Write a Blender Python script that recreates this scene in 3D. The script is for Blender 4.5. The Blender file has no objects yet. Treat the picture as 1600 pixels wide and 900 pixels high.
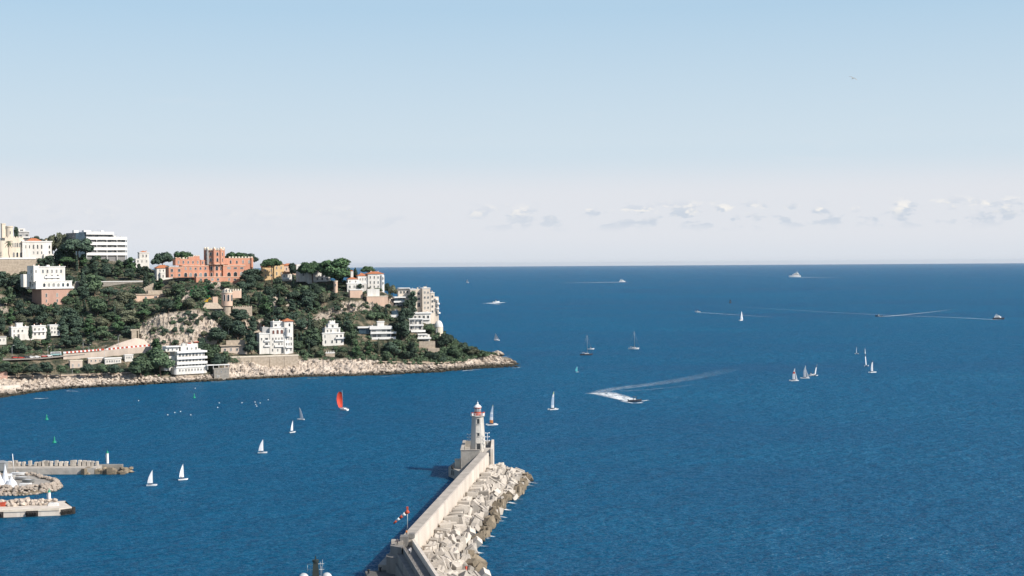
# View from a castle hill over a harbour mouth: breakwater with lighthouse, wooded headland, sailing boats
AIR, DUST, OZONE = 1.0, 0.8, 1.6
SKY_STR = .10; EXPO = 0.24; HAZE = 0.9e-5
AIRHIGH = (4.05, 5.68, 7.1); AIRMID = (5.45, 6.35, 7.05); VAPOUR = (6.7, 6.72, 7.05); AIRLOW = (6.0, 6.4, 6.95)
CLOUD_D = (5.08, 5.62, 6.37); CLOUD_L = (8.64, 8.21, 7.56)
import bpy, bmesh, math, random
import numpy as np
from mathutils import Vector, Matrix, noise
random.seed(7); rng = np.random.default_rng(7)
SC = bpy.context.scene; COL = SC.collection
F = 2222.2                     # focal length in photo pixels (50 mm on a 36 mm sensor, 1600 px wide)
CAMZ = 90.0
PITCH = 37.0 / F; ROLL = 0.0066
fwd = Vector((0, math.cos(PITCH), -math.sin(PITCH)))
up0 = Vector((0, math.sin(PITCH), math.cos(PITCH))); r0 = Vector((1, 0, 0))
RIGHT = r0 * math.cos(ROLL) - up0 * math.sin(ROLL)
UP = r0 * math.sin(ROLL) + up0 * math.cos(ROLL)
def ray(px, py): return fwd + RIGHT * ((px - 800) / F) + UP * ((450 - py) / F)
def P(px, py, Y):
    d = ray(px, py); return Vector((0, 0, CAMZ)) + d * (Y / d.y)
def W(px, py, z=0.0):
    d = ray(px, py); return Vector((0, 0, CAMZ)) + d * ((z - CAMZ) / d.z)
def unproj(p):
    q = Vector(p) - Vector((0, 0, CAMZ)); k = q.dot(fwd)
    return 800 + F * q.dot(RIGHT) / k, 450 - F * q.dot(UP) / k
# ------------------------------------------------------------------ object helpers
def tag(o, label=None, cat=None, group=None, kind=None):
    if label: o['label'] = label
    if cat: o['category'] = cat
    if group: o['group'] = group
    if kind: o['kind'] = kind
    return o
def link(name, data, parent=None, mats=None):
    o = bpy.data.objects.new(name, data); COL.objects.link(o)
    if parent: o.parent = parent
    if mats and data and not data.materials:
        for m in (mats if isinstance(mats, (list, tuple)) else [mats]): data.materials.append(m)
    return o
def thing(name, label, cat, loc=(0, 0, 0), rz=0.0, group=None):
    o = link(name, None); o.location = loc; o.rotation_euler = (0, 0, rz); o.empty_display_size = 1
    return tag(o, label, cat, group)
def copy_tree(o, parent=None):
    c = o.copy(); COL.objects.link(c)
    if parent: c.parent = parent
    for ch in list(o.children): copy_tree(ch, c)
    return c
class MB:
    """collects shapes that end up as one mesh"""
    def __init__(s): s.v = []; s.f = []; s.m = []; s.sm = []
    def add(s, vs, fs, mi=0, smooth=False):
        b = len(s.v); s.v += [tuple(q) for q in vs]
        for f in fs: s.f.append(tuple(i + b for i in f)); s.m.append(mi); s.sm.append(smooth)
    def box(s, x0, x1, y0, y1, z0, z1, mi=0):
        if x0 > x1: x0, x1 = x1, x0
        if y0 > y1: y0, y1 = y1, y0
        if z0 > z1: z0, z1 = z1, z0
        s.add([(x0,y0,z0),(x1,y0,z0),(x1,y1,z0),(x0,y1,z0),(x0,y0,z1),(x1,y0,z1),(x1,y1,z1),(x0,y1,z1)],
              [(0,3,2,1),(4,5,6,7),(0,1,5,4),(1,2,6,5),(2,3,7,6),(3,0,4,7)], mi)
    def prism(s, poly, z0, z1, mi=0):
        n = len(poly)
        z0f = z0 if callable(z0) else (lambda i: z0); z1f = z1 if callable(z1) else (lambda i: z1)
        s.add([(p[0], p[1], z0f(i)) for i, p in enumerate(poly)] + [(p[0], p[1], z1f(i)) for i, p in enumerate(poly)],
              [tuple(range(n))[::-1], tuple(range(n, 2*n))] + [(i, (i+1) % n, n + (i+1) % n, n + i) for i in range(n)], mi)
    def cyl(s, cx, cy, z0, z1, r0, r1=None, n=16, mi=0, a0=0.0, smooth=False):
        r1 = r0 if r1 is None else r1; vs = []
        for z, r in ((z0, r0), (z1, r1)):
            vs += [(cx + r*math.cos(a0 + 2*math.pi*i/n), cy + r*math.sin(a0 + 2*math.pi*i/n), z) for i in range(n)]
        s.add(vs, [(i, (i+1) % n, n + (i+1) % n, n + i) for i in range(n)], mi, smooth)
        s.add(vs, [tuple(range(n))[::-1], tuple(range(n, 2*n))], mi)
    def lathe(s, cx, cy, prof, n=20, mi=0, smooth=True):
        vs = []
        for r, z in prof: vs += [(cx + r*math.cos(2*math.pi*i/n), cy + r*math.sin(2*math.pi*i/n), z) for i in range(n)]
        fs = [(k*n + i, k*n + (i+1) % n, (k+1)*n + (i+1) % n, (k+1)*n + i) for k in range(len(prof)-1) for i in range(n)]
        s.add(vs, fs, mi, smooth)
    def dome(s, cx, cy, z0, r, h, n=16, mi=0):
        s.lathe(cx, cy, [(r*math.cos(a), z0 + h*math.sin(a)) for a in [math.pi/2*k/6 for k in range(6)]] + [(0.02, z0 + h)], n, mi)
    def tube(s, p0, p1, r0, r1=None, n=6, mi=0, smooth=True):
        p0, p1 = Vector(p0), Vector(p1); r1 = r0 if r1 is None else r1; d = (p1 - p0).normalized()
        a = d.orthogonal().normalized(); b = d.cross(a); vs = []
        for p, r in ((p0, r0), (p1, r1)):
            vs += [p + a*(r*math.cos(2*math.pi*i/n)) + b*(r*math.sin(2*math.pi*i/n)) for i in range(n)]
        s.add(vs, [(i, (i+1) % n, n + (i+1) % n, n + i) for i in range(n)] + [tuple(range(n))[::-1], tuple(range(n, 2*n))], mi, smooth)
    def hip(s, x0, x1, y0, y1, z0, z1, mi=0, eave=0.0):
        x0 -= eave; x1 += eave; y0 -= eave; y1 += eave; w, d = x1-x0, y1-y0; i = min(w, d)/2
        if w >= d: a, b = (x0+i, (y0+y1)/2), (x1-i+.001, (y0+y1)/2)
        else: a, b = ((x0+x1)/2, y0+i), ((x0+x1)/2, y1-i+.001)
        t = .18
        vs = [(x0,y0,z0),(x1,y0,z0),(x1,y1,z0),(x0,y1,z0),(x0,y0,z0+t),(x1,y0,z0+t),(x1,y1,z0+t),(x0,y1,z0+t),(*a,z1),(*b,z1)]
        fs = [(0,3,2,1),(0,1,5,4),(1,2,6,5),(2,3,7,6),(3,0,4,7)]
        fs += [(4,5,9,8),(5,6,9),(6,7,8,9),(7,4,8)] if w >= d else [(4,5,8),(5,6,9,8),(6,7,9),(7,4,8,9)]
        s.add(vs, fs, mi)
    def mesh(s, name):
        me = bpy.data.meshes.new(name); me.from_pydata(s.v, [], s.f); me.update()
        me.polygons.foreach_set('material_index', s.m); me.polygons.foreach_set('use_smooth', s.sm)
        return me
    def build(s, name, mats, parent=None, loc=None):
        o = link(name, s.mesh(name), parent, mats)
        if loc is not None: o.location = loc
        return o
def np_mesh(name, V, Q, smooth=False):
    me = bpy.data.meshes.new(name); n = Q.shape[1]
    me.vertices.add(len(V)); me.vertices.foreach_set('co', np.asarray(V, np.float32).ravel())
    me.loops.add(Q.size); me.loops.foreach_set('vertex_index', Q.ravel().astype(np.int32))
    me.polygons.add(len(Q)); me.polygons.foreach_set('loop_start', np.arange(0, Q.size, n, dtype=np.int32))
    me.polygons.foreach_set('loop_total', np.full(len(Q), n, np.int32))
    me.polygons.foreach_set('use_smooth', np.full(len(Q), smooth)); me.update(calc_edges=True); me.validate()
    return me
# ------------------------------------------------------------------ materials
def nodes(name):
    m = bpy.data.materials.new(name); m.use_nodes = True; nt = m.node_tree
    return m, nt, nt.nodes['Principled BSDF'], nt.links
def mat(name, c1, c2=None, scale=0.5, rough=0.8, bump=0.0, bscale=None, metal=0.0, obj_var=0.0, spec=0.3, streak=False):
    m, nt, b, L = nodes(name); b.inputs['Roughness'].default_value = rough; b.inputs['Metallic'].default_value = metal
    b.inputs['Specular IOR Level'].default_value = spec
    c2 = c2 or tuple(min(1, x*0.82) for x in c1)
    tc = nt.nodes.new('ShaderNodeTexCoord'); src = tc.outputs['Object']
    if streak:
        mp = nt.nodes.new('ShaderNodeMapping'); mp.inputs['Scale'].default_value = (1, 1, 0.18); L.new(src, mp.inputs['Vector']); src = mp.outputs['Vector']
    n = nt.nodes.new('ShaderNodeTexNoise'); n.inputs['Scale'].default_value = scale; n.inputs['Detail'].default_value = 7; n.inputs['Roughness'].default_value = 0.65
    L.new(src, n.inputs['Vector'])
    r = nt.nodes.new('ShaderNodeValToRGB'); r.color_ramp.elements[0].position = 0.36; r.color_ramp.elements[1].position = 0.66
    r.color_ramp.elements[0].color = (*c2, 1); r.color_ramp.elements[1].color = (*c1, 1); L.new(n.outputs['Fac'], r.inputs['Fac'])
    out = r.outputs['Color']
    if obj_var:
        oi = nt.nodes.new('ShaderNodeObjectInfo'); mr = nt.nodes.new('ShaderNodeMapRange')
        mr.inputs['To Min'].default_value = 1 - obj_var; mr.inputs['To Max'].default_value = 1 + obj_var; L.new(oi.outputs['Random'], mr.inputs['Value'])
        hs = nt.nodes.new('ShaderNodeHueSaturation'); L.new(mr.outputs['Result'], hs.inputs['Value']); L.new(out, hs.inputs['Color']); out = hs.outputs['Color']
    L.new(out, b.inputs['Base Color'])
    if bump:
        bn = nt.nodes.new('ShaderNodeTexNoise'); bn.inputs['Scale'].default_value = bscale or scale*4; bn.inputs['Detail'].default_value = 6; L.new(tc.outputs['Object'], bn.inputs['Vector'])
        bp = nt.nodes.new('ShaderNodeBump'); bp.inputs['Strength'].default_value = bump; bp.inputs['Distance'].default_value = 0.4; L.new(bn.outputs['Fac'], bp.inputs['Height']); L.new(bp.outputs['Normal'], b.inputs['Normal'])
    return m
M = {}
M['white'] = mat('white_stucco', (.80,.78,.74), (.57,.54,.49), .17, .75, streak=True)
M['cream'] = mat('cream_stucco', (.74,.66,.54), (.60,.52,.42), .25, .8, streak=True)
M['cream2'] = mat('pale_cream_stucco', (.76,.67,.57), (.56,.48,.40), .17, .8, streak=True)
M['grey'] = mat('grey_render', (.45,.44,.42), (.34,.33,.32), .3, .8, streak=True)
M['pink'] = mat('terracotta_stucco', (.60,.30,.20), (.46,.22,.15), .22, .8, streak=True)
M['brick'] = mat('red_brown_render', (.50,.31,.245), (.40,.25,.195), .3, .85, streak=True)
M['peach'] = mat('peach_stucco', (.68,.49,.37), (.55,.39,.30), .3, .8, streak=True)
M['yellow'] = mat('ochre_stucco', (.70,.50,.27), (.58,.40,.22), .3, .8, streak=True)
M['roof'] = mat('clay_tiles', (.50,.19,.085), (.36,.13,.065), .8, .85, .4, 3)
M['slab'] = mat('white_painted_concrete', (.80,.79,.77), (.70,.69,.66), .4, .7)
M['glass'] = mat('dark_window_glass', (.035,.045,.055), (.02,.026,.03), .5, .12, spec=.5)
M['brickglass'] = mat('reddish_shaded_glass', (.20,.09,.07), (.12,.05,.04), .8, .5)
M['bglass'] = mat('blue_dark_glass', (.05,.085,.11), (.03,.05,.07), .3, .15, spec=.5)
M['frame'] = mat('window_frame_paint', (.72,.70,.66), None, 1, .6)
M['shutter'] = mat('grey_shutter', (.30,.31,.30), (.22,.22,.21), .4, .7)
M['stone'] = mat('pale_stone_masonry', (.50,.42,.33), (.33,.27,.21), .5, .9, .5, 1.5)
M['gstone'] = mat('grey_stone_masonry', (.36,.33,.29), (.24,.22,.19), .6, .9, .5, 1.5)
M['conc'] = mat('pale_mole_concrete', (.70,.63,.545), (.53,.465,.40), .20, .85, .15, 1.2, streak=True)
M['conc2'] = mat('mole_walkway_concrete', (.47,.42,.365), (.33,.295,.255), .30, .9, .15, 1.5)
M['dkconc'] = mat('shade_dark_concrete', (.16,.15,.14), (.10,.095,.09), .3, .8)  # the wall's shadow on the near quay is put into this dark colour
M['shadeconc'] = mat('shade_grey_concrete', (.26,.245,.225), (.17,.16,.15), .3, .9, .3, 1, streak=True)  # darkened base colour imitates the shade on the near leg and stair pier
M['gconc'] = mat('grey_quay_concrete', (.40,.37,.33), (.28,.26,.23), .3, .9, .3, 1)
M['block'] = mat('pale_concrete_block', (.52,.47,.41), (.40,.36,.31), .3, .9, .2, 1.6, obj_var=.34)
M['wetblock'] = mat('weedy_concrete_block', (.27,.215,.15), (.13,.11,.08), .6, .75, .4, 2, obj_var=.22)
M['boulder'] = mat('limestone_boulder', (.56,.48,.40), (.36,.30,.25), .5, .9, .6, 1.6, obj_var=.2)
M['ltower'] = mat('lighthouse_masonry', (.60,.57,.52), (.44,.41,.37), .5, .85, .4, 1.4, streak=True)
M['red'] = mat('red_paint', (.52,.09,.045), (.42,.07,.04), 1, .5)
M['whitep'] = mat('white_paint', (.80,.80,.80), (.72,.72,.72), .8, .5)
M['green'] = mat('green_paint', (.02,.30,.19), (.015,.23,.15), 1, .5)
M['dark'] = mat('dark_metal', (.05,.055,.06), (.03,.033,.036), 1, .5)
M['gmetal'] = mat('galvanised_metal', (.42,.43,.43), (.34,.35,.35), 1, .5, metal=.4)
M['rubber'] = mat('black_rubber', (.025,.025,.025), (.04,.037,.033), 1, .85)
M['asphalt'] = mat('asphalt', (.30,.27,.24), (.22,.20,.18), .3, .9)
M['path'] = mat('sandy_footpath', (.50,.40,.31), (.40,.32,.25), .3, .9)
M['sail'] = mat('white_sailcloth', (.72,.74,.77), (.60,.63,.67), .6, .7)
M['redsail'] = mat('red_spinnaker_cloth', (.62,.085,.045), (.50,.065,.04), .2, .7)
M['gel'] = mat('white_gelcoat', (.80,.80,.79), (.74,.74,.74), .5, .3, spec=.5)
M['hulldk'] = mat('dark_hull_paint', (.06,.065,.085), (.04,.045,.06), .5, .4)
M['navy'] = mat('dark_sailcloth', (.05,.055,.08), (.035,.04,.06), .6, .7)
M['ship'] = mat('ship_dark_green_grey', (.035,.045,.042), (.022,.03,.028), .6, .5)
M['shipg'] = mat('ship_pale_grey', (.42,.44,.45), (.36,.38,.39), .6, .5)
M['skin'] = mat('skin', (.45,.27,.19), (.40,.23,.16), 2, .6)
M['bark'] = mat('bark', (.16,.115,.085), (.09,.065,.05), 1.5, .95)
M['lf_dark'] = mat('dark_evergreen_leaves', (0.078,0.117,0.076), (0.039,0.063,0.049), .35, .8, obj_var=.30, spec=.15)
M['lf_mid'] = mat('green_leaves', (0.112,0.165,0.088), (0.054,0.085,0.054), .35, .8, obj_var=.30, spec=.15)
M['lf_olive'] = mat('olive_leaves', (0.159,0.168,0.105), (0.081,0.093,0.063), .35, .8, obj_var=.28, spec=.15)
M['lf_pine'] = mat('pine_needles', (0.090,0.156,0.071), (0.044,0.083,0.044), .4, .8, obj_var=.18, spec=.15)
M['orangec'] = mat('orange_fabric', (.65,.24,.08), None, 1, .8)
M['tealsail'] = mat('teal_sailcloth', (.10,.42,.48), (.08,.34,.40), .8, .7)
M['limesail'] = mat('lime_sailcloth', (.50,.62,.22), (.42,.54,.18), .8, .7)
M['bluesail'] = mat('blue_sailcloth', (.42,.52,.64), (.36,.46,.58), .8, .7)
M['yellowp'] = mat('yellow_paint', (.68,.42,.03), (.55,.34,.03), 1, .5)
M['redcar'] = mat('red_car_paint', (.45,.05,.03), (.40,.045,.03), 1, .3, spec=.5)
M['whitecar'] = mat('white_car_paint', (.78,.78,.77), (.74,.74,.73), 1, .3, spec=.5)
M['tealcar'] = mat('teal_car_paint', (.28,.46,.46), None, 1, .3, spec=.5)

M['palewall'] = mat('pale_pinkish_render', (.60,.50,.42), (.49,.41,.34), .2, .85, streak=True)
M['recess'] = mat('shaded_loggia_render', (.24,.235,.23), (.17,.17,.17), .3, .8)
def terrain_mat(force=False):
    m, nt, b, L = nodes('shore_rock' if force else 'hillside'); b.inputs['Roughness'].default_value = .95; b.inputs['Specular IOR Level'].default_value = .1
    tc = nt.nodes.new('ShaderNodeTexCoord'); at = nt.nodes.new('ShaderNodeAttribute'); at.attribute_name = 'rock'
    def nz(s, d=8, r=.65):
        n = nt.nodes.new('ShaderNodeTexNoise'); n.inputs['Scale'].default_value = s; n.inputs['Detail'].default_value = d; n.inputs['Roughness'].default_value = r
        L.new(tc.outputs['Object'], n.inputs['Vector']); return n.outputs['Fac']
    def ramp(f, *els):
        r = nt.nodes.new('ShaderNodeValToRGB'); L.new(f, r.inputs['Fac'])
        while len(r.color_ramp.elements) < len(els): r.color_ramp.elements.new(.5)
        for e, (p, c) in zip(r.color_ramp.elements, els): e.position = p; e.color = (*c, 1)
        return r.outputs['Color']
    def mix(f, a, c):
        x = nt.nodes.new('ShaderNodeMix'); x.data_type = 'RGBA'; L.new(f, x.inputs['Factor']); L.new(a, x.inputs['A']); L.new(c, x.inputs['B']); return x.outputs['Result']
    rock = ramp(nz(.13), (.28, (.22,.19,.165)), (.38, (.44,.385,.335)), (.47, (.54,.455,.375)), (.58, (.65,.56,.47)), (.72, (.72,.64,.55)))
    rock2 = ramp(nz(.6), (.30, (.34,.33,.32)), (.52, (1,1,1)))
    mm = nt.nodes.new('ShaderNodeMix'); mm.data_type = 'RGBA'; mm.blend_type = 'MULTIPLY'; mm.inputs['Factor'].default_value = .75; L.new(rock, mm.inputs['A']); L.new(rock2, mm.inputs['B']); rock = mm.outputs['Result']
    soil = ramp(nz(.09), (.38, (.035,.048,.034)), (.50, (.075,.078,.052)), (.62, (.24,.195,.14)))
    col = rock if force else mix(at.outputs['Fac'], soil, rock)
    sep = nt.nodes.new('ShaderNodeSeparateXYZ'); L.new(tc.outputs['Object'], sep.inputs[0])
    wet = nt.nodes.new('ShaderNodeMapRange'); wet.inputs['From Min'].default_value = 1.2; wet.inputs['From Max'].default_value = 2.7; wet.inputs['To Min'].default_value = 1; wet.inputs['To Max'].default_value = 0
    ad = nt.nodes.new('ShaderNodeMath'); ad.operation = 'MULTIPLY_ADD'; L.new(nz(.25), ad.inputs[0]); ad.inputs[1].default_value = -3.0; L.new(sep.outputs['Z'], ad.inputs[2])
    ad2 = nt.nodes.new('ShaderNodeMath'); ad2.operation = 'ADD'; L.new(ad.outputs[0], ad2.inputs[0]); ad2.inputs[1].default_value = 1.5
    L.new(ad2.outputs[0], wet.inputs['Value'])
    band = nt.nodes.new('ShaderNodeRGB'); band.outputs[0].default_value = (.055,.05,.038,1)
    L.new(mix(wet.outputs['Result'], col, band.outputs[0]), b.inputs['Base Color'])
    vo = nt.nodes.new('ShaderNodeTexVoronoi'); vo.inputs['Scale'].default_value = .35; L.new(tc.outputs['Object'], vo.inputs['Vector'])
    hs = nt.nodes.new('ShaderNodeMath'); hs.operation = 'MULTIPLY_ADD'; L.new(vo.outputs['Distance'], hs.inputs[0]); hs.inputs[1].default_value = .8; L.new(nz(.7), hs.inputs[2])
    bp = nt.nodes.new('ShaderNodeBump'); bp.inputs['Strength'].default_value = .9; bp.inputs['Distance'].default_value = 1.6; L.new(hs.outputs[0], bp.inputs['Height']); L.new(bp.outputs['Normal'], b.inputs['Normal'])
    return m
M['hill'] = terrain_mat(); M['shorerock'] = terrain_mat(True)

def water_mat():
    m, nt, b, L = nodes('sea_water'); tc = nt.nodes.new('ShaderNodeTexCoord')
    b.inputs['IOR'].default_value = 1.333; b.inputs['Specular IOR Level'].default_value = .0; b.subsurface_method = 'RANDOM_WALK'; b.inputs['Subsurface Weight'].default_value = .6; b.inputs['Subsurface Radius'].default_value = (5, 18, 26); b.inputs['Subsurface Scale'].default_value = 1.0; b.inputs['Roughness'].default_value = WATER_ROUGH
    def nz(scale, det, sx=1, sy=1, rot=0.0, rough=.6):
        mp = nt.nodes.new('ShaderNodeMapping'); mp.inputs['Scale'].default_value = (sx, sy, 1); mp.inputs['Rotation'].default_value = (0, 0, rot); L.new(tc.outputs['Object'], mp.inputs['Vector'])
        n = nt.nodes.new('ShaderNodeTexNoise'); n.inputs['Scale'].default_value = scale; n.inputs['Detail'].default_value = det; n.inputs['Roughness'].default_value = rough
        L.new(mp.outputs['Vector'], n.inputs['Vector']); return n.outputs['Fac']
    big = nz(.006, 4, .6, 1, .3)
    big2 = nz(.0011, 5, .5, 1.6, .1)
    cr = nt.nodes.new('ShaderNodeValToRGB'); cr.color_ramp.elements[0].position = .36; cr.color_ramp.elements[1].position = .66
    cr.color_ramp.elements[0].color = (*WATER_A, 1); cr.color_ramp.elements[1].color = (*WATER_B, 1)
    av = nt.nodes.new('ShaderNodeMath'); av.operation = 'ADD'; L.new(big, av.inputs[0]); L.new(big2, av.inputs[1])
    hf = nt.nodes.new('ShaderNodeMath'); hf.operation = 'MULTIPLY'; L.new(av.outputs[0], hf.inputs[0]); hf.inputs[1].default_value = .5
    L.new(hf.outputs[0], cr.inputs['Fac']); L.new(cr.outputs['Color'], b.inputs['Base Color'])
    w1 = nz(.05, 3, .6, 1, .2, .5); w2 = nz(.26, 3, .5, 1, .12, .5); w3 = nz(.95, 2, .5, 1, -.15, .5)
    s = nt.nodes.new('ShaderNodeMath'); s.operation = 'MULTIPLY_ADD'; L.new(w2, s.inputs[0]); s.inputs[1].default_value = .75; L.new(w1, s.inputs[2])
    s3 = nt.nodes.new('ShaderNodeMath'); s3.operation = 'MULTIPLY_ADD'; L.new(w3, s3.inputs[0]); s3.inputs[1].default_value = .30; L.new(s.outputs[0], s3.inputs[2]); s = s3
    bp = nt.nodes.new('ShaderNodeBump'); bp.inputs['Distance'].default_value = WAVE_H; L.new(s.outputs[0], bp.inputs['Height'])
    mr = nt.nodes.new('ShaderNodeMapRange'); mr.inputs['From Min'].default_value = .35; mr.inputs['From Max'].default_value = .65; mr.inputs['To Min'].default_value = .6; mr.inputs['To Max'].default_value = 1
    L.new(hf.outputs[0], mr.inputs['Value']); L.new(mr.outputs['Result'], bp.inputs['Strength']); L.new(bp.outputs['Normal'], b.inputs['Normal'])
    # wind-roughened surface: the averaged reflectance stays well below that of a mirror at grazing angles
    gl = nt.nodes.new('ShaderNodeBsdfGlossy'); gl.inputs['Roughness'].default_value = WATER_ROUGH; gl.inputs['Color'].default_value = (.72,.86,1,1); L.new(bp.outputs['Normal'], gl.inputs['Normal'])
    fr = nt.nodes.new('ShaderNodeFresnel'); fr.inputs['IOR'].default_value = 1.333; L.new(bp.outputs['Normal'], fr.inputs['Normal'])
    fm = nt.nodes.new('ShaderNodeMapRange'); fm.inputs['From Min'].default_value = .02; fm.inputs['From Max'].default_value = .75; fm.inputs['To Min'].default_value = .015; fm.inputs['To Max'].default_value = REFL; L.new(fr.outputs['Fac'], fm.inputs['Value'])
    mx = nt.nodes.new('ShaderNodeMixShader'); L.new(fm.outputs['Result'], mx.inputs['Fac']); L.new(b.outputs['BSDF'], mx.inputs[1]); L.new(gl.outputs['BSDF'], mx.inputs[2]); L.new(mx.outputs[0], nt.nodes['Material Output'].inputs['Surface'])
    return m
WATER_ROUGH = .30; REFL = .32; WATER_A = (.0005,.044,.105); WATER_B = (.0016,.076,.158); WAVE_H = 8.0
M['sea'] = water_mat()

def foam_mat():
    m, nt, b, L = nodes('sea_foam'); b.inputs['Base Color'].default_value = (.80,.84,.86,1); b.inputs['Roughness'].default_value = .9
    tc = nt.nodes.new('ShaderNodeTexCoord'); at = nt.nodes.new('ShaderNodeAttribute'); at.attribute_name = 'foam'
    n = nt.nodes.new('ShaderNodeTexNoise'); n.inputs['Scale'].default_value = .22; n.inputs['Detail'].default_value = 8; n.inputs['Roughness'].default_value = .75; L.new(tc.outputs['Object'], n.inputs['Vector'])
    mr = nt.nodes.new('ShaderNodeMapRange'); mr.inputs['From Min'].default_value = .56; mr.inputs['From Max'].default_value = .42; L.new(n.outputs['Fac'], mr.inputs['Value'])
    a = nt.nodes.new('ShaderNodeMath'); a.operation = 'MULTIPLY'; a.use_clamp = True; L.new(mr.outputs['Result'], a.inputs[0]); L.new(at.outputs['Fac'], a.inputs[1])
    a2 = nt.nodes.new('ShaderNodeMath'); a2.operation = 'MULTIPLY_ADD'; a2.use_clamp = True; L.new(at.outputs['Fac'], a2.inputs[0]); a2.inputs[1].default_value = .22; L.new(a.outputs[0], a2.inputs[2])
    L.new(a2.outputs[0], b.inputs['Alpha'])
    return m
M['foam'] = foam_mat()
# ------------------------------------------------------------------ sea
mb = MB(); mb.add([(60000*math.cos(2*math.pi*i/128), 60000*math.sin(2*math.pi*i/128), 0) for i in range(128)], [tuple(range(128))])
tag(mb.build('sea', M['sea']), kind='structure')
# ------------------------------------------------------------------ headland terrain
# columns: photo x -> rows (photo y of the ground, distance); the first row is the waterline
TAB = {
 -900: [690, (672,810), (640,838), (600,875), (560,925), (508,1000), (462,1085), (430,1190)],
 -260: [642, (625,950), (602,975), (575,1010), (545,1060), (492,1130), (450,1205), (418,1290)],
 -100: [632, (615,985), (596,1005), (566,1035), (536,1085), (485,1155), (440,1230), (408,1312)],
 0:   [622, (605,1014), (590,1032), (562,1062), (532,1110), (480,1180), (435,1250), (402,1330)],
 50:  [614, (602,1036), (588,1052), (562,1080), (536,1120), (483,1195), (452,1265), (404,1342)],
 100: [607.5, (596,1060), (586,1073), (557,1098), (532,1140), (482,1210), (442,1280), (402,1360)],
 150: [605, (593,1072), (584,1085), (553,1110), (530,1150), (484,1210), (446,1280), (404,1365)],
 200: [603, (591,1086), (582,1096), (548,1118), (526,1148), (486,1195), (449,1268), (412,1368)],
 250: [599.5, (590,1100), (580,1110), (543,1132), (533,1142), (490,1168), (455,1250), (424,1345)],
 300: [597, (587,1111), (576,1120), (545,1138), (536,1147), (488,1172), (452,1240), (434,1300)],
 340: [595, (585,1123), (572,1131), (556,1150), (534,1160), (490,1186), (458,1240), (434,1305)],
 360: [594, (570,1134), (557,1141), (554,1156), (528,1172), (492,1198), (462,1248), (430,1320)],
 400: [592, (570,1149), (557,1156), (553,1167), (520,1192), (480,1225), (450,1290), (424,1360)],
 450: [590, (569,1160), (557,1168), (552,1180), (516,1205), (484,1232), (452,1290), (428,1350)],
 500: [588.5, (568,1172), (559,1180), (540,1197), (515,1218), (494,1236), (472,1252), (434,1325)],
 550: [587.5, (570,1178), (561,1188), (546,1202), (520,1226), (497,1242), (474,1254), (444,1308)],
 600: [586, (574,1190), (565,1200), (549,1216), (526,1236), (506,1250), (482,1264), (456,1286)],
 650: [583.5, (576,1204), (568,1213), (554,1226), (537,1241), (520,1255), (505,1265), (486,1283)],
 690: [581.5, (575,1218), (568,1227), (556,1238), (543,1249), (532,1259), (525,1266), (519,1275)],
 720: [578.5, (573,1234), (567,1241), (557,1249), (550,1256), (544,1263), (540,1269), (538,1275)],
 750: [576, (572,1250), (568,1255), (561,1260), (557,1264), (554,1268), (552,1272), (551,1276)],
 780: [574.5, (570,1258), (567,1262), (564,1266), (561.5,1269), (559.5,1272), (558.5,1275), (558,1278)],
 804: [573.5, (570,1268), (568,1270), (566.5,1273), (565.5,1275), (564.8,1277), (564.4,1279), (564.2,1281)],
 818: [572.5, (572.3,1276), (572.2,1278), (572.2,1279), (572.2,1280), (572.2,1281), (572.2,1282), (572.2,1283)],
 836: [572.5, (574,1276), (574,1278), (574,1279), (574,1280), (574,1281), (574,1282), (574,1283)],
}
KEYS = sorted(TAB)
def rowsof(k):
    w = W(k, TAB[k][0]); out = [(TAB[k][0], w.y)] + list(TAB[k][1:])
    return out
RT = np.array([rowsof(k) for k in KEYS])          # (columns, 8, 2)
def colrows(px):
    return np.array([[np.interp(px, KEYS, RT[:, r, 0]), np.interp(px, KEYS, RT[:, r, 1])] for r in range(8)])
def ground(px, py):
    c = colrows(px); y = float(np.interp(-py, -c[:, 0], c[:, 1])); return P(px, py, y)
ROCKTOP = [(-260,606),(-100,594),(0,588),(100,585),(200,583),(258,589),(335,585),(358,567),(465,560),(575,561),(600,567),(690,567),(715,565),(745,557),(765,553),(830,545)]
CLIFFS = [[(212,545),(220,508),(250,490),(300,484),(342,492),(350,520),(334,545)],
          [(488,503),(500,484),(540,472),(612,462),(616,478),(560,487),(510,500)],
          [(326,448),(332,438),(346,440),(346,452)], [(280,468),(288,452),(300,448),(303,466),(292,476)],
          [(424,488),(424,455),(432,450),(436,490)], [(446,478),(446,460),(455,458),(460,482)], [(-60,490),(-60,462),(14,462),(12,488)],
          [(375,525),(380,500),(410,498),(412,520)], [(455,515),(460,500),(485,496),(480,515)], [(-80,432),(-80,400),(60,402),(50,428)]]
def inpoly(x, y, pts):
    c = False; n = len(pts)
    for i in range(n):
        (x0, y0), (x1, y1) = pts[i], pts[i-1]
        if (y0 > y) != (y1 > y) and x < (x1-x0)*(y-y0)/(y1-y0)+x0: c = not c
    return c
rtx, rty = zip(*ROCKTOP)
def rockmask(px, py, jit=0.0, jx=0.0):
    d = (py + jit*2 - np.interp(px, rtx, rty)) / 2.5
    v = min(1, max(0, d + .5))
    for c in CLIFFS:
        if inpoly(px + jx*6, py + jit*5, c): return 1.0 if py > 560 else min(1, max(.35, .78 + jit*.5))
    return v
SUB = [9, 8, 7, 12, 9, 14, 12, 12]
pxs = np.concatenate([np.arange(-900, -200, 10.0), np.arange(-200, 836.1, 2.0)]); V = []; rock = []
ncol = len(pxs); nrow = None
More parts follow.
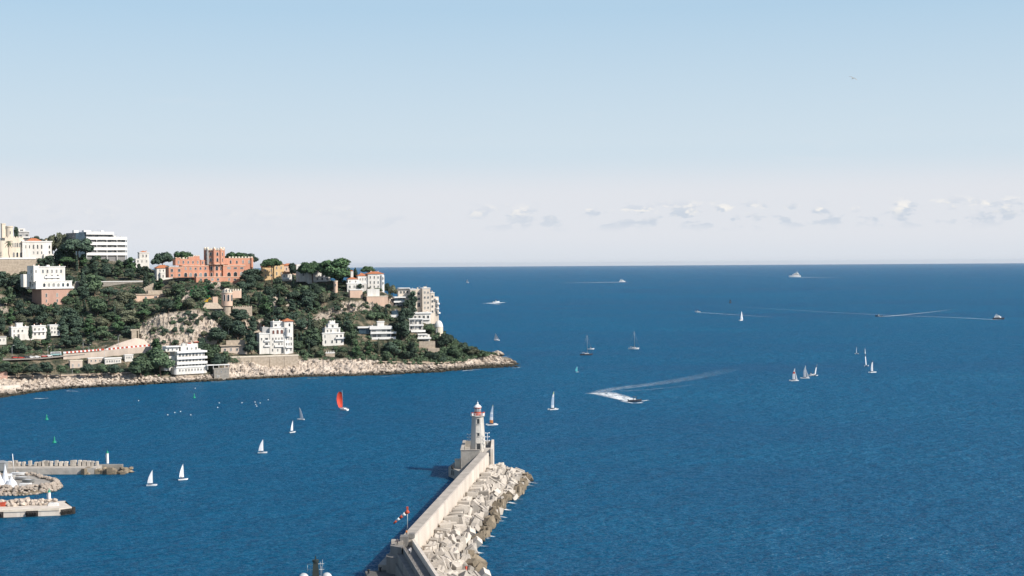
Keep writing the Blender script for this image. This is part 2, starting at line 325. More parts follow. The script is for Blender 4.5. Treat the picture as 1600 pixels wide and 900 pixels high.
for px in pxs:
    c = colrows(px); pts = []
    w0 = P(px, c[0,0], c[0,1]); wl = c[0,1]
    back = P(px, c[7,0], c[7,1]); zb = back.z
    prof = [(None, Vector((w0.x*(wl-9)/wl, wl-9, -7)))] + [(c[r,0], P(px, c[r,0], c[r,1])) for r in range(8)]
    bz = [(45, zb-2 if zb > 3 else zb-4), (120, zb*.72-6), (260, zb*.3-9), (380, -12)]
    prof += [(None, Vector((back.x*(back.y+d)/back.y, back.y+d, z))) for d, z in bz]
    for k in range(len(prof)-1):
        n = SUB[k] if k < 8 else 5
        for i in range(n):
            t = i/n; p = prof[k][1].lerp(prof[k+1][1], t)
            u, y = unproj(p)
            vis = k >= 1 and k < 8
            j = noise.noise(p*.05); j2 = noise.noise(p*.05 + Vector((9,3,1)))
            m = rockmask(px, y, j, j2) if (vis or k == 0) else .3
            if k == 0: m = 1
            am = m*(1.55 if p.z > 14 else 1.0 if p.z > 2 else .8)
            f1 = noise.fractal(Vector((p.x*.09, p.y*.09, p.z*.05)), 1, 2, 5)
            f2 = noise.ridged_multi_fractal(Vector((p.x*.17, p.y*.17, p.z*.11)), 1, 2, 4, 1, 2) - 1.2
            cell = noise.voronoi(Vector((p.x*.28, p.y*.28, p.z*.22)))[0]
            blocky = (cell[1]-cell[0])*2.0 - .6
            disp = am*(f1*2.8 + f2*1.1 + blocky*(2.6 if px > 340 else 2.0)) + (1-m)*f1*1.0
            if px > 800: disp *= max(.25, 1-(px-800)/30)
            q = p + Vector((.30, -.72, .42))*disp
            V.append(q); rock.append(m)
    V.append(prof[-1][1]); rock.append(.3)
    nrow = len(V)//len(pxs[:list(pxs).index(px)+1]) if nrow is None else nrow
idx = np.arange(ncol*nrow).reshape(ncol, nrow)
Q = np.stack([idx[:-1,:-1], idx[1:,:-1], idx[1:,1:], idx[:-1,1:]], -1).reshape(-1, 4)
me = np_mesh('headland', np.array([tuple(v) for v in V]), Q, False)
a = me.attributes.new('rock', 'FLOAT', 'POINT'); a.data.foreach_set('value', np.array(rock, np.float32))
hl = link('headland_terrain', me, None, M['hill']); tag(hl, 'wooded limestone headland sloping down to a pale rocky shore', 'headland', kind='structure')
# ribbons lying on the ground: roads and paths, walls
def ribbon(name, pts, width, m, kind='structure', z=.35):
    mb = MB(); vs = []
    for i, p in enumerate(pts):
        a, b = pts[max(0, i-1)], pts[min(len(pts)-1, i+1)]; d = (b-a); d.z = 0; d.normalize(); n = Vector((-d.y, d.x, 0))
        vs += [p - n*width/2 + Vector((0,0,z)), p + n*width/2 + Vector((0,0,z))]
    b = [v - Vector((0,0,.8)) for v in vs]; n = len(vs); k = len(pts)
    fs = [(2*i, 2*i+2, 2*i+3, 2*i+1) for i in range(k-1)] + [(n+2*i, n+2*i+2, 2*i+2, 2*i) for i in range(k-1)] + [(2*i+1, 2*i+3, n+2*i+3, n+2*i+1) for i in range(k-1)]
    mb.add(vs + b, fs); return tag(mb.build(name, m), kind=kind)
def pxline(pts, n=6):
    out = []
    for (x0, y0), (x1, y1) in zip(pts[:-1], pts[1:]):
        for i in range(n): out.append(ground(x0+(x1-x0)*i/n, y0+(y1-y0)*i/n))
    out.append(ground(*pts[-1])); return out
ROAD = [(-120,566),(0,563),(60,561),(100,557),(150,553),(205,547),(250,543),(262,542)]
ribbon('coast_road', pxline(ROAD), 9, M['asphalt'], z=1.0)
ribbon('shore_footpath', pxline([(-60,592),(0,589),(60,588),(110,587),(160,585),(205,583)]), 2.6, M['path'], z=.8)
ribbon('headland_path', pxline([(590,565),(630,566),(680,567),(720,565)]), 2.2, M['path'], z=.5)

# ------------------------------------------------------------------ building kit
RECTS = []
WCACHE = {}; WR = random.Random(5)
def window_mesh(w, h, arch, mf, mg):
    k = (round(w, 1), round(h, 1), arch, mf.name, mg.name)
    if k in WCACHE: return WCACHE[k]
    w, h = k[0], k[1]; mb = MB(); t = min(.16, w*.14); d = .22
    if arch:
        r = w/2; n = 8
        out = [(-r, 0), (r, 0)] + [(r*math.cos(math.pi*i/n), h-r+r*math.sin(math.pi*i/n)) for i in range(n+1)]
        s = (r-t)/r; inn = [(x*s, t + (z-t)*1.0 if z == 0 else z - t*(z/h)) for x, z in out]
        k2 = len(out)
        mb.add([(x, -.05, z) for x, z in inn], [tuple(range(k2))], 1)
        vs = [(x, -d, z) for x, z in out] + [(x, -d, z) for x, z in inn] + [(x, 0, z) for x, z in out] + [(x, -.04, z) for x, z in inn]
        fs = []
        for i in range(k2):
            j = (i+1) % k2; fs += [(i, j, k2+j, k2+i), (2*k2+i, 2*k2+j, j, i), (k2+i, k2+j, 3*k2+j, 3*k2+i)]
        mb.add(vs, fs, 0)
    else:
        mb.box(-w/2, -w/2+t, -d, 0, 0, h); mb.box(w/2-t, w/2, -d, 0, 0, h); mb.box(-w/2+t, w/2-t, -d, 0, h-t, h); mb.box(-w/2+t, w/2-t, -d, 0, 0, t)
        mb.add([(-w/2+t, -.05, t), (w/2-t, -.05, t), (w/2-t, -.05, h-t), (-w/2+t, -.05, h-t)], [(0,1,2,3)], 1)
        if w > 2.6:
            k3 = int(w/1.6)
            for i in range(1, k3+1):
                x = -w/2 + w*i/(k3+1); mb.box(x-.05, x+.05, -d*.6, -.051, t, h-t)
        elif w > 1.1: mb.box(-.04, .04, -d*.6, -.051, t, h-t)
    me = mb.mesh('window'); me.materials.append(mf); me.materials.append(mg); WCACHE[k] = me; return me
class Bld:
    def __init__(s, name, label, cat, px, py, rho=15, Y=None, dy=0, group=None):
        g = ground(px, py); s.Y = (Y or g.y) + dy; s.px, s.py = px, py; s.s = s.Y/F; s.c = math.cos(math.radians(rho))
        g = P(px, py, s.Y); yaw = math.atan2(800-px, F) + math.radians(rho)
        s.root = thing(name, label, cat, g, yaw, group); s.parts = {}; s.ext = [1e9, 1e9, -1e9, -1e9]; s.nw = 0
    def X(s, x): return (x-s.px)*s.s/s.c
    def Z(s, y): return (s.py-y)*s.s
    def D(s, d): return d*s.s
    def mb(s, part, m):
        if part not in ('wall', 'tower', 'stair_turret', 'base', 'penthouse'): s.k = getattr(s, 'k', 0) + 1; part = (part, s.k)
        p = s.parts.setdefault(part, [MB(), []])
        if m not in p[1]: p[1].append(m)
        return p[0], p[1].index(m)
    def _e(s, x0, x1, yt, yb):
        s.ext = [min(s.ext[0], x0), min(s.ext[1], yt), max(s.ext[2], x1), max(s.ext[3], yb)]
    def box(s, part, m, x0, x1, yt, yb, d0, d1, reg=True):
        mb, mi = s.mb(part, M[m]); z0 = s.Z(yb)
        if yb >= s.py - .3: z0 -= 7
        mb.box(s.X(x0), s.X(x1), s.D(d0), s.D(d1), z0, s.Z(yt), mi)
        if reg: s._e(x0, x1, yt, yb)
    def cyl(s, part, m, cx, r, yt, yb, dc, r1=None, n=18):
        mb, mi = s.mb(part, M[m]); z0 = s.Z(yb) - (7 if yb >= s.py-.3 else 0)
        mb.cyl(s.X(cx), s.D(dc), z0, s.Z(yt), s.D(r), s.D(r1) if r1 is not None else None, n, mi, smooth=True); s._e(cx-r, cx+r, yt, yb)
    def octo(s, part, m, cx, r, yt, yb, dc, rot=0.0):
        mb, mi = s.mb(part, M[m]); z0 = s.Z(yb) - (7 if yb >= s.py-.3 else 0)
        mb.cyl(s.X(cx), s.D(dc), z0, s.Z(yt), s.D(r), None, 8, mi, math.pi/8 + rot); s._e(cx-r, cx+r, yt, yb)
    def ringwin(s, cx, dc, r, ang, yt, yb, w, arch=True):
        a = math.radians(ang); o = s.win(cx + r*math.sin(a)*s.c, yt, yb, w, dc - r*math.cos(a), arch); o.rotation_euler = (0, 0, a)
    def dome(s, part, m, cx, r, yt, yb, dc):
        mb, mi = s.mb(part, M[m]); mb.dome(s.X(cx), s.D(dc), s.Z(yb), s.D(r), s.Z(yt)-s.Z(yb), 16, mi); s._e(cx-r, cx+r, yt, yb)
    def hip(s, part, m, x0, x1, yt, yb, d0, d1, eave=.6):
        mb, mi = s.mb(part, M[m]); mb.hip(s.X(x0), s.X(x1), s.D(d0), s.D(d1), s.Z(yb), s.Z(yt), mi, eave); s._e(x0, x1, yt, yb)
    def merlons(s, part, m, x0, x1, yt, yb, n, d0, d1):
        mb, mi = s.mb(part, M[m]); w = (x1-x0)/(2*n-1)
        zl = s.Z(yb) + (s.Z(yt)-s.Z(yb))*.12; pr = [(x0, s.Z(yb)), (x1, s.Z(yb))]
        for i in range(n-1, -1, -1): pr += [(x0+(2*i+1)*w, zl), (x0+(2*i+1)*w, s.Z(yt)), (x0+2*i*w, s.Z(yt)), (x0+2*i*w, zl)]
        k = len(pr); vs = [(s.X(x), s.D(d0), z) for x, z in pr] + [(s.X(x), s.D(d1), z) for x, z in pr]
        fs = [(i, k+i, k+(i+1)%k, (i+1)%k) for i in range(2, k-1)] + [(0, k, k+1, 1)]
        for i in range(n):
            j = 2 + 4*(n-1-i); fs += [(j+3, j, j+1, j+2), (k+j, k+j+3, k+j+2, k+j+1)]
        # the low strip under the merlons
        b0 = len(vs); vs += [(s.X(x0), s.D(d0), zl), (s.X(x1), s.D(d0), zl), (s.X(x0), s.D(d1), zl), (s.X(x1), s.D(d1), zl)]
        fs += [(0, 1, 2, k-1), (k+1, k, 2*k-1, k+2), (1, k+1, k+2, 2), (0, k-1, 2*k-1, k)]
        mb.add(vs[:2*k], fs, mi)
        s._e(x0, x1, yt, yb)
    def merlons_side(s, part, m, x0, x1, yt, yb, n, d0, d1):
        mb, mi = s.mb(part, M[m]); w = (d1-d0)/(2*n-1)
        for i in range(n): mb.box(s.X(x0), s.X(x1), s.D(d0+2*i*w), s.D(d0+(2*i+1)*w), s.Z(yb), s.Z(yt), mi)
        mb.box(s.X(x0)-.01, s.X(x1)+.01, s.D(d0), s.D(d1), s.Z(yb), s.Z(yb)+.25, mi)
    def win(s, xc, yt, yb, w, d=0.0, arch=False, name='window', mf='frame', mg='glass'):
        o = link(name, window_mesh(max(.5, w*s.s/s.c), max(.6, (yb-yt)*s.s), arch, M[mf], M[mg]), s.root)
        o.location = (s.X(xc), s.D(d) - .004, s.Z(yb)); s.nw += 1; return o
    def wins(s, x0, x1, n, yt, yb, w, d=0.0, arch=False, **k):
        for i in range(n):
            if n > 3 and WR.random() < .07: continue
            kk = dict(k)
            if 'mg' not in kk: kk['mg'] = WR.choice(['glass','glass','glass','shutter','bglass','recess'])
            s.win(x0 + (x1-x0)*(i/(n-1) if n > 1 else .5), yt + WR.choice([0,0,0,.5]), yb, w*WR.choice([1,1,.85]), d, arch, **kk)
    def wside(s, xf, dd, yt, yb, w, side=-1, arch=False, name='window', mf='frame', mg='glass'):
        o = link(name, window_mesh(max(.5, w*s.s), max(.6, (yb-yt)*s.s), arch, M[mf], M[mg]), s.root)
        o.location = (s.X(xf) + side*.004, s.D(dd), s.Z(yb)); o.rotation_euler = (0, 0, side*math.pi/2); s.nw += 1
    def balcony(s, x0, x1, ytop, yslab, d, depth=2.2, m='slab', bars=False):
        mb = MB(); z = s.Z(yslab); zt = s.Z(ytop); X0, X1 = s.X(x0), s.X(x1); y1 = s.D(d)-.005; y0 = y1 - depth*s.s
        mb.box(X0, X1, y0, y1, z-.25, z); mb.box(X0, X1, y0, y0+.15, z+.002, zt); mb.box(X0, X0+.15, y0+.152, y1, z+.002, zt); mb.box(X1-.15, X1, y0+.152, y1, z+.002, zt)
        mb.build('balcony', M[m], s.root)
    def clutter(s, items):
        for kind, x, y, d in items:
            if kind == 'c': s.box('chimney', 'white', x, x+1.3, y-2.0, y, d, d+1.3, False); s.box('chimney_cap', 'roof', x-.2, x+1.5, y-2.5, y-2.0, d-.2, d+1.5, False)
            elif kind == 't': s.cyl('water_tank', 'grey', x, .9, y-1.6, y, d)
            elif kind == 'a':
                mb = MB(); z0, z1 = s.Z(y), s.Z(y-4.5); X_, Y_ = s.X(x), s.D(d); mb.tube((X_,Y_,z0), (X_,Y_,z1), .06)
                for k in (.75, .9): mb.tube((X_-.7,Y_,z0+(z1-z0)*k), (X_+.7,Y_,z0+(z1-z0)*k), .04)
                mb.build('aerial', M['gmetal'], s.root)
            else: s.box('roof_hut', 'white', x, x+4, y-2.2, y, d, d+4, False)
    def done(s, reg=True, pad=0):
        for n, (mb, ms) in s.parts.items(): mb.build(n if isinstance(n, str) else n[0], ms, s.root)
        if reg: RECTS.append((s.ext[0]-pad, s.ext[1], s.ext[2]+pad, min(s.ext[3], s.py)+pad, s.Y))
        return s.root
# ------------------------------------------------------------------ the buildings of the headland (photo coordinates)
# cream castle villa, top of the hill
b = Bld('castle_villa', 'cream castle-like villa with round towers and arched loggia on the hilltop', 'villa', 20, 403, 16)
b.box('wall', 'cream', 9, 36, 371.5, 403, 0, 26); b.cyl('round_bay', 'cream', 6, 8, 376, 403, 5); b.merlons('battlement', 'cream', 9.3, 35.7, 369.6, 371.4, 7, .3, 1.8)
b.cyl('round_tower', 'cream', 18, 5.4, 355, 372.5, 10); b.cyl('round_tower', 'cream', 18, 6, 353, 355, 10.0); b.box('stair_turret', 'cream', 7, 12.5, 350, 371.4, 9, 15); b.box('stair_turret', 'cream', 6.6, 12.9, 349, 350, 8.6, 15.4)
b.wins(20.5, 33, 5, 379, 386, 2.1, 0, True); b.wins(21.5, 32, 3, 394, 401.5, 3, 0, True); b.win(18, 361, 366, 1.6, 4.7); b.wside(9, 8, 380, 386, 2); b.wside(9, 16, 380, 386, 2)
b.done()
b = Bld('tower_house', 'plain grey flat-roofed block rising behind the cream castle villa', 'house', 37, 403, 10, dy=40)
b.box('wall', 'grey', 28, 45.5, 362, 403, 0, 20); b.box('wall', 'white', 30, 40, 357, 362, 2, 14); b.box('roof', 'slab', 27.5, 46, 361, 362.2, -1, 20.5); b.win(35, 358.5, 361, 5, 2); b.wins(33, 42, 2, 366, 369, 4); b.balcony(36, 46, 369.5, 371.3, 0); b.win(41, 373.5, 377, 5)
b.done()
b = Bld('retaining_wall', 'tall weathered stone retaining wall below the cream castle villa', 'wall', 0, 426, 10)
b.box('wall', 'stone', -60, 53, 405, 426, 0, 3); b.box('coping', 'slab', -60, 53.6, 402.5, 405, -.7, 3.4); b.done()
b = Bld('white_house', 'white two storey house with three arched windows and small orange roof on the hilltop', 'house', 58, 402, 16)
b.box('wall', 'white', 36.5, 80, 378, 402, 0, 26); b.box('cornice', 'slab', 36, 81, 376.5, 378, -.8, 26.6); b.hip('roof', 'roof', 46, 66, 372, 376.4, 5, 18, .3); b.box('annex', 'white', 67, 84, 397, 404, -4, -.2)
b.wins(53, 65, 3, 382, 388.5, 2.2, 0, True); b.win(76.5, 383, 388, 2.4, 0, True); b.win(76.5, 392, 396.6, 2.6); b.wins(41.5, 47, 2, 383, 388, 1.8); b.wins(53, 65, 3, 392.5, 397, 2)
b.clutter([('c',40,376.5,8),('c',74,376.5,10),('a',70,376.5,14)]); b.done()
# apartment block
b = Bld('apartment_building', 'long white apartment block with five rows of balconies on the hilltop', 'apartment building', 160, 401, 24)
b.box('wall', 'recess', 137, 196, 371, 401, 2.5, 40); b.box('wall', 'recess', 137, 177, 363.5, 371, 2.5, 38); b.box('dark_wing', 'bglass', 122, 136.6, 364, 401, 3.2, 40)
b.box('roof', 'slab', 136, 178, 362.2, 363.5, 0, 40); b.box('roof', 'slab', 177.6, 197.5, 370, 371.2, 0, 40); b.box('roof_hut', 'slab', 122, 129, 360, 364, 10, 16); b.box('roof_hut', 'slab', 137, 147, 359.8, 362.2, 10, 18)
for y in (370.3, 378.4, 386.5, 394.5): b.balcony(136.4, 197.3, y, y+4, 2.5, 2.6)
b.balcony(136.4, 178, 363.7, 366.2, 2.5, 2.6)
for k, y in enumerate((366.4, 374.6, 382.6, 390.6)):
    b.wins(143, 172, 4, y, y+3.7, 5.5, 2.5, mf='shutter'); 
    if k: b.wins(181, 193, 2, y, y+3.7, 5.5, 2.5, mf='shutter')
for k in range(5): b.box('divider', 'slab', 136.4+k*15.2, 137.0+k*15.2, 371.3, 401, -.05, 2.45)
for y in (369, 376, 383, 390): b.wside(122, 12, y, y+4, 7, -1, mg='glass'); b.wside(122, 24, y, y+4, 7, -1)
b.clutter([('t',152,362.2,14),('a',158,362.2,10),('h',164,362.2,14),('a',186,370,12),('h',183,370,14),('t',192,370,10)]); b.done()
b = Bld('garden_wall', 'long pale garden wall half hidden by the dark trees below the apartment block', 'wall', 168, 447, 10)
b.box('wall', 'gstone', 113, 224, 440.5, 447, 0, 2); b.box('coping', 'slab', 112.6, 224.4, 439.3, 440.5, -.5, 2.5); b.done(False); RECTS.append((165,438,224,446,b.Y)); CLIFFR = [(492,486,520,499,1238),(520,477,560,491,1245),(560,467,612,479,1256),(228,496,338,532,1152)]; RECTS.extend(CLIFFR)
b = Bld('tower_house', 'small white tower house with red cap roof peeping over the trees', 'house', 225, 412, 14)
b.box('wall', 'white', 212.5, 233, 404, 412, 0, 12); b.box('wall', 'white', 218.5, 233, 395, 403.99, 1, 12); b.box('cornice', 'slab', 218, 233.6, 394, 395, .4, 12.6); b.hip('roof', 'roof', 221, 230, 391.8, 394, 3, 10, .2)
b.wins(224, 229, 2, 397.5, 402, 1.8, 1); b.win(216, 406, 410, 2); b.wins(222, 229, 2, 406, 410, 2); b.clutter([('c',229,394,4)]); b.done()
# white villa on red-brown base
b = Bld('hillside_villa', 'large cubic white villa with arched loggia floor standing on a red-brown base', 'villa', 86, 476, 26)
b.box('wall', 'white', 62, 102, 417, 440, 1, 30); b.box('wall', 'white', 55, 61.99, 415, 440, .2, 22); b.box('cornice', 'slab', 61.5, 102.8, 416, 417, .3, 30.6)
b.box('loggia_floor', 'white', 57, 110.5, 440, 448, -3, 30); b.box('terrace', 'slab', 56, 112.5, 448, 451, -5, 30.5); b.box('terrace', 'slab', 57, 110.9, 438.6, 440, -3.4, .98)
b.box('base', 'brick', 65, 112, 451, 477, -3, 30); b.box('annex', 'white', 46, 54.99, 428, 448, 14, 24)
b.wins(69, 104, 6, 442, 447.9, 4.0, -3, True); b.wins(69, 96, 5, 421, 426.5, 2.6, 1); b.wins(74, 91, 3, 429, 436.5, 2.8, 1); b.balcony(71, 94, 431.5, 433.8, 1, 2)
for d in (8, 16, 24): b.wside(62, d, 421, 426, 2.4); 
b.wside(57, 8, 442, 447, 3, arch=True); b.wside(57, 18, 442, 447, 3, arch=True); b.wins(72, 104, 3, 458, 464, 3, -3); b.wins(72, 104, 3, 467, 472, 2.4, -3); b.win(58.6, 421, 426, 1.8, .2); b.wside(55, 8, 421, 427, 2); b.wside(55, 8, 431, 437, 2)
b.clutter([('h',80,416,12),('c',66,416,9),('c',97,416,9),('a',90,416,14),('c',57,415,5)]); b.done()
b = Bld('terrace_house', 'low beige terraced house with flat stone roof amid the trees right of the cubic villa', 'house', 232, 468, 14)
RECTS.append((12,553,100,565,1068)); RECTS.append((100,547,160,568,1096))
b.box('wall', 'peach', 202, 270, 461, 468, 0, 14); b.box('roof', 'stone', 200.5, 271, 459, 461, -1, 15); b.box('wall', 'stone', 232, 254, 454, 458.98, 3, 12); b.win(243, 462.5, 467.8, 5); b.wins(213, 228, 2, 462.5, 466.5, 3); b.win(262, 462.5, 466.5, 3); b.done(); RECTS[-1] = (222, 453, 262, 464, RECTS[-1][4])
# sloping stone stair wall
b = Bld('stair_wall', 'beige stone stair wall climbing the slope towards the red castle', 'wall', 226, 458, 12)
for i in range(9): b.box('wall', 'stone', 213+3*i, 216+3*i-.01, 455.4-1.6*i, 460, 0, 2.5)
b.done(False)
b = Bld('white_cottage', 'white cottage with orange tiled roof tucked against the red castle', 'house', 256, 437, 16)
b.box('wall', 'white', 245.5, 265, 419, 437, 0, 13); b.box('wall', 'white', 250, 268.5, 426.5, 437, -4, -.01); b.hip('roof', 'roof', 245, 265.5, 414, 419, -.3, 13.3, .5); b.box('terrace', 'slab', 249.6, 269, 425.4, 426.5, -4.4, -.02)
b.wins(250.5, 261, 3, 421, 424.8, 1.9); b.wins(254, 265, 3, 429, 433.5, 2.2, -4); b.done()
# red castle
b = Bld('castle', 'large terracotta-red castle with crenellated tower and cream battlements on the hill crest', 'castle', 332, 439, 20)
b.box('wall', 'pink', 266.5, 287, 417.5, 433, 0, 16); b.box('terrace', 'peach', 266.2, 287.2, 416.3, 417.5, -.3, 16); b.box('wall', 'pink', 287.01, 327.8, 415.5, 433, 1.5, 18); b.box('string_course', 'peach', 287.2, 327.7, 414.4, 415.5, 1, 18)
b.box('wall', 'pink', 278.5, 316, 404.5, 414.39, 6, 20); b.box('wall', 'pink', 316.01, 327, 406, 414.39, 5, 18); b.box('gable', 'pink', 279, 286, 402.4, 404.49, 6, 9); b.box('gable', 'pink', 298, 306, 401.6, 404.49, 6, 9); b.box('gable', 'pink', 305.5, 315.5, 400.0, 404.49, 8, 14)
b.merlons('battlement', 'cream', 279, 315.5, 401.8, 404.4, 7, 9.2, 10.4); b.merlons('battlement', 'cream', 298.4, 305.6, 400.3, 401.5, 3, 6.2, 7.5); b.merlons('battlement', 'cream', 306, 315.4, 398.6, 399.9, 3, 8.2, 9.5)
b.octo('tower', 'pink', 338, 11.2, 412.8, 439, 8); b.octo('tower', 'pink', 338, 14.6, 391, 413, 8); b.octo('tower', 'peach', 338, 15.0, 412.2, 413.4, 8)
for ang in range(-157, 180, 45):
    a_ = math.radians(ang + .5); cx_, dc_ = 338 + 14.3*math.sin(a_)*b.c, 8 - 14.3*math.cos(a_)
    b.cyl('corner_turret', 'pink' if ang != -67 else 'grey', cx_, 1.9, 388.6, 413.2, dc_); b.dome('turret_cap', 'cream', cx_, 2.0, 385.9, 388.7, dc_)
    mid = math.radians(ang + 23); mbx_, mi_ = b.mb('battlement', M['cream']); r_ = b.D(13.4)
    for k in (-.22, 0, .22):
        x_, y_ = b.X(338) + r_*math.sin(mid) + math.cos(mid)*b.D(11)*k*1.7, b.D(8) - r_*math.cos(mid) + math.sin(mid)*b.D(11)*k*1.7
        mbx_.cyl(x_, y_, b.Z(391.2), b.Z(387.9 if k == 0 else 388.8), .95, .8, 4, mi_, mid)
for ang in (-45, 0, 45, -90): b.ringwin(338, 8, 14.6*.924, ang, 394, 399.6, 3.2); b.ringwin(338, 8, 14.6*.924, ang, 403, 409, 3.2)
for ang in (-45, 0, 45): b.ringwin(338, 8, 11.2*.924, ang, 415.5, 422.5, 4.2); b.ringwin(338, 8, 11.2*.924, ang, 426, 432, 3.4)
b.box('wall', 'pink', 348.41, 383, 415.5, 433, 0, 17); b.box('string_course', 'peach', 348.5, 383.2, 414.3, 415.5, -.5, 17); b.box('wall', 'pink', 351.51, 397, 403.5, 414.29, 5, 20); b.box('wall', 'pink', 383.01, 397, 414.3, 428, 5, 20)
b.merlons('battlement', 'cream', 359.5, 396.8, 400.9, 403.4, 8, 5.2, 6.6); b.merlons_side('battlement', 'cream', 395.7, 396.9, 401.6, 403.4, 4, 8.5, 19.5); b.cyl('corner_turret', 'pink', 395, 2.3, 403, 418, 4.6); b.box('gable', 'pink', 351.6, 358, 405.4, 413, 3, 4.99)
b.box('base', 'pink', 305, 371, 433.01, 440, -7, 15); b.box('terrace', 'peach', 304.6, 371.4, 432, 433, -7.4, -.6)
b.wins(271, 282, 2, 419.5, 424.5, 3.9, 0); b.wins(271, 282, 2, 427, 431.5, 3.38, 0)
b.wins(292, 322, 5, 417, 421.5, 3.12, 1.5); b.wins(292, 322, 5, 425.5, 432, 4.94, 1.5, True); b.wins(283, 312, 5, 407, 412, 2.47, 6); b.wins(319, 324, 2, 408, 412.5, 2.6, 5)
b.wins(357.5, 377.5, 3, 417, 420.8, 5.2, 0); b.wins(357.5, 377.5, 3, 425, 432, 5.98, 0, True); b.wins(362, 391, 4, 406.5, 412, 2.86, 5, True); 
b.wins(312, 364, 7, 434.6, 438.6, 3.9, -7)
b.done()
# houses behind the pines right of the castle
b = Bld('ochre_house', 'ochre house with clay tile roof seen behind an umbrella pine', 'house', 426, 437, 14)
b.box('wall', 'yellow', 411, 428, 417, 437, 0, 12); b.hip('roof', 'roof', 410.5, 428.6, 411.5, 417, -.5, 12.5, .4); b.box('wall', 'yellow', 428.01, 443, 413, 437, -2, 12); b.hip('roof', 'roof', 428, 443.6, 410, 413, -2.2, 12.2, .3)
b.wins(415, 424, 2, 420, 424, 2); b.wins(432, 439, 2, 416, 420.5, 2, -2, True); b.wins(415, 424, 2, 428, 432, 2); b.wins(432, 439, 2, 425, 430, 2, -2); b.done()
b = Bld('white_house', 'small white house with terracotta awning left of the big pines', 'house', 448, 439, 12)
b.box('wall', 'white', 441, 456, 428.5, 439, 0, 10); b.box('awning', 'orangec', 441.4, 455, 424.5, 425.6, -3, 6); b.box('wall', 'peach', 443, 454, 425.7, 428.49, 1, 8); b.box('terrace', 'slab', 440.6, 456.4, 433.5, 436.5, -3, -.01); b.wins(444, 453, 3, 429.6, 433, 2.2); b.done()
b = Bld('beige_house', 'beige house with low tile roof and white end wall on the skyline', 'house', 456, 427, 12, dy=25)
b.box('wall', 'peach', 443.5, 463, 415, 430, 0, 12); b.hip('roof', 'roof', 443, 463.4, 411.5, 415, -.4, 12.4, .3); b.box('wall', 'white', 463.01, 469.5, 413, 430, -1, 12); b.wins(448, 459, 3, 418, 422, 2); b.win(466.5, 416, 420, 2, -1); b.done()
b = Bld('pine_villa', 'white villa with pale grey side wall standing behind the two big pines', 'villa', 492, 442, 20)
b.box('wall', 'white', 482, 516, 424, 442, 0, 20); b.box('cornice', 'slab', 481.5, 516.5, 422.8, 424, -.6, 20.4); b.box('wall', 'white', 470, 481.99, 422, 440, 6, 20); b.box('terrace', 'slab', 484, 515, 438.5, 440, -3, -.01)
b.wins(488, 511, 4, 427, 432, 2.4); b.wins(488, 511, 4, 434, 438, 2.4); b.wside(470, 11, 426, 430, 2); b.win(476, 426, 431, 2.2, 6); b.clutter([('c',498,422.8,8),('c',508,422.8,10)]); b.done()
b = Bld('round_turret', 'round peach turret peeping out of the trees below the big pines', 'turret', 524.5, 457, 0)
b.cyl('wall', 'peach', 524.5, 3.2, 440, 457, 0); b.cyl('cap', 'cream', 524.5, 3.6, 438.6, 440, 0); b.win(524.5, 443, 447, 1.6, -3.2); b.done()
# white villa with red roofs at the right end of the crest
b = Bld('clifftop_villa', 'tall white villa with red tile roofs at the right end of the hill crest', 'villa', 582, 452, 12)
b.box('wall', 'white', 575, 599.5, 428, 452, 0, 18); b.hip('roof', 'roof', 574, 600, 424.2, 428, -.4, 18.4, .4); b.cyl('round_bay', 'white', 597.5, 3, 430, 452, 0); b.box('wall', 'white', 560, 574.99, 431, 452, 2, 16); b.hip('roof', 'roof', 559.6, 575, 426.5, 431, 1.8, 16.2, .3)
b.box('wall', 'white', 544, 559.99, 436, 452, -1, 12); b.hip('roof', 'roof', 543.5, 560, 433, 436, -1.2, 12.2, .3); b.box('tower', 'white', 549.5, 553.5, 423.5, 432.99, 5, 9); b.hip('roof', 'roof', 549.3, 553.7, 422, 423.5, 5, 9, .2)
b.box('terrace', 'slab', 541, 572, 441.5, 443.2, -6, -1.01); b.box('base', 'white', 542, 571, 443.2, 452, -5.6, -1.02); b.wins(579, 591, 3, 431, 435.5, 2.1); b.wins(579, 591, 3, 439, 443.5, 2.1); b.wins(579, 591, 3, 446, 450, 2.1); b.wins(563.5, 571.5, 3, 434, 438, 1.9, 2); b.win(598, 433, 437, 1.6, -3); b.win(598, 440.5, 444.5, 1.6, -3)
b.wins(547, 556, 2, 438, 441, 2.2, -1); b.wins(546, 567, 4, 445, 449.5, 2.6, -5.6); b.clutter([('c',581,425.5,8),('c',592,425.5,8),('c',565,428.5,8)]); b.done()
b = Bld('pink_terrace', 'plain pinkish retaining terrace below the red-roofed clifftop villa', 'wall', 557, 466, 14)
b.box('wall', 'peach', 547, 566.5, 453.5, 466, 0, 10); b.box('coping', 'slab', 546.5, 567, 452.3, 453.5, -.5, 10.4); b.done()
b = Bld('white_terrace', 'stepped white and pink terrace walls hanging below the clifftop villa', 'wall', 590, 474, 10)
b.box('wall', 'peach', 573.5, 606, 463.5, 474, 0, 9); b.box('coping', 'cream', 573, 606.4, 462.4, 463.5, -.5, 9); b.box('upper_wall', 'white', 575, 594, 451.5, 462.39, 4, 11); b.done()
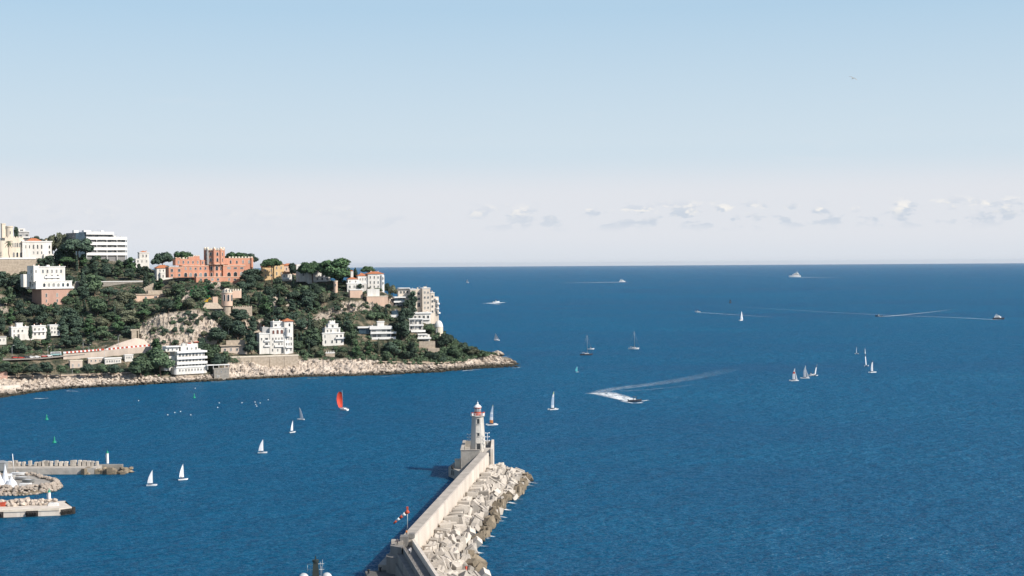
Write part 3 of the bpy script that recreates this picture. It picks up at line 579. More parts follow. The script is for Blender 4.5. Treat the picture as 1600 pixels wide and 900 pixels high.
# stepped apartment cluster on the point
b = Bld('stepped_apartments', 'cream stepped apartment cluster with rounded balconies above the sea at the point', 'apartment building', 660, 492, 8)
b.box('wall', 'cream2', 641.5, 650, 452.5, 492, 0, 20); b.box('wall', 'cream2', 650.01, 660, 451.5, 492, 5, 20); b.box('wall', 'cream2', 660.01, 672.5, 450.8, 492, -1, 20); b.box('wall', 'cream2', 672.51, 679, 458, 494, -1.5, 18); b.box('wall', 'cream2', 679.01, 685.5, 464, 496, -1, 15)
b.box('wall', 'cream2', 624, 641.49, 451, 470, 9, 22); b.box('pergola', 'slab', 624, 642, 449.4, 450.6, 6, 22); b.box('parapet', 'slab', 641, 650.2, 451.2, 452.49, -.5, 20); b.box('parapet', 'slab', 659.6, 673, 449.6, 450.79, -1.5, 20); b.box('roof_hut', 'cream2', 663, 668, 448, 449.59, 5, 12)
b.box('chimney', 'cream2', 653, 655, 449, 451.49, 8, 11); b.box('parapet', 'slab', 672.6, 679.4, 457, 457.99, -2, 18)
for cx, y0 in ((681.5, 466.5), (684.2, 473.5), (683.2, 481), (685.2, 488)): b.cyl('round_balcony', 'slab', cx, 2.9, y0, y0+2.4, -1.2, n=20)
b.wins(645.5, 645.5, 1, 456, 460, 4); b.win(645.5, 464.5, 468.5, 4); b.win(645.5, 473, 477, 4); b.wins(655, 655, 1, 457, 461, 4.5, 5); b.win(655, 465, 469, 4.5, 5); b.win(655, 473, 480, 5, 5)
for y in (455, 463, 471, 479): b.wins(664, 669, 2, y, y+3.6, 2.6, -1)
for y in (461.5, 469, 477, 485): b.win(675.7, y, y+3.8, 3, -1.5)
for y in (470.8, 478.4, 486): b.win(682, y, y+4.2, 3.4, -1.0)
b.wins(628, 638, 3, 454, 458.5, 3, 9); b.wins(628, 638, 3, 462, 466, 3, 9)
b.balcony(642.5, 649, 461, 462.8, 0); b.balcony(642.5, 649, 469.5, 471.3, 0); b.clutter([('t',646,451.2,10),('a',657,451.2,9),('c',676,457,8),('a',668,448,8)]); b.done()
b = Bld('modern_villa', 'dark glass modern villa with white sloping parapets in front of the stepped apartments', 'villa', 624, 478, 14)
b.box('wall', 'bglass', 617, 632, 466, 478, 0, 10); b.box('roof', 'slab', 616, 633.5, 463.4, 465.4, -2, 11); b.balcony(615, 633, 470, 472.2, 0, 3); b.wins(620, 629, 3, 473, 477, 3.4); b.done()
b = Bld('white_villa', 'small white villa with long flat roof below the stepped apartments', 'villa', 657, 503, 10)
b.box('wall', 'white', 645, 673, 490, 503, 0, 12); b.box('roof', 'slab', 643.5, 675, 488, 490, -1.5, 12.4); b.wins(649, 669, 4, 493, 498, 3.4); b.balcony(646, 672, 497.5, 499.5, 0, 2.2); b.clutter([('c',650,488,6),('c',668,488,7)]); b.done()
b = Bld('small_pavilion', 'small dark glazed pavilion with white slab roof among the pines', 'pavilion', 619, 494, 12)
b.box('wall', 'bglass', 612, 624, 485.5, 492, 0, 8); b.box('roof', 'slab', 610, 625.5, 491.8, 494.5, -3, 8); b.box('chimney', 'grey', 617.5, 621.5, 483.5, 485.5, 2, 5); b.done()
b = Bld('domed_tower', 'round cream garden tower under a pointed white dome at the edge of the point', 'tower', 685.5, 522, 0)
b.cyl('wall', 'cream', 685.5, 6.6, 510, 522, 0); b.dome('dome', 'white', 685.5, 6.6, 500.5, 510, 0); b.cyl('finial', 'white', 685.5, .8, 498, 501.2, 0, .15, 8); b.cyl('cornice', 'slab', 685.5, 7, 509.4, 510.6, 0)
b.win(683, 512.5, 520, 3, -6.5, True, mg='shutter'); b.wside(692.1, 0, 512, 519, 2.5, 1, True); b.done()
b = Bld('terrace_villa', 'white framed villa with stacked open terraces half hidden by tall pines', 'villa', 652, 521, 12)
b.box('wall', 'white', 640, 660, 499, 521, 3, 14); b.box('roof', 'slab', 639, 662, 497.4, 499, -.5, 14.3); b.balcony(639.5, 662, 507, 508.6, 3, 3.6); b.balcony(642, 664.5, 515.6, 518.4, 3, 5); b.wins(643, 657, 3, 501, 506.4, 3.6, 3); b.wins(643, 657, 3, 510, 515, 3.6, 3)
for x in (640, 648, 660.3): b.box('post', 'slab', x, x+.7, 499, 516, .2, .9)
b.done()
b = Bld('terrace_villa', 'low white villa terrace with glass railing above a tan retaining wall', 'villa', 662, 533, 12)
b.box('wall', 'white', 654, 672, 523, 533, 2, 10); b.box('terrace', 'slab', 651.5, 673, 527, 529.4, -4, 1.99); b.box('roof', 'slab', 653, 668, 521.6, 523, 0, 10.3); b.wins(657, 668, 3, 524, 527, 2.8, 2); b.done()
b = Bld('retaining_wall', 'tan stepped retaining wall on the scrubby point under the villa terrace', 'wall', 670, 546, 8)
b.box('wall', 'stone', 655, 680, 533.5, 546, 0, 5); b.box('wall', 'stone', 668, 686, 544, 548, -5, -.01); b.done()
b = Bld('modern_villa', 'long white modern villa with flat roof bands and wide dark windows among the pines', 'villa', 598, 531, 12)
b.box('wall', 'white', 580, 612, 514.5, 531, 3, 16); b.box('roof', 'slab', 578, 613, 509.5, 514.4, 0, 16.5); b.box('roof_hut', 'white', 591, 601.5, 503.2, 509.4, 5, 11); b.box('roof_hut', 'slab', 590.5, 602.2, 502, 503.2, 4.4, 11.4); b.box('dark_wing', 'bglass', 562, 579.98, 512.2, 521, 5, 15); b.box('roof', 'slab', 560, 577.98, 510, 512.2, 2, 15.5)
b.balcony(579, 619, 518.4, 521, 3, 4.5); b.balcony(580, 618, 526.5, 529.6, 3, 5.5); b.wins(585, 608, 4, 515, 520.5, 5.6, 3); b.wins(586, 608, 4, 522, 527.5, 5.2, 3); b.clutter([('c',583,509.5,8),('t',607,509.5,9),('a',586,509.5,6)]); b.done()
# white stepped villa
b = Bld('stepped_villa', 'white villa stepping up like a pyramid to a small turreted top', 'villa', 520, 540, 16)
b.box('wall', 'white', 504, 537, 521, 540, 0, 22); b.box('wall', 'white', 509, 532.5, 513, 520.99, 3, 20); b.box('wall', 'white', 514.5, 530, 506.5, 512.99, 5, 18); b.box('wall', 'white', 517, 525.5, 502, 506.49, 6, 14)
b.merlons('battlement', 'white', 517, 525.5, 500.6, 501.99, 3, 6, 7); b.box('terrace', 'slab', 503.4, 538.2, 519.6, 521, -.8, 2.99); b.box('terrace', 'slab', 508.6, 533, 511.8, 513, 2.4, 4.99); b.box('terrace', 'slab', 514, 530.4, 505.6, 506.5, 4.6, 5.99)
b.balcony(524, 538.5, 527, 529, 0, 2.6); b.win(521.5, 507.5, 512, 3.2, 5); b.wins(513, 529, 4, 514.5, 519, 2.4, 3); b.wins(508, 533, 5, 523, 527.5, 2.8); b.wins(526, 534, 2, 530.5, 536, 3, 0, True); b.wins(509, 519, 2, 530.5, 536, 2.6, 0, True); b.wside(504, 7, 523, 528, 2.4); b.wside(504, 14, 523, 528, 2.4); b.wside(509, 8, 514.5, 518.5, 2.2); b.clutter([('c',511,511.8,8),('a',519,500.6,8)]); b.done()
# Moorish white villa
b = Bld('arcaded_villa', 'tall white villa with arched loggia and orange roofed tower on the sea wall', 'villa', 432, 553, 16)
b.box('wall', 'white', 406, 422, 521.5, 553, 0, 16); b.box('wall', 'white', 422.01, 444, 512.5, 553, -.8, 20); b.box('wall', 'white', 428, 443.9, 503.5, 512.49, 3, 18); b.box('wall', 'grey', 412, 421.9, 511, 521.49, 5, 18); b.box('tower', 'white', 444.01, 457.6, 502.5, 553, -2, 14); b.hip('roof', 'roof', 443.5, 458.2, 497.6, 502.4, -2.4, 14.4, .6)  # the grey block has its shade painted into the wall colour
b.cyl('bay_window', 'white', 449, 4, 512, 526, -1.6); b.box('cornice', 'slab', 421.6, 444, 511.5, 512.49, -1.4, 2.99); b.box('cornice', 'slab', 427.6, 444, 502.4, 503.5, 2.5, 18.3); b.box('cornice', 'slab', 405.4, 422, 520.3, 521.5, -.5, 4.99); b.merlons('battlement', 'white', 405.4, 412, 518.6, 520.29, 3, -.3, .9)
b.wins(427.3, 440.4, 3, 515, 521.4, 4.4, -.8, True, mg='brickglass'); b.win(432, 506.5, 510, 4, 3); b.win(452, 505, 510, 3, -2, True); b.wins(447, 451, 2, 514.5, 520, 1.6, -5.6); b.win(417, 527, 531, 4.6); b.win(417, 535, 539, 4.6); b.win(409.5, 527, 531, 2)
for y in (527, 535.5): b.wins(426.5, 440.5, 4, y, y+4.2, 2, -.8); b.wins(447.5, 454.5, 3, y, y+4.6, 1.8, -2)
b.win(441, 543, 552.6, 4, -.8); b.wins(426, 434, 2, 544.5, 549, 2, -.8); b.wins(447.5, 454, 2, 544.5, 549, 2, -2); b.balcony(413, 421.6, 530.5, 532.6, 0, 2); b.balcony(413, 421.6, 538.6, 540.8, 0, 2); b.balcony(429, 442.8, 530.8, 532.8, -.8, 2); b.balcony(429, 442.8, 539.4, 541.6, -.8, 2); b.balcony(446, 456.4, 541.6, 543.6, -2, 2)
b.wside(406, 6, 526, 530, 2); b.wside(406, 6, 536, 540, 2); b.clutter([('c',430,502.4,10),('c',440,502.4,12),('a',435,502.4,8),('c',415,511,10),('c',409,520.3,6)]); b.done()
b = Bld('sea_wall', 'long beige masonry sea wall along the cliff top below the arcaded villa', 'wall', 412, 571, 12)
b.box('wall', 'stone', 358, 466, 557.5, 572, 0, 4); b.box('coping', 'cream', 357.6, 466.4, 555.6, 557.5, -.4, 4.3)
for x in (376, 394, 421, 444): b.box('buttress', 'stone', x, x+1, 557.6, 571.5, -.6, -.01)
b.done()
b = Bld('garden_steps', 'small white balustrade with finials above the pale cliff', 'balustrade', 516, 557, 10)
b.box('wall', 'stone', 509, 523, 552, 557, 0, 2.5); b.box('coping', 'slab', 508.6, 523.4, 550.8, 552, -.4, 2.9)
for i in range(5): b.cyl('finial', 'slab', 510.5+2.8*i, .55, 548, 550.8, .9, .25, 8)
b.done()
# ship-like white building by the water
b = Bld('seafront_residence', 'white ship-like residence with three bands of balconies right above the water', 'apartment building', 300, 586, 24)
b.box('wall', 'white', 279, 321, 551, 575, 3, 30); b.box('wall', 'white', 263, 278.99, 556, 578, 12, 30); b.box('roof', 'slab', 278, 323.5, 548.3, 551, -.6, 30.6)
for y in (557, 565): b.balcony(277.6, 323.8, y, y+3.4, 3, 3.2)
mbh, mi = b.mb('hull_base', M['white'])
mbh.prism([(b.X(274), b.D(1)), (b.X(276), b.D(-1.5)), (b.X(317), b.D(-1.5)), (b.X(324), b.D(2)), (b.X(325), b.D(8)), (b.X(325), b.D(28)), (b.X(274), b.D(28))], b.Z(584), b.Z(573.6), mi)
b.box('foundation', 'stone', 277, 316, 584.02, 590, 1, 24); b.balcony(275.5, 324, 571.4, 573.4, -1.4, 1)
b.box('penthouse', 'white', 286, 312, 540, 548.29, 6, 24); b.box('penthouse', 'white', 289, 294, 536.5, 539.99, 8, 13); b.box('awning', 'slab', 264, 287, 540, 541.4, 6, 22); b.box('penthouse', 'white', 264, 284, 541.41, 548.29, 9, 22); b.box('awning', 'red', 298, 303, 536, 537, 8, 11); b.box('awning', 'red', 308, 315, 534.6, 535.6, 10, 14); b.box('penthouse', 'white', 296, 313, 537.2, 539.99, 9, 15)
for y, yb in ((552, 556.6), (560.6, 564.6), (568.6, 572.4)): b.wins(283, 319, 8, y, yb, 3.2, 3)
b.wins(289, 309, 4, 542.5, 547, 3, 6); b.wins(268, 281, 3, 543, 547, 2.8, 9)
for y in (554, 561, 568): 
    for d in (8, 16, 24): b.wside(279 if d < 12 else 263, d, y+4, y+8, 2.6, mf='frame', mg='bglass')
b.wins(281, 318, 9, 575.6, 579.5, 2.2, -1.5); b.clutter([('c',304,537.2,11),('a',300,537.2,12),('t',291,536.5,10),('h',316,548.3,16)]); b.done()
b = Bld('boat_house', 'square grey stone boat house with flat terrace roof at the water edge', 'boat house', 346, 593, 10)
b.box('wall', 'gstone', 335, 358, 577, 593, 0, 12); b.box('parapet', 'gstone', 334.6, 358.4, 574.8, 577, -.3, 1); b.box('canopy', 'slab', 324, 359, 569.6, 570.8, 2, 11)
for x in (325.5, 334, 342.5, 351, 357): b.box('post', 'slab', x, x+.6, 570.8, 577, 3, 3.6)
b.win(341, 586, 591, 3.6, mg='shutter'); b.wins(339.5, 353, 3, 579.5, 582, 1.4); b.done()
# arch / portal ruin at the tunnel mouth
b = Bld('stone_arch', 'ruined pale stone arch by the road at the foot of the grey cliff', 'arch', 211, 530, 14)
b.box('pier', 'stone', 206, 213.5, 517, 531, 0, 5); b.box('pier', 'stone', 215.5, 217, 517, 531, 0, 5); b.box('lintel', 'stone', 204.5, 217.5, 514.4, 517, -.4, 5.4); b.done()
# sloping pale wall above the road
mbw = MB()
top = [(148,550),(165,545),(180,538),(195,533),(212,528),(222,530),(232,540)]; bot = [(148,552),(165,550.5),(180,549),(195,547.5),(212,546),(222,545),(232,544)]
T = []; 
for (x, y), (x2, y2) in zip(top, bot):
    g = ground(x2, y2) + Vector((.5, -1.0, 0)); T.append((g, P(x, y, g.y + 7)))
vs = [q for a_, b_ in T for q in (a_ - Vector((0,0,2)), b_)]; n = len(vs)
vs += [v + Vector((1, 3, -.5)) for v in vs]
fs = [(2*i, 2*i+2, 2*i+3, 2*i+1) for i in range(len(T)-1)] + [(2*i+1, 2*i+3, n+2*i+3, n+2*i+1) for i in range(len(T)-1)] + [(n+2*i+1, n+2*i+3, n+2*i+2, n+2*i) for i in range(len(T)-1)]
mbw.add(vs, fs + [(0,1,n+1,n),(n-2,2*n-2,2*n-1,n-1)]); tag(mbw.build('slope_wall', M['palewall']), 'smooth pinkish slope wall rising above the coast road', 'wall'); RECTS.append((150,528,232,552,1120))
def road_wall(name, label, pts, h, m, off):
    mb = MB(); vs = []
    for i, p in enumerate(pts):
        a, c = pts[max(0,i-1)], pts[min(len(pts)-1,i+1)]; d = (c-a); d.z = 0; d.normalize(); nn = Vector((d.y, -d.x, 0)); q = p + nn*off
        vs += [q + Vector((0,0,h-6)), q + Vector((0,0,h)), q - nn*.5 + Vector((0,0,h)), q - nn*.5 + Vector((0,0,h-6))]
    fs = []
    for i in range(len(pts)-1):
        for k in range(4): fs.append((4*i+k, 4*i+4+k, 4*i+4+(k+1)%4, 4*i+(k+1)%4))
    fs += [(3,2,1,0), tuple(4*(len(pts)-1)+k for k in range(4))]
    mb.add(vs, fs); return tag(mb.build(name, m), label, 'wall')
road_wall('road_wall', 'long pale retaining wall carrying the coast road above the shore trees', pxline([(96,557),(150,553),(205,547),(250,543),(262,542)], 8), 1.9, M['palewall'], 4.7)
# buildings under the road
b = Bld('beach_hut', 'row of low white beach cabins with flat roof under the coast road wall', 'beach hut', 176, 569, 16)
b.box('wall', 'white', 165, 189, 560.5, 569, 0, 7); b.box('roof', 'slab', 164, 190, 558.8, 560.5, -1, 7.3); b.wins(168, 186, 6, 562.5, 566, 2.4); b.done()
b = Bld('beach_hut', 'small square white hut under the end of the road wall', 'beach hut', 201.5, 565, 16)
b.box('wall', 'white', 195.5, 208, 555, 565, 0, 8); b.box('roof', 'slab', 195, 208.6, 554, 555, -.5, 8.3); b.wins(198.5, 205, 3, 557, 560, 1.8); b.done()
b = Bld('terrace_wall', 'long beige terrace with parapet on the slope left of the white beach cabins', 'wall', 150, 568, 16)
b.box('wall', 'palewall', 138.5, 161, 560, 568, 0, 6); b.box('coping', 'slab', 138, 161.5, 558.8, 560, -.5, 6.3); b.wins(143, 156, 3, 562, 565, 2.2); b.done()
b = Bld('garage', 'pale plastered garage block under the road beside dark trees', 'garage', 119, 575, 16)
b.box('wall', 'palewall', 110, 128.5, 564, 575, 0, 8); b.box('roof', 'cream', 109.5, 129, 562.8, 564, -.4, 8.3); b.wins(114, 123, 2, 568, 573, 3, mg='shutter'); b.done()
# left white villas
b = Bld('white_villa', 'white villa with square tower and broad bays low on the left slope', 'villa', 50, 530, 18)
b.box('wall', 'white', 20, 45, 511.5, 530, 0, 14); b.box('roof', 'slab', 19.4, 45.6, 510, 511.5, -.6, 14.3); b.box('tower', 'white', 28.5, 37.4, 505, 509.99, 3, 10); b.box('roof', 'slab', 28, 38, 504, 505, 2.5, 10.4)
b.box('wall', 'white', 51, 70.5, 510.5, 530, 0, 14); b.box('roof', 'slab', 50.4, 71, 509, 510.5, -.6, 14.3); b.box('wall', 'white', 77.5, 92.5, 510, 526, 2, 14); b.box('roof', 'slab', 77, 93, 508.4, 510, 1.4, 14.3); b.box('wall', 'white', 45.01, 50.99, 514, 530, 4, 13); b.box('wall', 'white', 70.51, 77.49, 514, 530, 4, 13); b.box('garden_wall', 'white', 30, 50, 521.5, 534, -7, -4)
b.wins(24, 42, 4, 514, 518.4, 2.6); b.wins(24, 30, 2, 521, 525.5, 2.6); b.wins(54.5, 67, 3, 512.6, 516.6, 3); b.wins(54.5, 67, 3, 519, 524, 3); b.wins(80.5, 89.5, 3, 512, 515.5, 2.6, 2); b.wins(80.5, 89.5, 3, 518, 522, 2.6, 2); b.balcony(51.4, 70.2, 517.3, 518.8, 0, 1.8)
b.clutter([('c',42,510,6),('c',22,510,6),('c',65,509,7),('c',56,509,9),('c',88,508.4,8),('a',60,509,8)]); b.done()
b = Bld('white_house', 'low white house with grey lean-to roof at the left edge of the slope', 'house', 2, 538, 16)
b.box('wall', 'white', -16, 9.5, 527, 538, 0, 10); b.box('roof', 'grey', -16.5, 10, 525.6, 527, -.6, 10.3); b.wins(-10, 6, 4, 529, 533, 2); b.done()
# folly
b = Bld('folly', 'pink round folly tower with dome and crenellated wall on a stone terrace', 'folly', 356, 491, 14)
b.cyl('tower', 'peach', 356, 8.6, 457.5, 478, 4); b.cyl('cornice', 'cream', 356, 9.2, 456.4, 457.6, 4); b.dome('dome', 'cream', 356, 7.6, 450.4, 456.4, 4); b.box('wall', 'peach', 365, 378.5, 454.5, 466, 5, 7); b.merlons('battlement', 'cream', 365, 378.5, 451.6, 454.49, 4, 5, 7)
b.cyl('column_base', 'stone', 355, 6.8, 478.02, 491, 4); b.box('terrace', 'stone', 364, 394, 480.5, 492, 2, 12); b.merlons('battlement', 'stone', 364.4, 393.8, 478.6, 480.49, 9, 2, 3)
b.hip('roof', 'stone', 317, 348, 472.5, 482, -2, 12, .2); b.box('loggia', 'gstone', 328, 347, 482.05, 491, 2, 10); b.box('lodge', 'peach', 334.5, 342, 463.5, 473, 5, 10); b.wins(332, 344, 3, 483.5, 490, 3, 2, mg='glass')
for a_ in (-40, 0, 40):
    o = b.win(356 + 8.6*math.sin(math.radians(a_)), 460, 470, 3, 4 - 8.6*math.cos(math.radians(a_)) - .25, True); o.rotation_euler = (0, 0, math.radians(a_))
for a_ in (-50, -17, 17, 50):
    o = b.win(356 + 7.2*math.sin(math.radians(a_)), 451.6, 456, 1.8, 4 - 7.2*math.cos(math.radians(a_)) - .15, True); o.rotation_euler = (0, 0, math.radians(a_))
b.done()
b = Bld('roadside_house', 'low beige roadside house with flat roof beneath the folly', 'house', 350, 553, 12)
b.box('wall', 'palewall', 346, 386, 541, 553, 2, 10); b.box('roof', 'stone', 344, 387, 539.4, 541, -.5, 10.3); b.box('upper_wall', 'stone', 355, 384, 532.5, 539.39, 7, 12); b.wins(352, 380, 4, 544, 549, 3.2, 2); b.done()
b = Bld('brick_wall', 'reddish brown terrace wall at the left end of the shore path', 'wall', 0, 590, 12)
b.box('wall', 'brick', -60, 11, 577, 591, 0, 6); b.box('coping', 'stone', -60, 11.5, 575.8, 577, -.4, 6); b.done()
b = Bld('bathing_platform', 'flat concrete bathing platform on the shore rocks at the left edge', 'platform', 10, 606, 20)
b.box('slab', 'conc', -50, 30, 602.5, 607, -3, 9); b.box('step', 'conc', -20, 22, 605, 608, -6, -3.01); b.done(False)
# ------------------------------------------------------------------ vegetation
def leaf_quads(lobes, n, size, flat=1.0, jit=.55, seed=0):
    """leaf clumps spread over and through a set of lobes (cx,cy,cz,rx,ry,rz)"""
    g = np.random.default_rng(seed); L = np.array(lobes); w = (L[:,3]*L[:,4]*L[:,5])**(2/3); k = g.choice(len(L), n, p=w/w.sum())
    d = g.normal(size=(n,3)); d /= np.linalg.norm(d, axis=1)[:,None]
    r = g.uniform(.55, 1.08, n)**.5
    c = L[k,:3] + d*L[k,3:]*r[:,None]
    nm = d/np.maximum(L[k,3:], .05)*L[k,3:].mean(1)[:,None] + g.normal(size=(n,3))*jit; nm[:,2] += .25; nm /= np.linalg.norm(nm, axis=1)[:,None]
    a = np.cross(nm, g.normal(size=(n,3))); a /= np.linalg.norm(a, axis=1)[:,None]; b = np.cross(nm, a)
    s = (size*g.uniform(.55, 1.35, n))[:,None]; e = g.uniform(.6, 1, n)[:,None]
    V = np.stack([c-a*s-b*s*e*.4, c+a*s*.3-b*s*e, c+a*s+b*s*e*.5, c-a*s*.2+b*s*e], 1).reshape(-1,3)
    return V, np.arange(4*n).reshape(n,4)
def crown_mesh(name, lobes, n, size, seed, jit=.55, core=.78):
    V, Q = leaf_quads(lobes, n, size, 1, jit, seed); vs = [V]; qs = [Q]; base = len(V)
    for i, (cx,cy,cz,rx,ry,rz) in enumerate(lobes):       # dense inner foliage
        m = 8; pts = []
        for a in range(m//2+1):
            th = math.pi*a/(m//2)
            for j in range(m):
                ph = 2*math.pi*j/m; q = Vector((math.sin(th)*math.cos(ph), math.sin(th)*math.sin(ph), math.cos(th)))
                f = core*(1 + .25*noise.noise(q*1.7 + Vector((seed, i, 0))))
                pts.append((cx+q.x*rx*f, cy+q.y*ry*f, cz+q.z*rz*f))
        vs.append(np.array(pts)); qq = [(base+a*m+j, base+(a+1)*m+j, base+(a+1)*m+(j+1)%m, base+a*m+(j+1)%m) for a in range(m//2) for j in range(m)]
        qs.append(np.array(qq)); base += len(pts)
    return np_mesh(name, np.concatenate(vs), np.concatenate(qs))
def trunk_mesh(name, h, r, limbs, seed):
    g = random.Random(seed); mb = MB(); p = Vector((0,0,-2.5)); n = 4
    for i in range(n):
        q = Vector((g.uniform(-.06,.06)*h, g.uniform(-.06,.06)*h, -2.5 + (h+2.5)*(i+1)/n)) if i < n-1 else Vector((0,0,h))
        mb.tube(p, q, r*(1-.15*i), r*(1-.15*(i+1)), 7); p = q
    for t in limbs: mb.tube((0,0,h*.8) if t[2] > h*.8 else (0,0,max(.5,t[2]*.7)), t, r*.45, r*.14, 5)
    return mb.mesh(name)
PROTO = {}
def proto(kind, i, leaf):
    """unit trees: a tree of height 1 m times its scale (modelled at 10 m)"""
    key = (kind, i)
    if key not in PROTO:
        g = random.Random(sum(map(ord, kind)) * 7 + i)
        if kind == 'oak':
            lobes = [(0,0,5.6,3.0,3.0,2.8)]
            for k in range(9):
                a = g.uniform(0, 6.28); r = g.uniform(1.6, 3.1); z = g.uniform(3.2, 8.3); rr = g.uniform(1.2, 2.0)*(1.1 if z < 6 else .9); r *= 1 if z < 6.5 else .65
                lobes.append((r*math.cos(a), r*math.sin(a), z, rr, rr, rr*.85))
            cm = crown_mesh('crown', lobes, 1500, .42, i); tm = trunk_mesh('trunk', 5, .32, [l[:3] for l in lobes[1:6]], i)
        elif kind == 'pine':
            lobes = []
            for k in range(13):
                t = k/12; z = 2.6 + 7.0*t; a = g.uniform(0, 6.28); r = g.uniform(.6, 2.3)*(1.1-t*.75); rr = g.uniform(1.0, 1.7)*(1.15-.5*t)
                lobes.append((r*math.cos(a), r*math.sin(a), z, rr*1.15, rr*1.15, rr*.7))
            cm = crown_mesh('crown', lobes, 1400, .38, i+20, .6, .7); tm = trunk_mesh('trunk', 8.6, .3, [l[:3] for l in lobes[::2]], i)
        elif kind == 'umbrella':
            lobes = []
            for k in range(22):
                a = g.uniform(0, 6.28); r = 4.9*math.sqrt(g.uniform(0, 1)); rr = g.uniform(1.2, 1.8)
                lobes.append((r*math.cos(a), r*math.sin(a), 6.9 + 2.2*(1-(r/5.1)**2)*g.uniform(.55,1) + g.uniform(-.2,.2), rr*1.15, rr*1.15, rr*.68))
            cm = crown_mesh('crown', lobes, 2200, .36, i+40, .45, .8); tm = trunk_mesh('trunk', 7.2, .36, [l[:3] for l in lobes[:9]], i)
        elif kind == 'dome':
            lobes = []
            for k in range(26):
                a = g.uniform(0, 6.28); r = 4.6*math.sqrt(g.uniform(0, 1)); rr = g.uniform(1.3, 1.9)
                lobes.append((r*math.cos(a), r*math.sin(a), 4.6 + (4.2*math.sqrt(max(0,1-(r/5)**2)))*g.uniform(.35,1), rr*1.1, rr*1.1, rr*.75))
            cm = crown_mesh('crown', lobes, 2800, .40, i+50, .5, .8); tm = trunk_mesh('trunk', 6, .4, [l[:3] for l in lobes[:9]], i)
        elif kind == 'cypress':
            lobes = [(g.uniform(-.12,.12), g.uniform(-.12,.12), 1.2+k*1.05, .95*math.sin(math.pi*(.22+.75*k/8))+.15, .95*math.sin(math.pi*(.22+.75*k/8))+.15, .95) for k in range(9)]
            cm = crown_mesh('crown', lobes, 800, .3, i+60, .5, .85); tm = trunk_mesh('trunk', 2, .22, [], i)
        elif kind == 'shrub':
            lobes = [(0,0,3.8,3.4,3.4,3.6)]
            for k in range(6):
                a = g.uniform(0, 6.28); r = g.uniform(2, 4.0); rr = g.uniform(1.8, 2.7); lobes.append((r*math.cos(a), r*math.sin(a), g.uniform(1.5, 5.5), rr, rr, rr*.85))
            cm = crown_mesh('crown', lobes, 900, .6, i+80); tm = trunk_mesh('stem', 3, .3, [], i)
        elif kind == 'palm':
            mb = MB()
            for k in range(26):
                a = 2*math.pi*k/26 + g.uniform(-.1,.1); el = g.uniform(-.5, 1.1); L_ = g.uniform(2.6, 3.3); pr = None
                for t in range(6):
                    u = t/5; rr = L_*u*math.cos(el*(1-u*.3)); z = 8 + L_*u*math.sin(el) - 1.9*u*u; w = .42*math.sin(math.pi*min(1,u*.85+.12))
                    c = Vector((rr*math.cos(a), rr*math.sin(a), z)); nn = Vector((-math.sin(a), math.cos(a), 0))
                    cur = (c - nn*w - Vector((0,0,.25*w)), c, c + nn*w - Vector((0,0,.25*w)))
                    if pr: mb.add([pr[0], pr[1], cur[1], cur[0], pr[1], pr[2], cur[2], cur[1]], [(0,1,2,3),(4,5,6,7)])
                    pr = cur
            cm = mb.mesh('crown'); tm = trunk_mesh('trunk', 8, .3, [], i)
        cm.materials.append(M[leaf]); tm.materials.append(M['bark']); PROTO[key] = (cm, tm)
    return PROTO[key]
TREES = []
KNAME = {'oak': 'evergreen_tree', 'pine': 'pine_tree', 'umbrella': 'umbrella_pine', 'dome': 'umbrella_pine', 'cypress': 'cypress_tree', 'palm': 'palm_tree', 'shrub': 'shrub'}
KWORD = {'oak': 'rounded evergreen tree', 'pine': 'ragged pine tree', 'umbrella': 'flat-topped umbrella pine', 'dome': 'domed umbrella pine', 'cypress': 'slim pointed cypress', 'palm': 'palm tree', 'shrub': 'bushy shrub'}
TONE = {'lf_dark': 'dark', 'lf_mid': 'green', 'lf_olive': 'olive', 'lf_pine': 'bright green'}
def tree(kind, loc, h, w, leaf, label=None, seed=None, px=None, py=None):
    r = random.Random(seed if seed is not None else len(TREES)*13+5)
    nat_w = {'oak': 8.2, 'pine': 6.0, 'umbrella': 12.4, 'dome': 12.2, 'cypress': 2.3, 'palm': 6.0, 'shrub': 9.5}[kind]
    i = r.randrange({'oak': 6, 'pine': 4, 'umbrella': 4, 'dome': 3, 'cypress': 3, 'palm': 2, 'shrub': 4}[kind]); cm, tm = proto(kind, i, leaf)
    top = {'oak': 9.6, 'pine': 10.3, 'umbrella': 10.2, 'dome': 9.9, 'cypress': 10.2, 'palm': 9.5, 'shrub': 7.2}[kind]
    t = thing(KNAME[kind], label, 'shrub' if kind == 'shrub' else 'tree', loc, r.uniform(0, 6.28))
    t.scale = (w/nat_w, w/nat_w, h/top)
    c = link('crown', cm, t); c.material_slots[0].link = 'OBJECT'; c.material_slots[0].material = M[leaf]; link('stem' if kind == 'shrub' else 'trunk', tm, t)
    if label is None:
        u = unproj(Vector(loc)); TREES.append((t, kind, leaf, h, u[0] if px is None else px, (u[1] if py is None else py)))
    return t
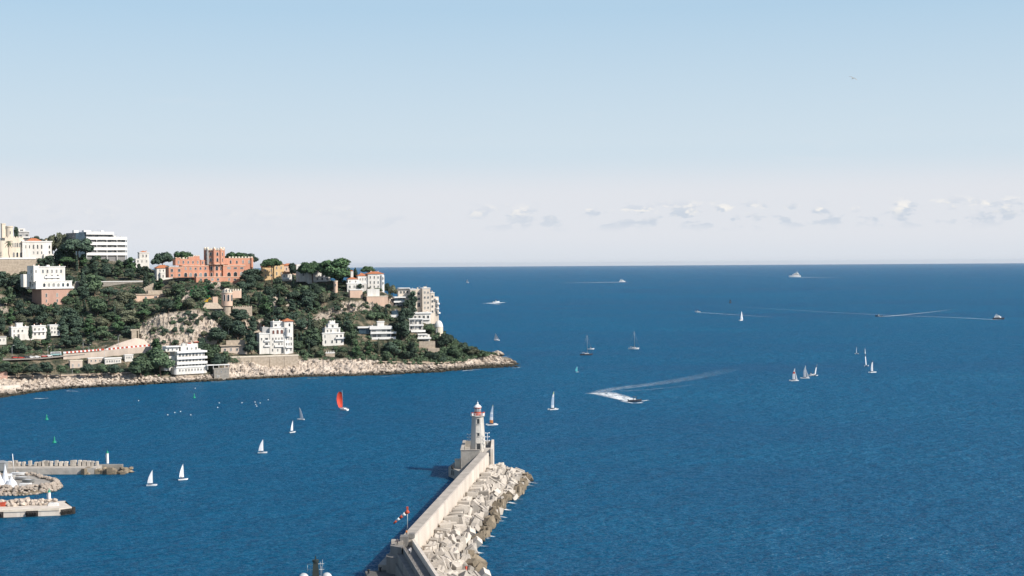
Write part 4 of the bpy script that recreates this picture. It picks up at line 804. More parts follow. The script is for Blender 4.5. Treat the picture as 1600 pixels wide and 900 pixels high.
# hand-placed trees: kind, centre x, top y, base y, width (photo px), leaf, extra distance
def handtree(kind, px, yt, yb, w, leaf, Y=None, dy=0, label=None):
    g = ground(px, yb); Y = (Y or g.y) + dy; p = P(px, yb, Y); s = Y/F
    return tree(kind, p, (yb-yt)*s, w*s, leaf, label, seed=int(px*7+yt))
for a in [('dome',254,390.5,430,36,'lf_dark',1330,'dark umbrella pine on the skyline just left of the red castle, trunk bare'), ('dome',287,389.5,428,38,'lf_pine',1345,'green umbrella pine domed behind the left wing of the red castle'),
          ('dome',369,391,426,38,'lf_pine',1345,'umbrella pine close behind the crenellated tower of the red castle'), ('umbrella',388,394,434,38,'lf_dark',1350,'umbrella pine behind the far right wing of the red castle'),
          ('umbrella',425,401.5,440,38,'lf_pine',1312,'flat umbrella pine with bare forked trunk in front of the ochre house'), ('dome',489,405.5,444,50,'lf_pine',1300,'large umbrella pine in front of the pine villa, smaller of the big pair'),
          ('oak',524,403.5,447,60,'lf_pine',1296,'largest umbrella pine, broad dome at the right of the big pair'), ('umbrella',576,415,440,26,'lf_pine',1330,'small umbrella pine on the skyline behind the red-roofed clifftop villa'),
          ('oak',457,409,432,16,'lf_dark',1315,'round dark tree in front of the beige house on the skyline'), ('cypress',555,418.5,436,8,'lf_dark',1300,'short cypress rising between the red roofs of the clifftop villa'),
          ('umbrella',56,368.5,400,26,'lf_dark',1385,'dark domed pine behind the white house with orange roof'), ('oak',82,364,404,24,'lf_olive',1375,'greyish olive tree on the skyline left of the apartment block'),
          ('oak',97,363,404,22,'lf_olive',1372,'taller greyish olive tree touching the left end of the apartment block'), ('dome',122,369,414,56,'lf_dark',1325,'broad dark pine covering the dark wing of the apartment block'),
          ('oak',96,384,424,30,'lf_dark',1330,'dense dark tree between the white house and the apartment block'), ('palm',14,374.5,404,16,'lf_olive',1318,'palm tree in front of the round bay of the cream castle villa'),
          ('palm',577,447,464,9,'lf_olive',1278,'small palm on the white terrace under the clifftop villa'), ('umbrella',590,449,464,17,'lf_mid',1277,'small leaning pine on the white terrace under the clifftop villa'),
          ('oak',561,442,455,17,'lf_dark',1288,'round dark bush-like tree before the base of the clifftop villa'), ('oak',25,352,376,9,'lf_dark',1345,'dark tree between the round tower and the grey block on the hilltop'),
          ('pine',88,453,480,15,'lf_mid',1240,'small spreading pine in front of the red-brown base of the cubic villa'), ('pine',645,455,505,20,'lf_dark',1272,'dark pine between the glass villa and the stepped apartments'),
          ('pine',628,482,532,26,'lf_dark',1236,'tall dark pine group standing right of the long modern villa'), ('pine',637,468,512,26,'lf_dark',1262,'tall dark pine in front of the stepped apartments left block'),
          ('cypress',603,478,500,7,'lf_dark',1258,'lone cypress on the tan cliff under the clifftop villa'), ('oak',604,441,458,13,'lf_dark',1300,'dark tree at the right end of the clifftop villa'),
          ('oak',613,444,464,16,'lf_olive',1300,'olive tree on the skyline edge between the clifftop villa and the apartments'), ('cypress',130,423,452,9,'lf_dark',1262,'tall cypress right of the cubic white villa'),
          ('cypress',76,509,537,8,'lf_dark',1104,'cypress standing between the bays of the low white villa'), ('cypress',47.5,508,530,7,'lf_dark',1104,'cypress beside the square tower of the low white villa'), ('oak',26,524,540,11,'lf_dark',1100,'small dark tree covering the left corner of the low white villa'),
          ('cypress',240,430,462,9,'lf_dark',1262,'cypress left of the white cottage with orange roof'), ('cypress',228,428,458,10,'lf_dark',1262,'cypress above the stair wall left of the white cottage'),
          ('oak',72,458,482,22,'lf_dark',1225,'dark tree covering the left foot of the red-brown base of the cubic villa'), ('oak',106,460,482,22,'lf_mid',1225,'green tree at the right foot of the red-brown base of the cubic villa'), ('oak',338,484,500,24,'lf_dark',1180,'dark tree in front of the loggia below the pink folly'), ('oak',376,482,506,34,'lf_dark',1185,'broad dark tree below the terrace wall of the pink folly'), ('oak',320,470,492,22,'lf_mid',1195,'green tree left of the loggia below the pink folly'),
          ('oak',6,567,587,24,'lf_dark',1035,'dark tree above the brown terrace wall at the left edge'), ('oak',28,568,587,24,'lf_mid',1040,'first green tree in the row between coast road and shore path'), ('oak',50,567,587,26,'lf_dark',1044,'second tree in the row between coast road and shore path, dark'), ('oak',73,566,586,26,'lf_dark',1052,'third tree in the row between coast road and shore path, dark'), ('oak',95,569,586,20,'lf_mid',1060,'green tree in front of the plastered garage'), ('oak',138,567,585,22,'lf_dark',1068,'dark tree between the garage and the beige terrace'), ('oak',158,568,585,20,'lf_mid',1074,'green tree directly below the beige terrace'), ('shrub',178,570,584,24,'lf_dark',1080,'broad dark shrub in front of the white beach cabins'),
          ('palm',487,537,553,13,'lf_olive',1193,'palm tree between the arcaded villa and the stepped villa'), ('oak',486,508,552,42,'lf_mid',1197,'large green tree between the arcaded villa and the stepped villa'),
          ('oak',738,541,556,22,'lf_olive',None,'yellowish shrubby tree near the tip of the point'), ('oak',754,546,560,14,'lf_mid',None,'last small green tree towards the tip of the point'),
          ('oak',250,541,584,40,'lf_mid',1102,'large green tree left of the ship-like residence'), ('oak',220,556,588,44,'lf_mid',1090,'broad green tree above the shore rocks right of the beach cabins'), ('oak',330,536,566,34,'lf_mid',1136,'bushy green tree right behind the ship-like residence'), ('oak',342,550,576,32,'lf_dark',1130,'dark tree behind the grey boat house'),
          ('oak',390,420,446,36,'lf_dark',1288,'large dark tree at the right foot of the red castle')]:
    handtree(a[0], a[1], a[2], a[3], a[4], a[5], a[6], 0, a[7])
# trees filling the wooded slopes
SKY = [(-260,372),(-60,372),(0,404),(54,404),(62,398),(105,372),(137,396),(196,398),(236,398),(262,408),(330,432),(400,410),(440,420),(470,420),(560,425),(605,444),(640,462),(688,508),(720,524),(745,542),(765,552),(840,575)]
skx, sky = zip(*SKY)
NOGROW = [(90,549,262,562),(-120,558,100,568),(-60,583,205,592),(298,448,326,466)]
placed = []; tries = 0; counts = {'umbrella': 0, 'oak': 0, 'pine': 0, 'cypress': 0, 'shrub': 0}
LEAF = {'umbrella': ['lf_pine','lf_mid','lf_dark'], 'oak': ['lf_dark']*4 + ['lf_mid']*3 + ['lf_olive']*2, 'pine': ['lf_dark']*4 + ['lf_pine']*2 + ['lf_mid'], 'cypress': ['lf_dark'], 'shrub': ['lf_mid','lf_dark','lf_dark','lf_olive','lf_olive']}
def clear(px, py, w, h, Y, kind):
    x0, x1, y0, y1 = px-w/2, px+w/2, py-h, py
    for R_ in RECTS:
        if kind == 'shrub' and R_ in CLIFFR: continue
        a, t, c, b, Yb = R_
        if x1 > a+1 and x0 < c-1:
            if Y < Yb + 2:
                if y1 > t and y0 < (b-5 if b-t > 20 else b-2): return False
            elif Y < Yb + 24 and a-2 < px < c+2 and y1 > t: return False
    return True
def hill_region(px): return np.interp(px, skx, sky)
while tries < 18000:
    tries += 1
    px = random.uniform(-150, 772); c = colrows(px); py = random.uniform(c[7,0]+1, float(np.interp(px, rtx, rty))-1)
    zone_cliff = any(inpoly(px, py, q) for q in CLIFFS)
    if any(a < px < c2 and t < py < b2 for a, t, c2, b2 in NOGROW): continue
    k = random.random(); point = px > 560 and py > 500
    kind = 'oak' if k < .46 else 'pine' if k < .74 else 'cypress' if k < .82 else 'umbrella' if k < .86 else 'shrub'
    if tries > 9000: kind = 'shrub' if random.random() < .75 else 'oak'
    if zone_cliff: kind = 'shrub'
    if point and kind in ('pine', 'cypress', 'umbrella') and px > 680: kind = 'shrub'
    if counts[kind] >= {'umbrella': 22, 'oak': 285, 'pine': 130, 'cypress': 26, 'shrub': 285}[kind]: continue
    u = random.random()
    h = {'umbrella': 20+10*u, 'oak': 18+20*u, 'pine': 22+18*u, 'cypress': 15+13*u, 'shrub': 5+6*u}[kind]; w = {'umbrella': h*(.9+.3*random.random()), 'oak': h*(.9+.55*random.random()), 'pine': h*(.5+.2*random.random()), 'cypress': h*.23, 'shrub': h*(1.1+.6*random.random())}[kind]
    if px > 690: f = max(.4, 1-(px-690)/110); h *= f; w *= f
    if tries > 6000 and kind == 'oak': h *= .65; w *= .65
    if zone_cliff:
        if random.random() < (.66 if py < 506 and px < 400 else .84): continue
        h *= .75; w *= .75
    if py - h < hill_region(px): continue
    g = ground(px, py)
    if not clear(px, py, w, h, g.y, kind): continue
    sp = .66 if kind != 'cypress' else .5
    if any(abs(px-q[0]) < (w+q[2])/2*sp and abs(py-q[1]) < (h+q[3])/2*.36 for q in placed): continue
    placed.append((px, py, w, h)); counts[kind] += 1; s = g.y/F
    leaf = random.choice(LEAF[kind])
    if point and kind != 'pine': leaf = random.choice(['lf_mid','lf_mid','lf_dark','lf_olive'])
    tree(kind, g - Vector((0,0,.4)), h*s, w*s, leaf, px=px, py=py)
print('trees', counts, tries)
LM = [('the cream castle villa',20,390),('the orange roofed white house',58,390),('the apartment block',165,385),('the cubic white villa',85,450),('the white tower house',224,402),('the white cottage',257,427),('the red castle',332,418),
      ('the ochre house',427,424),('the pine villa',495,432),('the clifftop villa',575,438),('the stepped apartments',663,472),('the long modern villa',598,518),('the terrace villa',655,515),('the domed garden tower',685,512),
      ('the stepped villa',520,520),('the arcaded villa',432,530),('the sea wall',412,564),('the ship-like residence',298,565),('the grey boat house',346,582),('the pink folly',360,470),('the terraced house',236,463),('the stone arch',211,522),
      ('the low white villa',55,518),('the coast road cars',60,560),('the white beach cabins',177,564),('the grey cliff',285,515),('the tan cliff',550,485),('the white balustrade',516,553),('the garden wall',168,443),('the low roadside house',368,548),('the brown terrace wall',0,584),('the headland tip',775,570),('the tan retaining wall',670,540)]
groups = {}
for (t, kind, leaf, h, px, py) in TREES:
    n, lx, ly = min(LM, key=lambda l: ((l[1]-px)*.8)**2 + ((l[2]-py)*1.3)**2)
    dx, dy = px-lx, py-ly
    rel = ('above' if dy < 0 else 'below') if abs(dy)*1.5 > abs(dx) else ('left of' if dx < 0 else 'right of')
    size = ('tall' if h > 11 else 'low' if h < 7.5 else 'mid-sized') if kind != 'shrub' else ('small' if h < 4 else 'large')
    groups.setdefault((size, TONE[leaf], KWORD[kind], rel, n), []).append((px, t))
ORD = ['first', 'second', 'third', 'fourth', 'fifth', 'sixth', 'seventh', 'eighth', 'ninth', 'tenth', 'eleventh', 'twelfth']
for (size, tone, kw, rel, n), lst in groups.items():
    lst.sort(key=lambda q: q[0]); base = f'{size} {tone} {kw} {rel} {n}'.replace('dark slim', 'slim')
    for i, (_, t) in enumerate(lst):
        t['label'] = base if len(lst) == 1 else f'{base}, {ORD[min(i,11)]} from left'
        t['group'] = 'shrubs on the headland' if t.name.startswith('shrub') else 'trees covering the headland'
for o in list(COL.objects):
    if o.parent is None and o.get('category') == 'tree' and not o.get('group'): o['group'] = 'trees covering the headland'
# woodland carrying on along the coast
V, Qs, off = [], [], 0
for i in range(420):
    px = random.uniform(-880, -150); c = colrows(px); py = random.uniform(c[7,0]+1, c[2,0]-2); g = ground(px, py); r = random.uniform(2.2, 4.5)
    v, q = leaf_quads([(0,0,r,r,r,r*.9),(r*.7,0,r*.8,r*.8,r*.8,r*.7),(-r*.5,r*.5,r*1.1,r*.8,r*.8,r*.7)], 220, r*.24, 1, .6, i+4000); V.append(v+np.array(g)[None]); Qs.append(q+off); off += len(v)
tag(link('coastal_woods', np_mesh('coastal_woods', np.concatenate(V), np.concatenate(Qs)), None, M['lf_dark']), 'woodland carrying on along the coast to the left', kind='stuff')
# low scrub between the trees: nobody could count it
V, Qs, off = [], [], 0
for i in range(5200):
    px = random.uniform(-80, 775); c = colrows(px); py = random.uniform(c[7,0]-1, float(np.interp(px, rtx, rty))+2)
    if any(a < px < c2 and t < py < b2 for a, t, c2, b2 in NOGROW): continue
    zc = any(inpoly(px, py, q) for q in CLIFFS)
    if zc and (random.random() < .6 or noise.noise(Vector((px*.05, py*.07, 3))) < .02): continue
    g = ground(px, py); r = random.uniform(.8, 2.0)*(.7 if zc else 1)
    bad = any(a < px < c2 and t-6 < py and Yb-4 < g.y < Yb+22 for a, t, c2, b2, Yb in RECTS if (a, t, c2, b2, Yb) not in CLIFFR)
    if bad: continue
    v, q = leaf_quads([(0,0,r*.5,r,r,r*.8),(r*.6,.3,r*.4,r*.7,r*.7,r*.6)], 34, .38*r, 1, .6, i)
    V.append(v + np.array(g)[None]); Qs.append(q + off); off += len(v)
me = np_mesh('scrub', np.concatenate(V), np.concatenate(Qs)); tag(link('scrub', me, None, M['lf_mid']), 'low olive scrub growing between the trees and on the cliffs', kind='stuff')
# green netting / creeper patch under the castle
V, Qs, off = [], [], 0
for i in range(70):
    g = ground(random.uniform(297,327), random.uniform(448,466)); v, q = leaf_quads([(0,0,.6,1.6,1.6,1.0)], 40, .5, 1, .4, i+9000); V.append(v+np.array(g)[None]); Qs.append(q+off); off += len(v)
M['creeper'] = mat('bright_creeper_leaves', (.035,.15,.055), (.02,.085,.035), .4, .8, spec=.15)
tag(link('creeper_vegetation', np_mesh('creeper', np.concatenate(V), np.concatenate(Qs)), None, M['creeper']), 'bright green creeper covering the slope below the red castle', kind='stuff')
# loose boulders along the foot of the cliffs
def rock_mesh(seed, flat=.75):
    g = random.Random(seed); bm = bmesh.new(); bmesh.ops.create_icosphere(bm, subdivisions=2, radius=1)
    for v in bm.verts:
        n = v.co.normalized(); k = noise.voronoi(n*1.3 + Vector((seed*3.1,0,0)))[0]; v.co = n*(.72 + .5*(k[1]-k[0]) + .18*noise.noise(n*2.2 + Vector((0,seed,0)))); v.co.z *= flat
    me = bpy.data.meshes.new('boulder'); bm.to_mesh(me); bm.free(); return me
def scatter_rocks(name, pts, label, m):
    V, Fc, off = [], [], 0; base = [rock_mesh(s) for s in range(5)]
    arr = []
    for b_ in base:
        co = np.zeros(len(b_.vertices)*3); b_.vertices.foreach_get('co', co); arr.append((co.reshape(-1,3), np.array([list(p.vertices) for p in b_.polygons])))
    for i, (p, r) in enumerate(pts):
        co, f = arr[i % 5]; R = np.array(Matrix.Rotation(random.uniform(0,6.28), 3, 'Z') @ Matrix.Rotation(random.uniform(-.6,.6), 3, 'X'))
        V.append(co @ R.T * (r*np.array([random.uniform(.8,1.2), random.uniform(.8,1.2), random.uniform(.75,1.1)])) + np.array(p)); Fc.append(f+off); off += len(co)
    me = np_mesh(name, np.concatenate(V), np.concatenate(Fc)); return tag(link(name, me, None, m), label, kind='stuff')
pts = []
for i in range(1500):
    px = random.uniform(-120, 808); c = colrows(px); top = float(np.interp(px, rtx, rty)); py = c[0,0] - abs(random.gauss(0, .38))*(c[0,0]-c[2,0])
    if py < top: continue
    if 345 < px < 585 and random.random() < .8: continue
    r = random.uniform(.5, 2.1)*(1 if px < 750 else .6); pts.append((ground(px, py) + Vector((.2,-.8,.1)), r))
scatter_rocks('shore_rubble', pts, 'pale broken rocks heaped along the foot of the cliffs', M['shorerock'])
# islet off the tip
pts = [(P(777,564,1300)+Vector((random.uniform(-6,9), random.uniform(-5,5), random.uniform(-9,-4))), random.uniform(2,5)) for i in range(14)]
w = W(775, 556.5)
mbx = [(Vector((w.x + dx_, w.y + random.uniform(-4,4), max(.2, 4.6-abs(dx_)*.42)*random.uniform(.2,1))), random.uniform(1.6,3.2)) for dx_ in [random.uniform(-7,7) for i in range(30)]]
V = scatter_rocks('islet', mbx, None, M['shorerock']); V['kind'] = 'structure'
# ------------------------------------------------------------------ breakwater
A0 = Vector((-29.1, 409)); A1 = Vector((-10.2, 596)); ax = (A1-A0).normalized(); nr = Vector((ax.y, -ax.x))     # nr points to the open sea
def Q2(t, s): return A0 + ax*t + nr*s
LEN = (A1-A0).length; MT = 11.0
mole = thing('breakwater', 'long pale concrete breakwater wall running out to the lighthouse', 'breakwater', (A0.x, A0.y, 0))
def rel(mb): mb.v = [(x-A0.x, y-A0.y, z) for x, y, z in mb.v]; return mb
# sections of the seaward wall with joints
m1 = MB(); m2 = MB(); k = 6
for i in range(k):
    t0, t1 = LEN*i/k, LEN*(i+1)/k - .22
    m1.prism([Q2(t0,0), Q2(t1,0), Q2(t1,-3.7), Q2(t0,-3.7)][::-1], -3, MT, 0)
rel(m1).build('wall', M['conc'], mole)
n = 22
for i in range(n):
    t0, t1 = LEN*i/n + .03, LEN*(i+1)/n - .04
    m2.prism([Q2(t0,-.5), Q2(t1,-.5), Q2(t1,-3.75), Q2(t0,-3.75)][::-1], MT+.004, MT+.06, 0)
rel(m2).build('walkway', M['conc2'], mole)
m3 = MB(); m3.prism([Q2(-.5,.02), Q2(LEN+1,.02), Q2(LEN+1,2.6), Q2(-8,3.0)][::-1], -3, lambda i: 4.6, 0); rel(m3).build('toe_ledge', M['conc2'], mole)
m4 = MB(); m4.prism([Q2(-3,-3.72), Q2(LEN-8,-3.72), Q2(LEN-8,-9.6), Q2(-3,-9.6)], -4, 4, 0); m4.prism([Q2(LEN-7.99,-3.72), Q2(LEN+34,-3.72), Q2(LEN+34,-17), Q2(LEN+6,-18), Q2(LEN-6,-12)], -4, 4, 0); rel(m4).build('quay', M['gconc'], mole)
# nearer leg of the breakwater, bending towards the camera
B0 = Vector((-29.4, 408.6)); bx = Vector((.193, -.981)).normalized(); bn = Vector((-.981, -.193)).normalized()   # bn points to the harbour
def R2(t, s): return B0 + bx*t + bn*s
leg = thing('breakwater', 'shaded inner face of the near breakwater leg with stair pier and low quay', 'breakwater', (B0.x, B0.y, 0))
def relb(mb): mb.v = [(x-B0.x, y-B0.y, z) for x, y, z in mb.v]; return mb
LB = 170
def strip(s0, s1, z0, z1, m, name, t0=0.02, t1=LB):
    mb = MB(); mb.prism([R2(t0,s0), R2(t0,s1), R2(t1,s1), R2(t1,s0)], z0, z1); return relb(mb).build(name, m, leg)
strip(-.9, 0, -3, MT, M['conc'], 'parapet'); strip(0.003, 2.9, -3, 9.1, M['shadeconc'], 'walkway'); strip(2.903, 3.25, -3, 9.9, M['shadeconc'], 'edge_beam'); strip(3.253, 4.9, -3, 8.2, M['shadeconc'], 'lower_ledge'); strip(4.903, 5.5, -3, 5.6, M['shadeconc'], 'footing')
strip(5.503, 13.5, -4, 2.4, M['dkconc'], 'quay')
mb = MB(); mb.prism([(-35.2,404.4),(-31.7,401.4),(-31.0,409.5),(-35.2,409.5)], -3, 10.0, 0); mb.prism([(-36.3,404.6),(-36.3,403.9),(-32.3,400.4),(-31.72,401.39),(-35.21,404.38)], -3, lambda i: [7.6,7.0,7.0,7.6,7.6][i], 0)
relb(mb).build('stair_pier', M['shadeconc'], leg)
mb = MB()
for i in range(9): mb.box(-34.9+.36*i, -34.58+.36*i, 405.6, 407.3, 10.004, 10.1+.11*i)
mb.box(-35.2, -32.2, 407.4, 409.4, 10.004, 10.9); relb(mb).build('steps', M['conc2'], leg)
mb = MB(); mb.box(-32.6, -30.3, 406.6, 409.8, -3, 12.1); mb.box(-30.2, -28.6, 408.9, 411, 11.1, 12.5); relb(mb).build('end_hut', M['shadeconc'], leg)
mb = MB()
for i in range(14):
    q = R2(1+i*4.2, 2.6); mb.tube((q.x,q.y,9.1), (q.x,q.y,10.2), .04)
a_, b_ = R2(1,2.6), R2(1+13*4.2,2.6); mb.tube((a_.x,a_.y,10.2), (b_.x,b_.y,10.2), .035); relb(mb).build('railing', M['dark'], leg)
def bollard(x, y, z, label):
    mb = MB(); mb.lathe(0, 0, [(.42,0),(.30,.15),(.26,.9),(.48,1.1),(.48,1.3),(.02,1.42)], 12); o = mb.build('bollard', M['dark'], None, (x,y,z)); tag(o, label, 'bollard', 'bollards on the low quay')
q = R2(2, 14); bollard(-41.2, 402.0, 2.4, 'black bollard on the outer corner of the shaded low quay'); bollard(-38.2, 405.0, 2.4, 'black bollard close to the stair pier on the low quay')
# ------------------------------------------------------------------ lighthouse platform
LX, LY = -15.2, 614.0
pf = thing('lighthouse_platform', 'square grey walled platform carrying the lighthouse at the breakwater end', 'platform', (LX, LY, 0))
def rl(mb): mb.v = [(x-LX, y-LY, z) for x, y, z in mb.v]; return mb
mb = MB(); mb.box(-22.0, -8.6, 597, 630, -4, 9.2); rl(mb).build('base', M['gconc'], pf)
mb = MB()
mb.box(-22.01, -14.0, 596.9, 597.8, -4, 11.9); mb.box(-22.01, -21.1, 597.81, 630, -4, 11.9); mb.box(-21.09, -9.51, 629.1, 630.01, -4, 11.9)
rl(mb).build('parapet', M['gconc'], pf)  # greyer than the seaward wall, painting in the shade of these sides
mb = MB(); mb.box(-9.5, -8.4, 596.9, 630, -4, 12.3); mb.box(-12.4, -9.51, 600.5, 601.5, 9.2, 12.3); rl(mb).build('seaward_wall', M['conc'], pf)
mb = MB(); mb.box(-22.2, -14.0, 596.7, 598.0, 11.903, 12.1); mb.box(-22.2, -20.9, 598.01, 630.2, 11.903, 12.1); rl(mb).build('coping', M['conc2'], pf)
mb = MB(); mb.box(-24.6, -22.3, 600, 604, 4, 7.2); mb.box(-24.8, -22.2, 599.8, 604.2, 7.203, 7.5); o = mb.build('quay_hut', M['cream']); tag(o, 'small cream box hut on the quay left of the lighthouse platform', 'hut')
mb = MB()
for i in range(8):
    a = i*.8; mb.tube((-25.6+.25*math.cos(a), 598.5+1.0*math.sin(a), 4), (-25.6+.25*math.cos(a), 598.5+1.0*math.sin(a), 5.1), .3)
for (x, y, z) in ((-24.5, 597.6, 2.2), (-25.4, 599.6, 2.2)):
    mb.lathe(x, y, [(.4, z-1.2), (.75, z-.9), (.75, z+.9), (.4, z+1.2)], 12)
tag(mb.build('mooring_dolphin', M['rubber']), 'dark fender cluster on the corner of the lighthouse quay', 'mooring post')
# lighthouse
lh = thing('lighthouse', 'octagonal white stone lighthouse with red and white lantern on the walled platform', 'lighthouse', (LX, LY, 9.2))
mb = MB(); R0 = 3.5; R1 = 2.65; H = 15.0; a0 = math.pi/8 + .12
mb.cyl(0, 0, -.1, .8, R0+.25, R0+.2, 8, 0, a0); mb.cyl(0, 0, .803, H, R0, R1, 8, 0, a0); mb.build('tower', M['ltower'], lh)
mb = MB(); mb.cyl(0,0,H+.003,H+.35,R1+.15,R1+.5,8,0,a0); mb.cyl(0,0,H+.353,H+.65,R1+.65,R1+.65,8,0,a0); mb.build('gallery', M['ltower'], lh)
mb = MB()
for i in range(8):
    a = a0 + i*math.pi/4; c, s = math.cos(a)*(R1+.5), math.sin(a)*(R1+.5); mb.tube((c,s,H+.65), (c,s,H+1.75), .06)
    b2 = a + math.pi/4
    for z in (1.15, 1.72): mb.tube((c,s,H+z), (math.cos(b2)*(R1+.5), math.sin(b2)*(R1+.5), H+z), .045)
mb.build('railing', M['whitep'], lh)
for a_ in (0.35, 2.0, 3.75, 5.6):
    mb = MB(); mb.box(-.35,.35,-.3,.3,0,1.0,0); mb.box(-.4,.4,-.35,.35,1.003,1.3,1); o = mb.build('lantern_box', [M['whitep'], M['red']], lh, (math.cos(a_)*(R1+.15), math.sin(a_)*(R1+.15), H+.66)); o.rotation_euler = (0,0,a_)
mb = MB(); mb.cyl(0,0,H+.653,H+2.15,1.62,1.5,16); mb.build('lantern_base', M['red'], lh)
mb = MB(); mb.cyl(0,0,H+2.153,H+3.75,1.28,1.28,16); ln = mb.build('lantern_glass', mat('lantern_glass', (.30,.32,.34), (.22,.24,.26), 1, .08, spec=.6), lh)
mb = MB()
for i in range(12):
    a = i*math.pi/6; mb.tube((1.36*math.cos(a),1.36*math.sin(a),H+2.15), (1.36*math.cos(a),1.36*math.sin(a),H+3.76), .075)
mb.build('lantern_bars', M['whitep'], lh)
mb = MB(); mb.cyl(0,0,H+3.76,H+4.15,1.62,1.62,16); mb.build('lantern_ring', M['red'], lh)
mb = MB(); mb.lathe(0,0,[(1.72,H+4.153),(1.6,H+4.35),(1.15,H+4.95),(.62,H+5.3),(.34,H+5.4),(.34,H+5.75),(.42,H+5.85),(.3,H+6.2),(.05,H+6.3),(.04,H+7.0),(.01,H+7.0)],18); mb.build('dome', M['whitep'], lh)
def on_tower(name, z, w, h, m, lit=False):
    r = (R0 + (R1-R0)*(z+h/2)/H)*math.cos(math.pi/8); mb = MB(); mb.box(-w/2, w/2, -.26, .5, 0, h); mb.box(-w/2-.2, w/2+.2, -.36, .5, -.25, -.003, 1); mb.box(-w/2-.2, w/2+.2, -.34, .5, h+.003, h+.28, 1)
    o = mb.build(name, [m, M['ltower']], lh); ang = math.radians(8); o.location = (r*math.sin(ang), -r*math.cos(ang), z); o.rotation_euler = (-math.atan((R0-R1)/H), 0, ang)
on_tower('door', .8, 1.5, 3.0, M['dark']); on_tower('window', 7.0, .75, 1.3, M['dark']); on_tower('window', 12.2, .9, 2.2, M['dark'])
def lamp_mast(px, yt, Y, zb, label):
    p = P(px, yt, Y); h = p.z - zb; r = thing('lamp_mast', label, 'lamp mast', (p.x, p.y, zb), 0.3, 'lamp masts on the lighthouse platform')
    mb = MB(); mb.tube((0,0,0), (0,0,h), .12, .08, 8); mb.build('pole', M['whitep'], r)
    for k in range(3):
        z = h - .3 - k*h*.31; mb = MB(); mb.tube((-.75,0,z), (.75,0,z), .05); mb.build('crossarm', M['whitep'], r)
        for s in (-1, 1): mb = MB(); mb.box(s*.75-.22, s*.75+.22, -.2, .2, z+.06, z+.4); mb.build('lamp_head', M['whitep'], r)
lamp_mast(761.6, 676, 611, 12.3, 'white lamp mast with three crossarms right of the lighthouse'); lamp_mast(733, 678, 618, 12.0, 'slim lamp mast standing left of the lighthouse tower')
# ------------------------------------------------------------------ concrete block armour
def block_mesh(seed):
    g = random.Random(seed); mb = MB(); L_, w_, h_ = 1.9, 1.0, 1.0
    a = .42; e = .22
    prof = [(-w_,-h_),(w_,-h_),(w_,h_),(a,h_),(a-.1,h_-e),(-a+.1,h_-e),(-a,h_),(-w_,h_)]
    vs = [(-L_, y, z) for y, z in prof] + [(L_, y, z) for y, z in prof]; n = len(prof)
    mb.add(vs, [tuple(range(n)), tuple(range(n, 2*n))[::-1]] + [(i, n+i, n+(i+1)%n, (i+1)%n) for i in range(n)])
    me = mb.mesh('concrete_block'); bm = bmesh.new(); bm.from_mesh(me); bmesh.ops.recalc_face_normals(bm, faces=bm.faces); bmesh.ops.bevel(bm, geom=[e_ for e_ in bm.edges if e_.calc_face_angle(0) > .8], offset=.06, segments=1, affect='EDGES')
    for v in bm.verts: v.co += Vector((g.uniform(-.05,.05), g.uniform(-.05,.05), g.uniform(-.05,.05)))
    bm.to_mesh(me); bm.free(); return me
BM_ = [block_mesh(s) for s in range(4)]; BW = []
for m_ in BM_: m_.materials.append(M['block'])
# mound under the blocks
EDGE = [(828,754),(807,779),(783,808),(768,828),(761,836),(755,850),(748,860),(744,884),(751,905),(760,940)]
edge = [W(*e).to_2d() for e in EDGE]
def edge_at(t):        # outer waterline of the mound in the wall's frame: station -> offset
    st = sorted(((e-A0).dot(ax), (e-A0).dot(nr)) for e in edge); return float(np.interp(t, [q[0] for q in st], [q[1] for q in st]))
V, idx2 = [], []
ts = np.arange(-75, LEN+22, 2.2); ss = np.linspace(0, 1.12, 14)
for t in ts:
    wdt = edge_at(t); endf = min(1, max(0, (LEN+16-t)/16))
    if t < 0:
        pass
    for s in ss:
        z = (4.3*(1-s) + .5*(1-s)*s*2)*(.35+.65*endf) - (1.2 if s > .98 else 0) - (2.5 if s > 1.05 else 0) - 2.3
        off = (s*wdt + 1.0 if t <= LEN+2 else s*wdt*(endf*.6+.4) + 1.0)
        if t < 0: lo = -t*.30; off = max(off, lo + s*(wdt - lo))
        q = Q2(t, off); V.append((q.x, q.y, z + .5*noise.noise(Vector((q.x*.5, q.y*.5, 0)))))
n2, n3 = len(ts), len(ss); ii = np.arange(n2*n3).reshape(n2, n3)
Qd = np.stack([ii[:-1,:-1], ii[:-1,1:], ii[1:,1:], ii[1:,:-1]], -1).reshape(-1,4)
o = link('rubble_mound', np_mesh('rubble_mound', np.array(V), Qd), None, M['wetblock']); tag(o, 'dark rubble core showing between the concrete blocks', kind='stuff')  # dark colour paints extra shade into the gaps between the blocks
BL = []; g = random.Random(11)
def too_close(q, d): return any((q-b[1]).length < d for b in BL)
cands = []
for t in np.arange(-52, LEN+17, 3.3):
    wdt = edge_at(t)
    lo = 2.6 if t > 0 else max(2.6, -t*.26 + 2.2)
    if t > LEN+2: lo = -6+ (t-LEN)*.35; wdt = wdt - (t-LEN)*.9
    off = lo
    while off < wdt + .3:
        cands.append((t + g.uniform(-.9,.9), off + g.uniform(-.6,.6), lo, wdt)); off += g.uniform(3.0, 3.8)
extra = 0
for (t, off, lo, wdt) in cands:
    u = min(1, max(0, (off-lo)/max(1, wdt-lo))); q = Q2(t, off); z = 4.5*(1-u)**.9 + g.uniform(-.1,1.2)*(1-.5*u) + .35
    if t > LEN: z *= max(.35, 1-(t-LEN)/26)
    if off > lo + .1 and t > LEN + 2 and Vector((q.x, q.y)).x < -9.8 and q.y < 631: continue
    px, py = unproj((q.x, q.y, z)); BL.append((t, Vector((q.x, q.y, z)), u, px, py))
BL.sort(key=lambda b: -b[1].y)
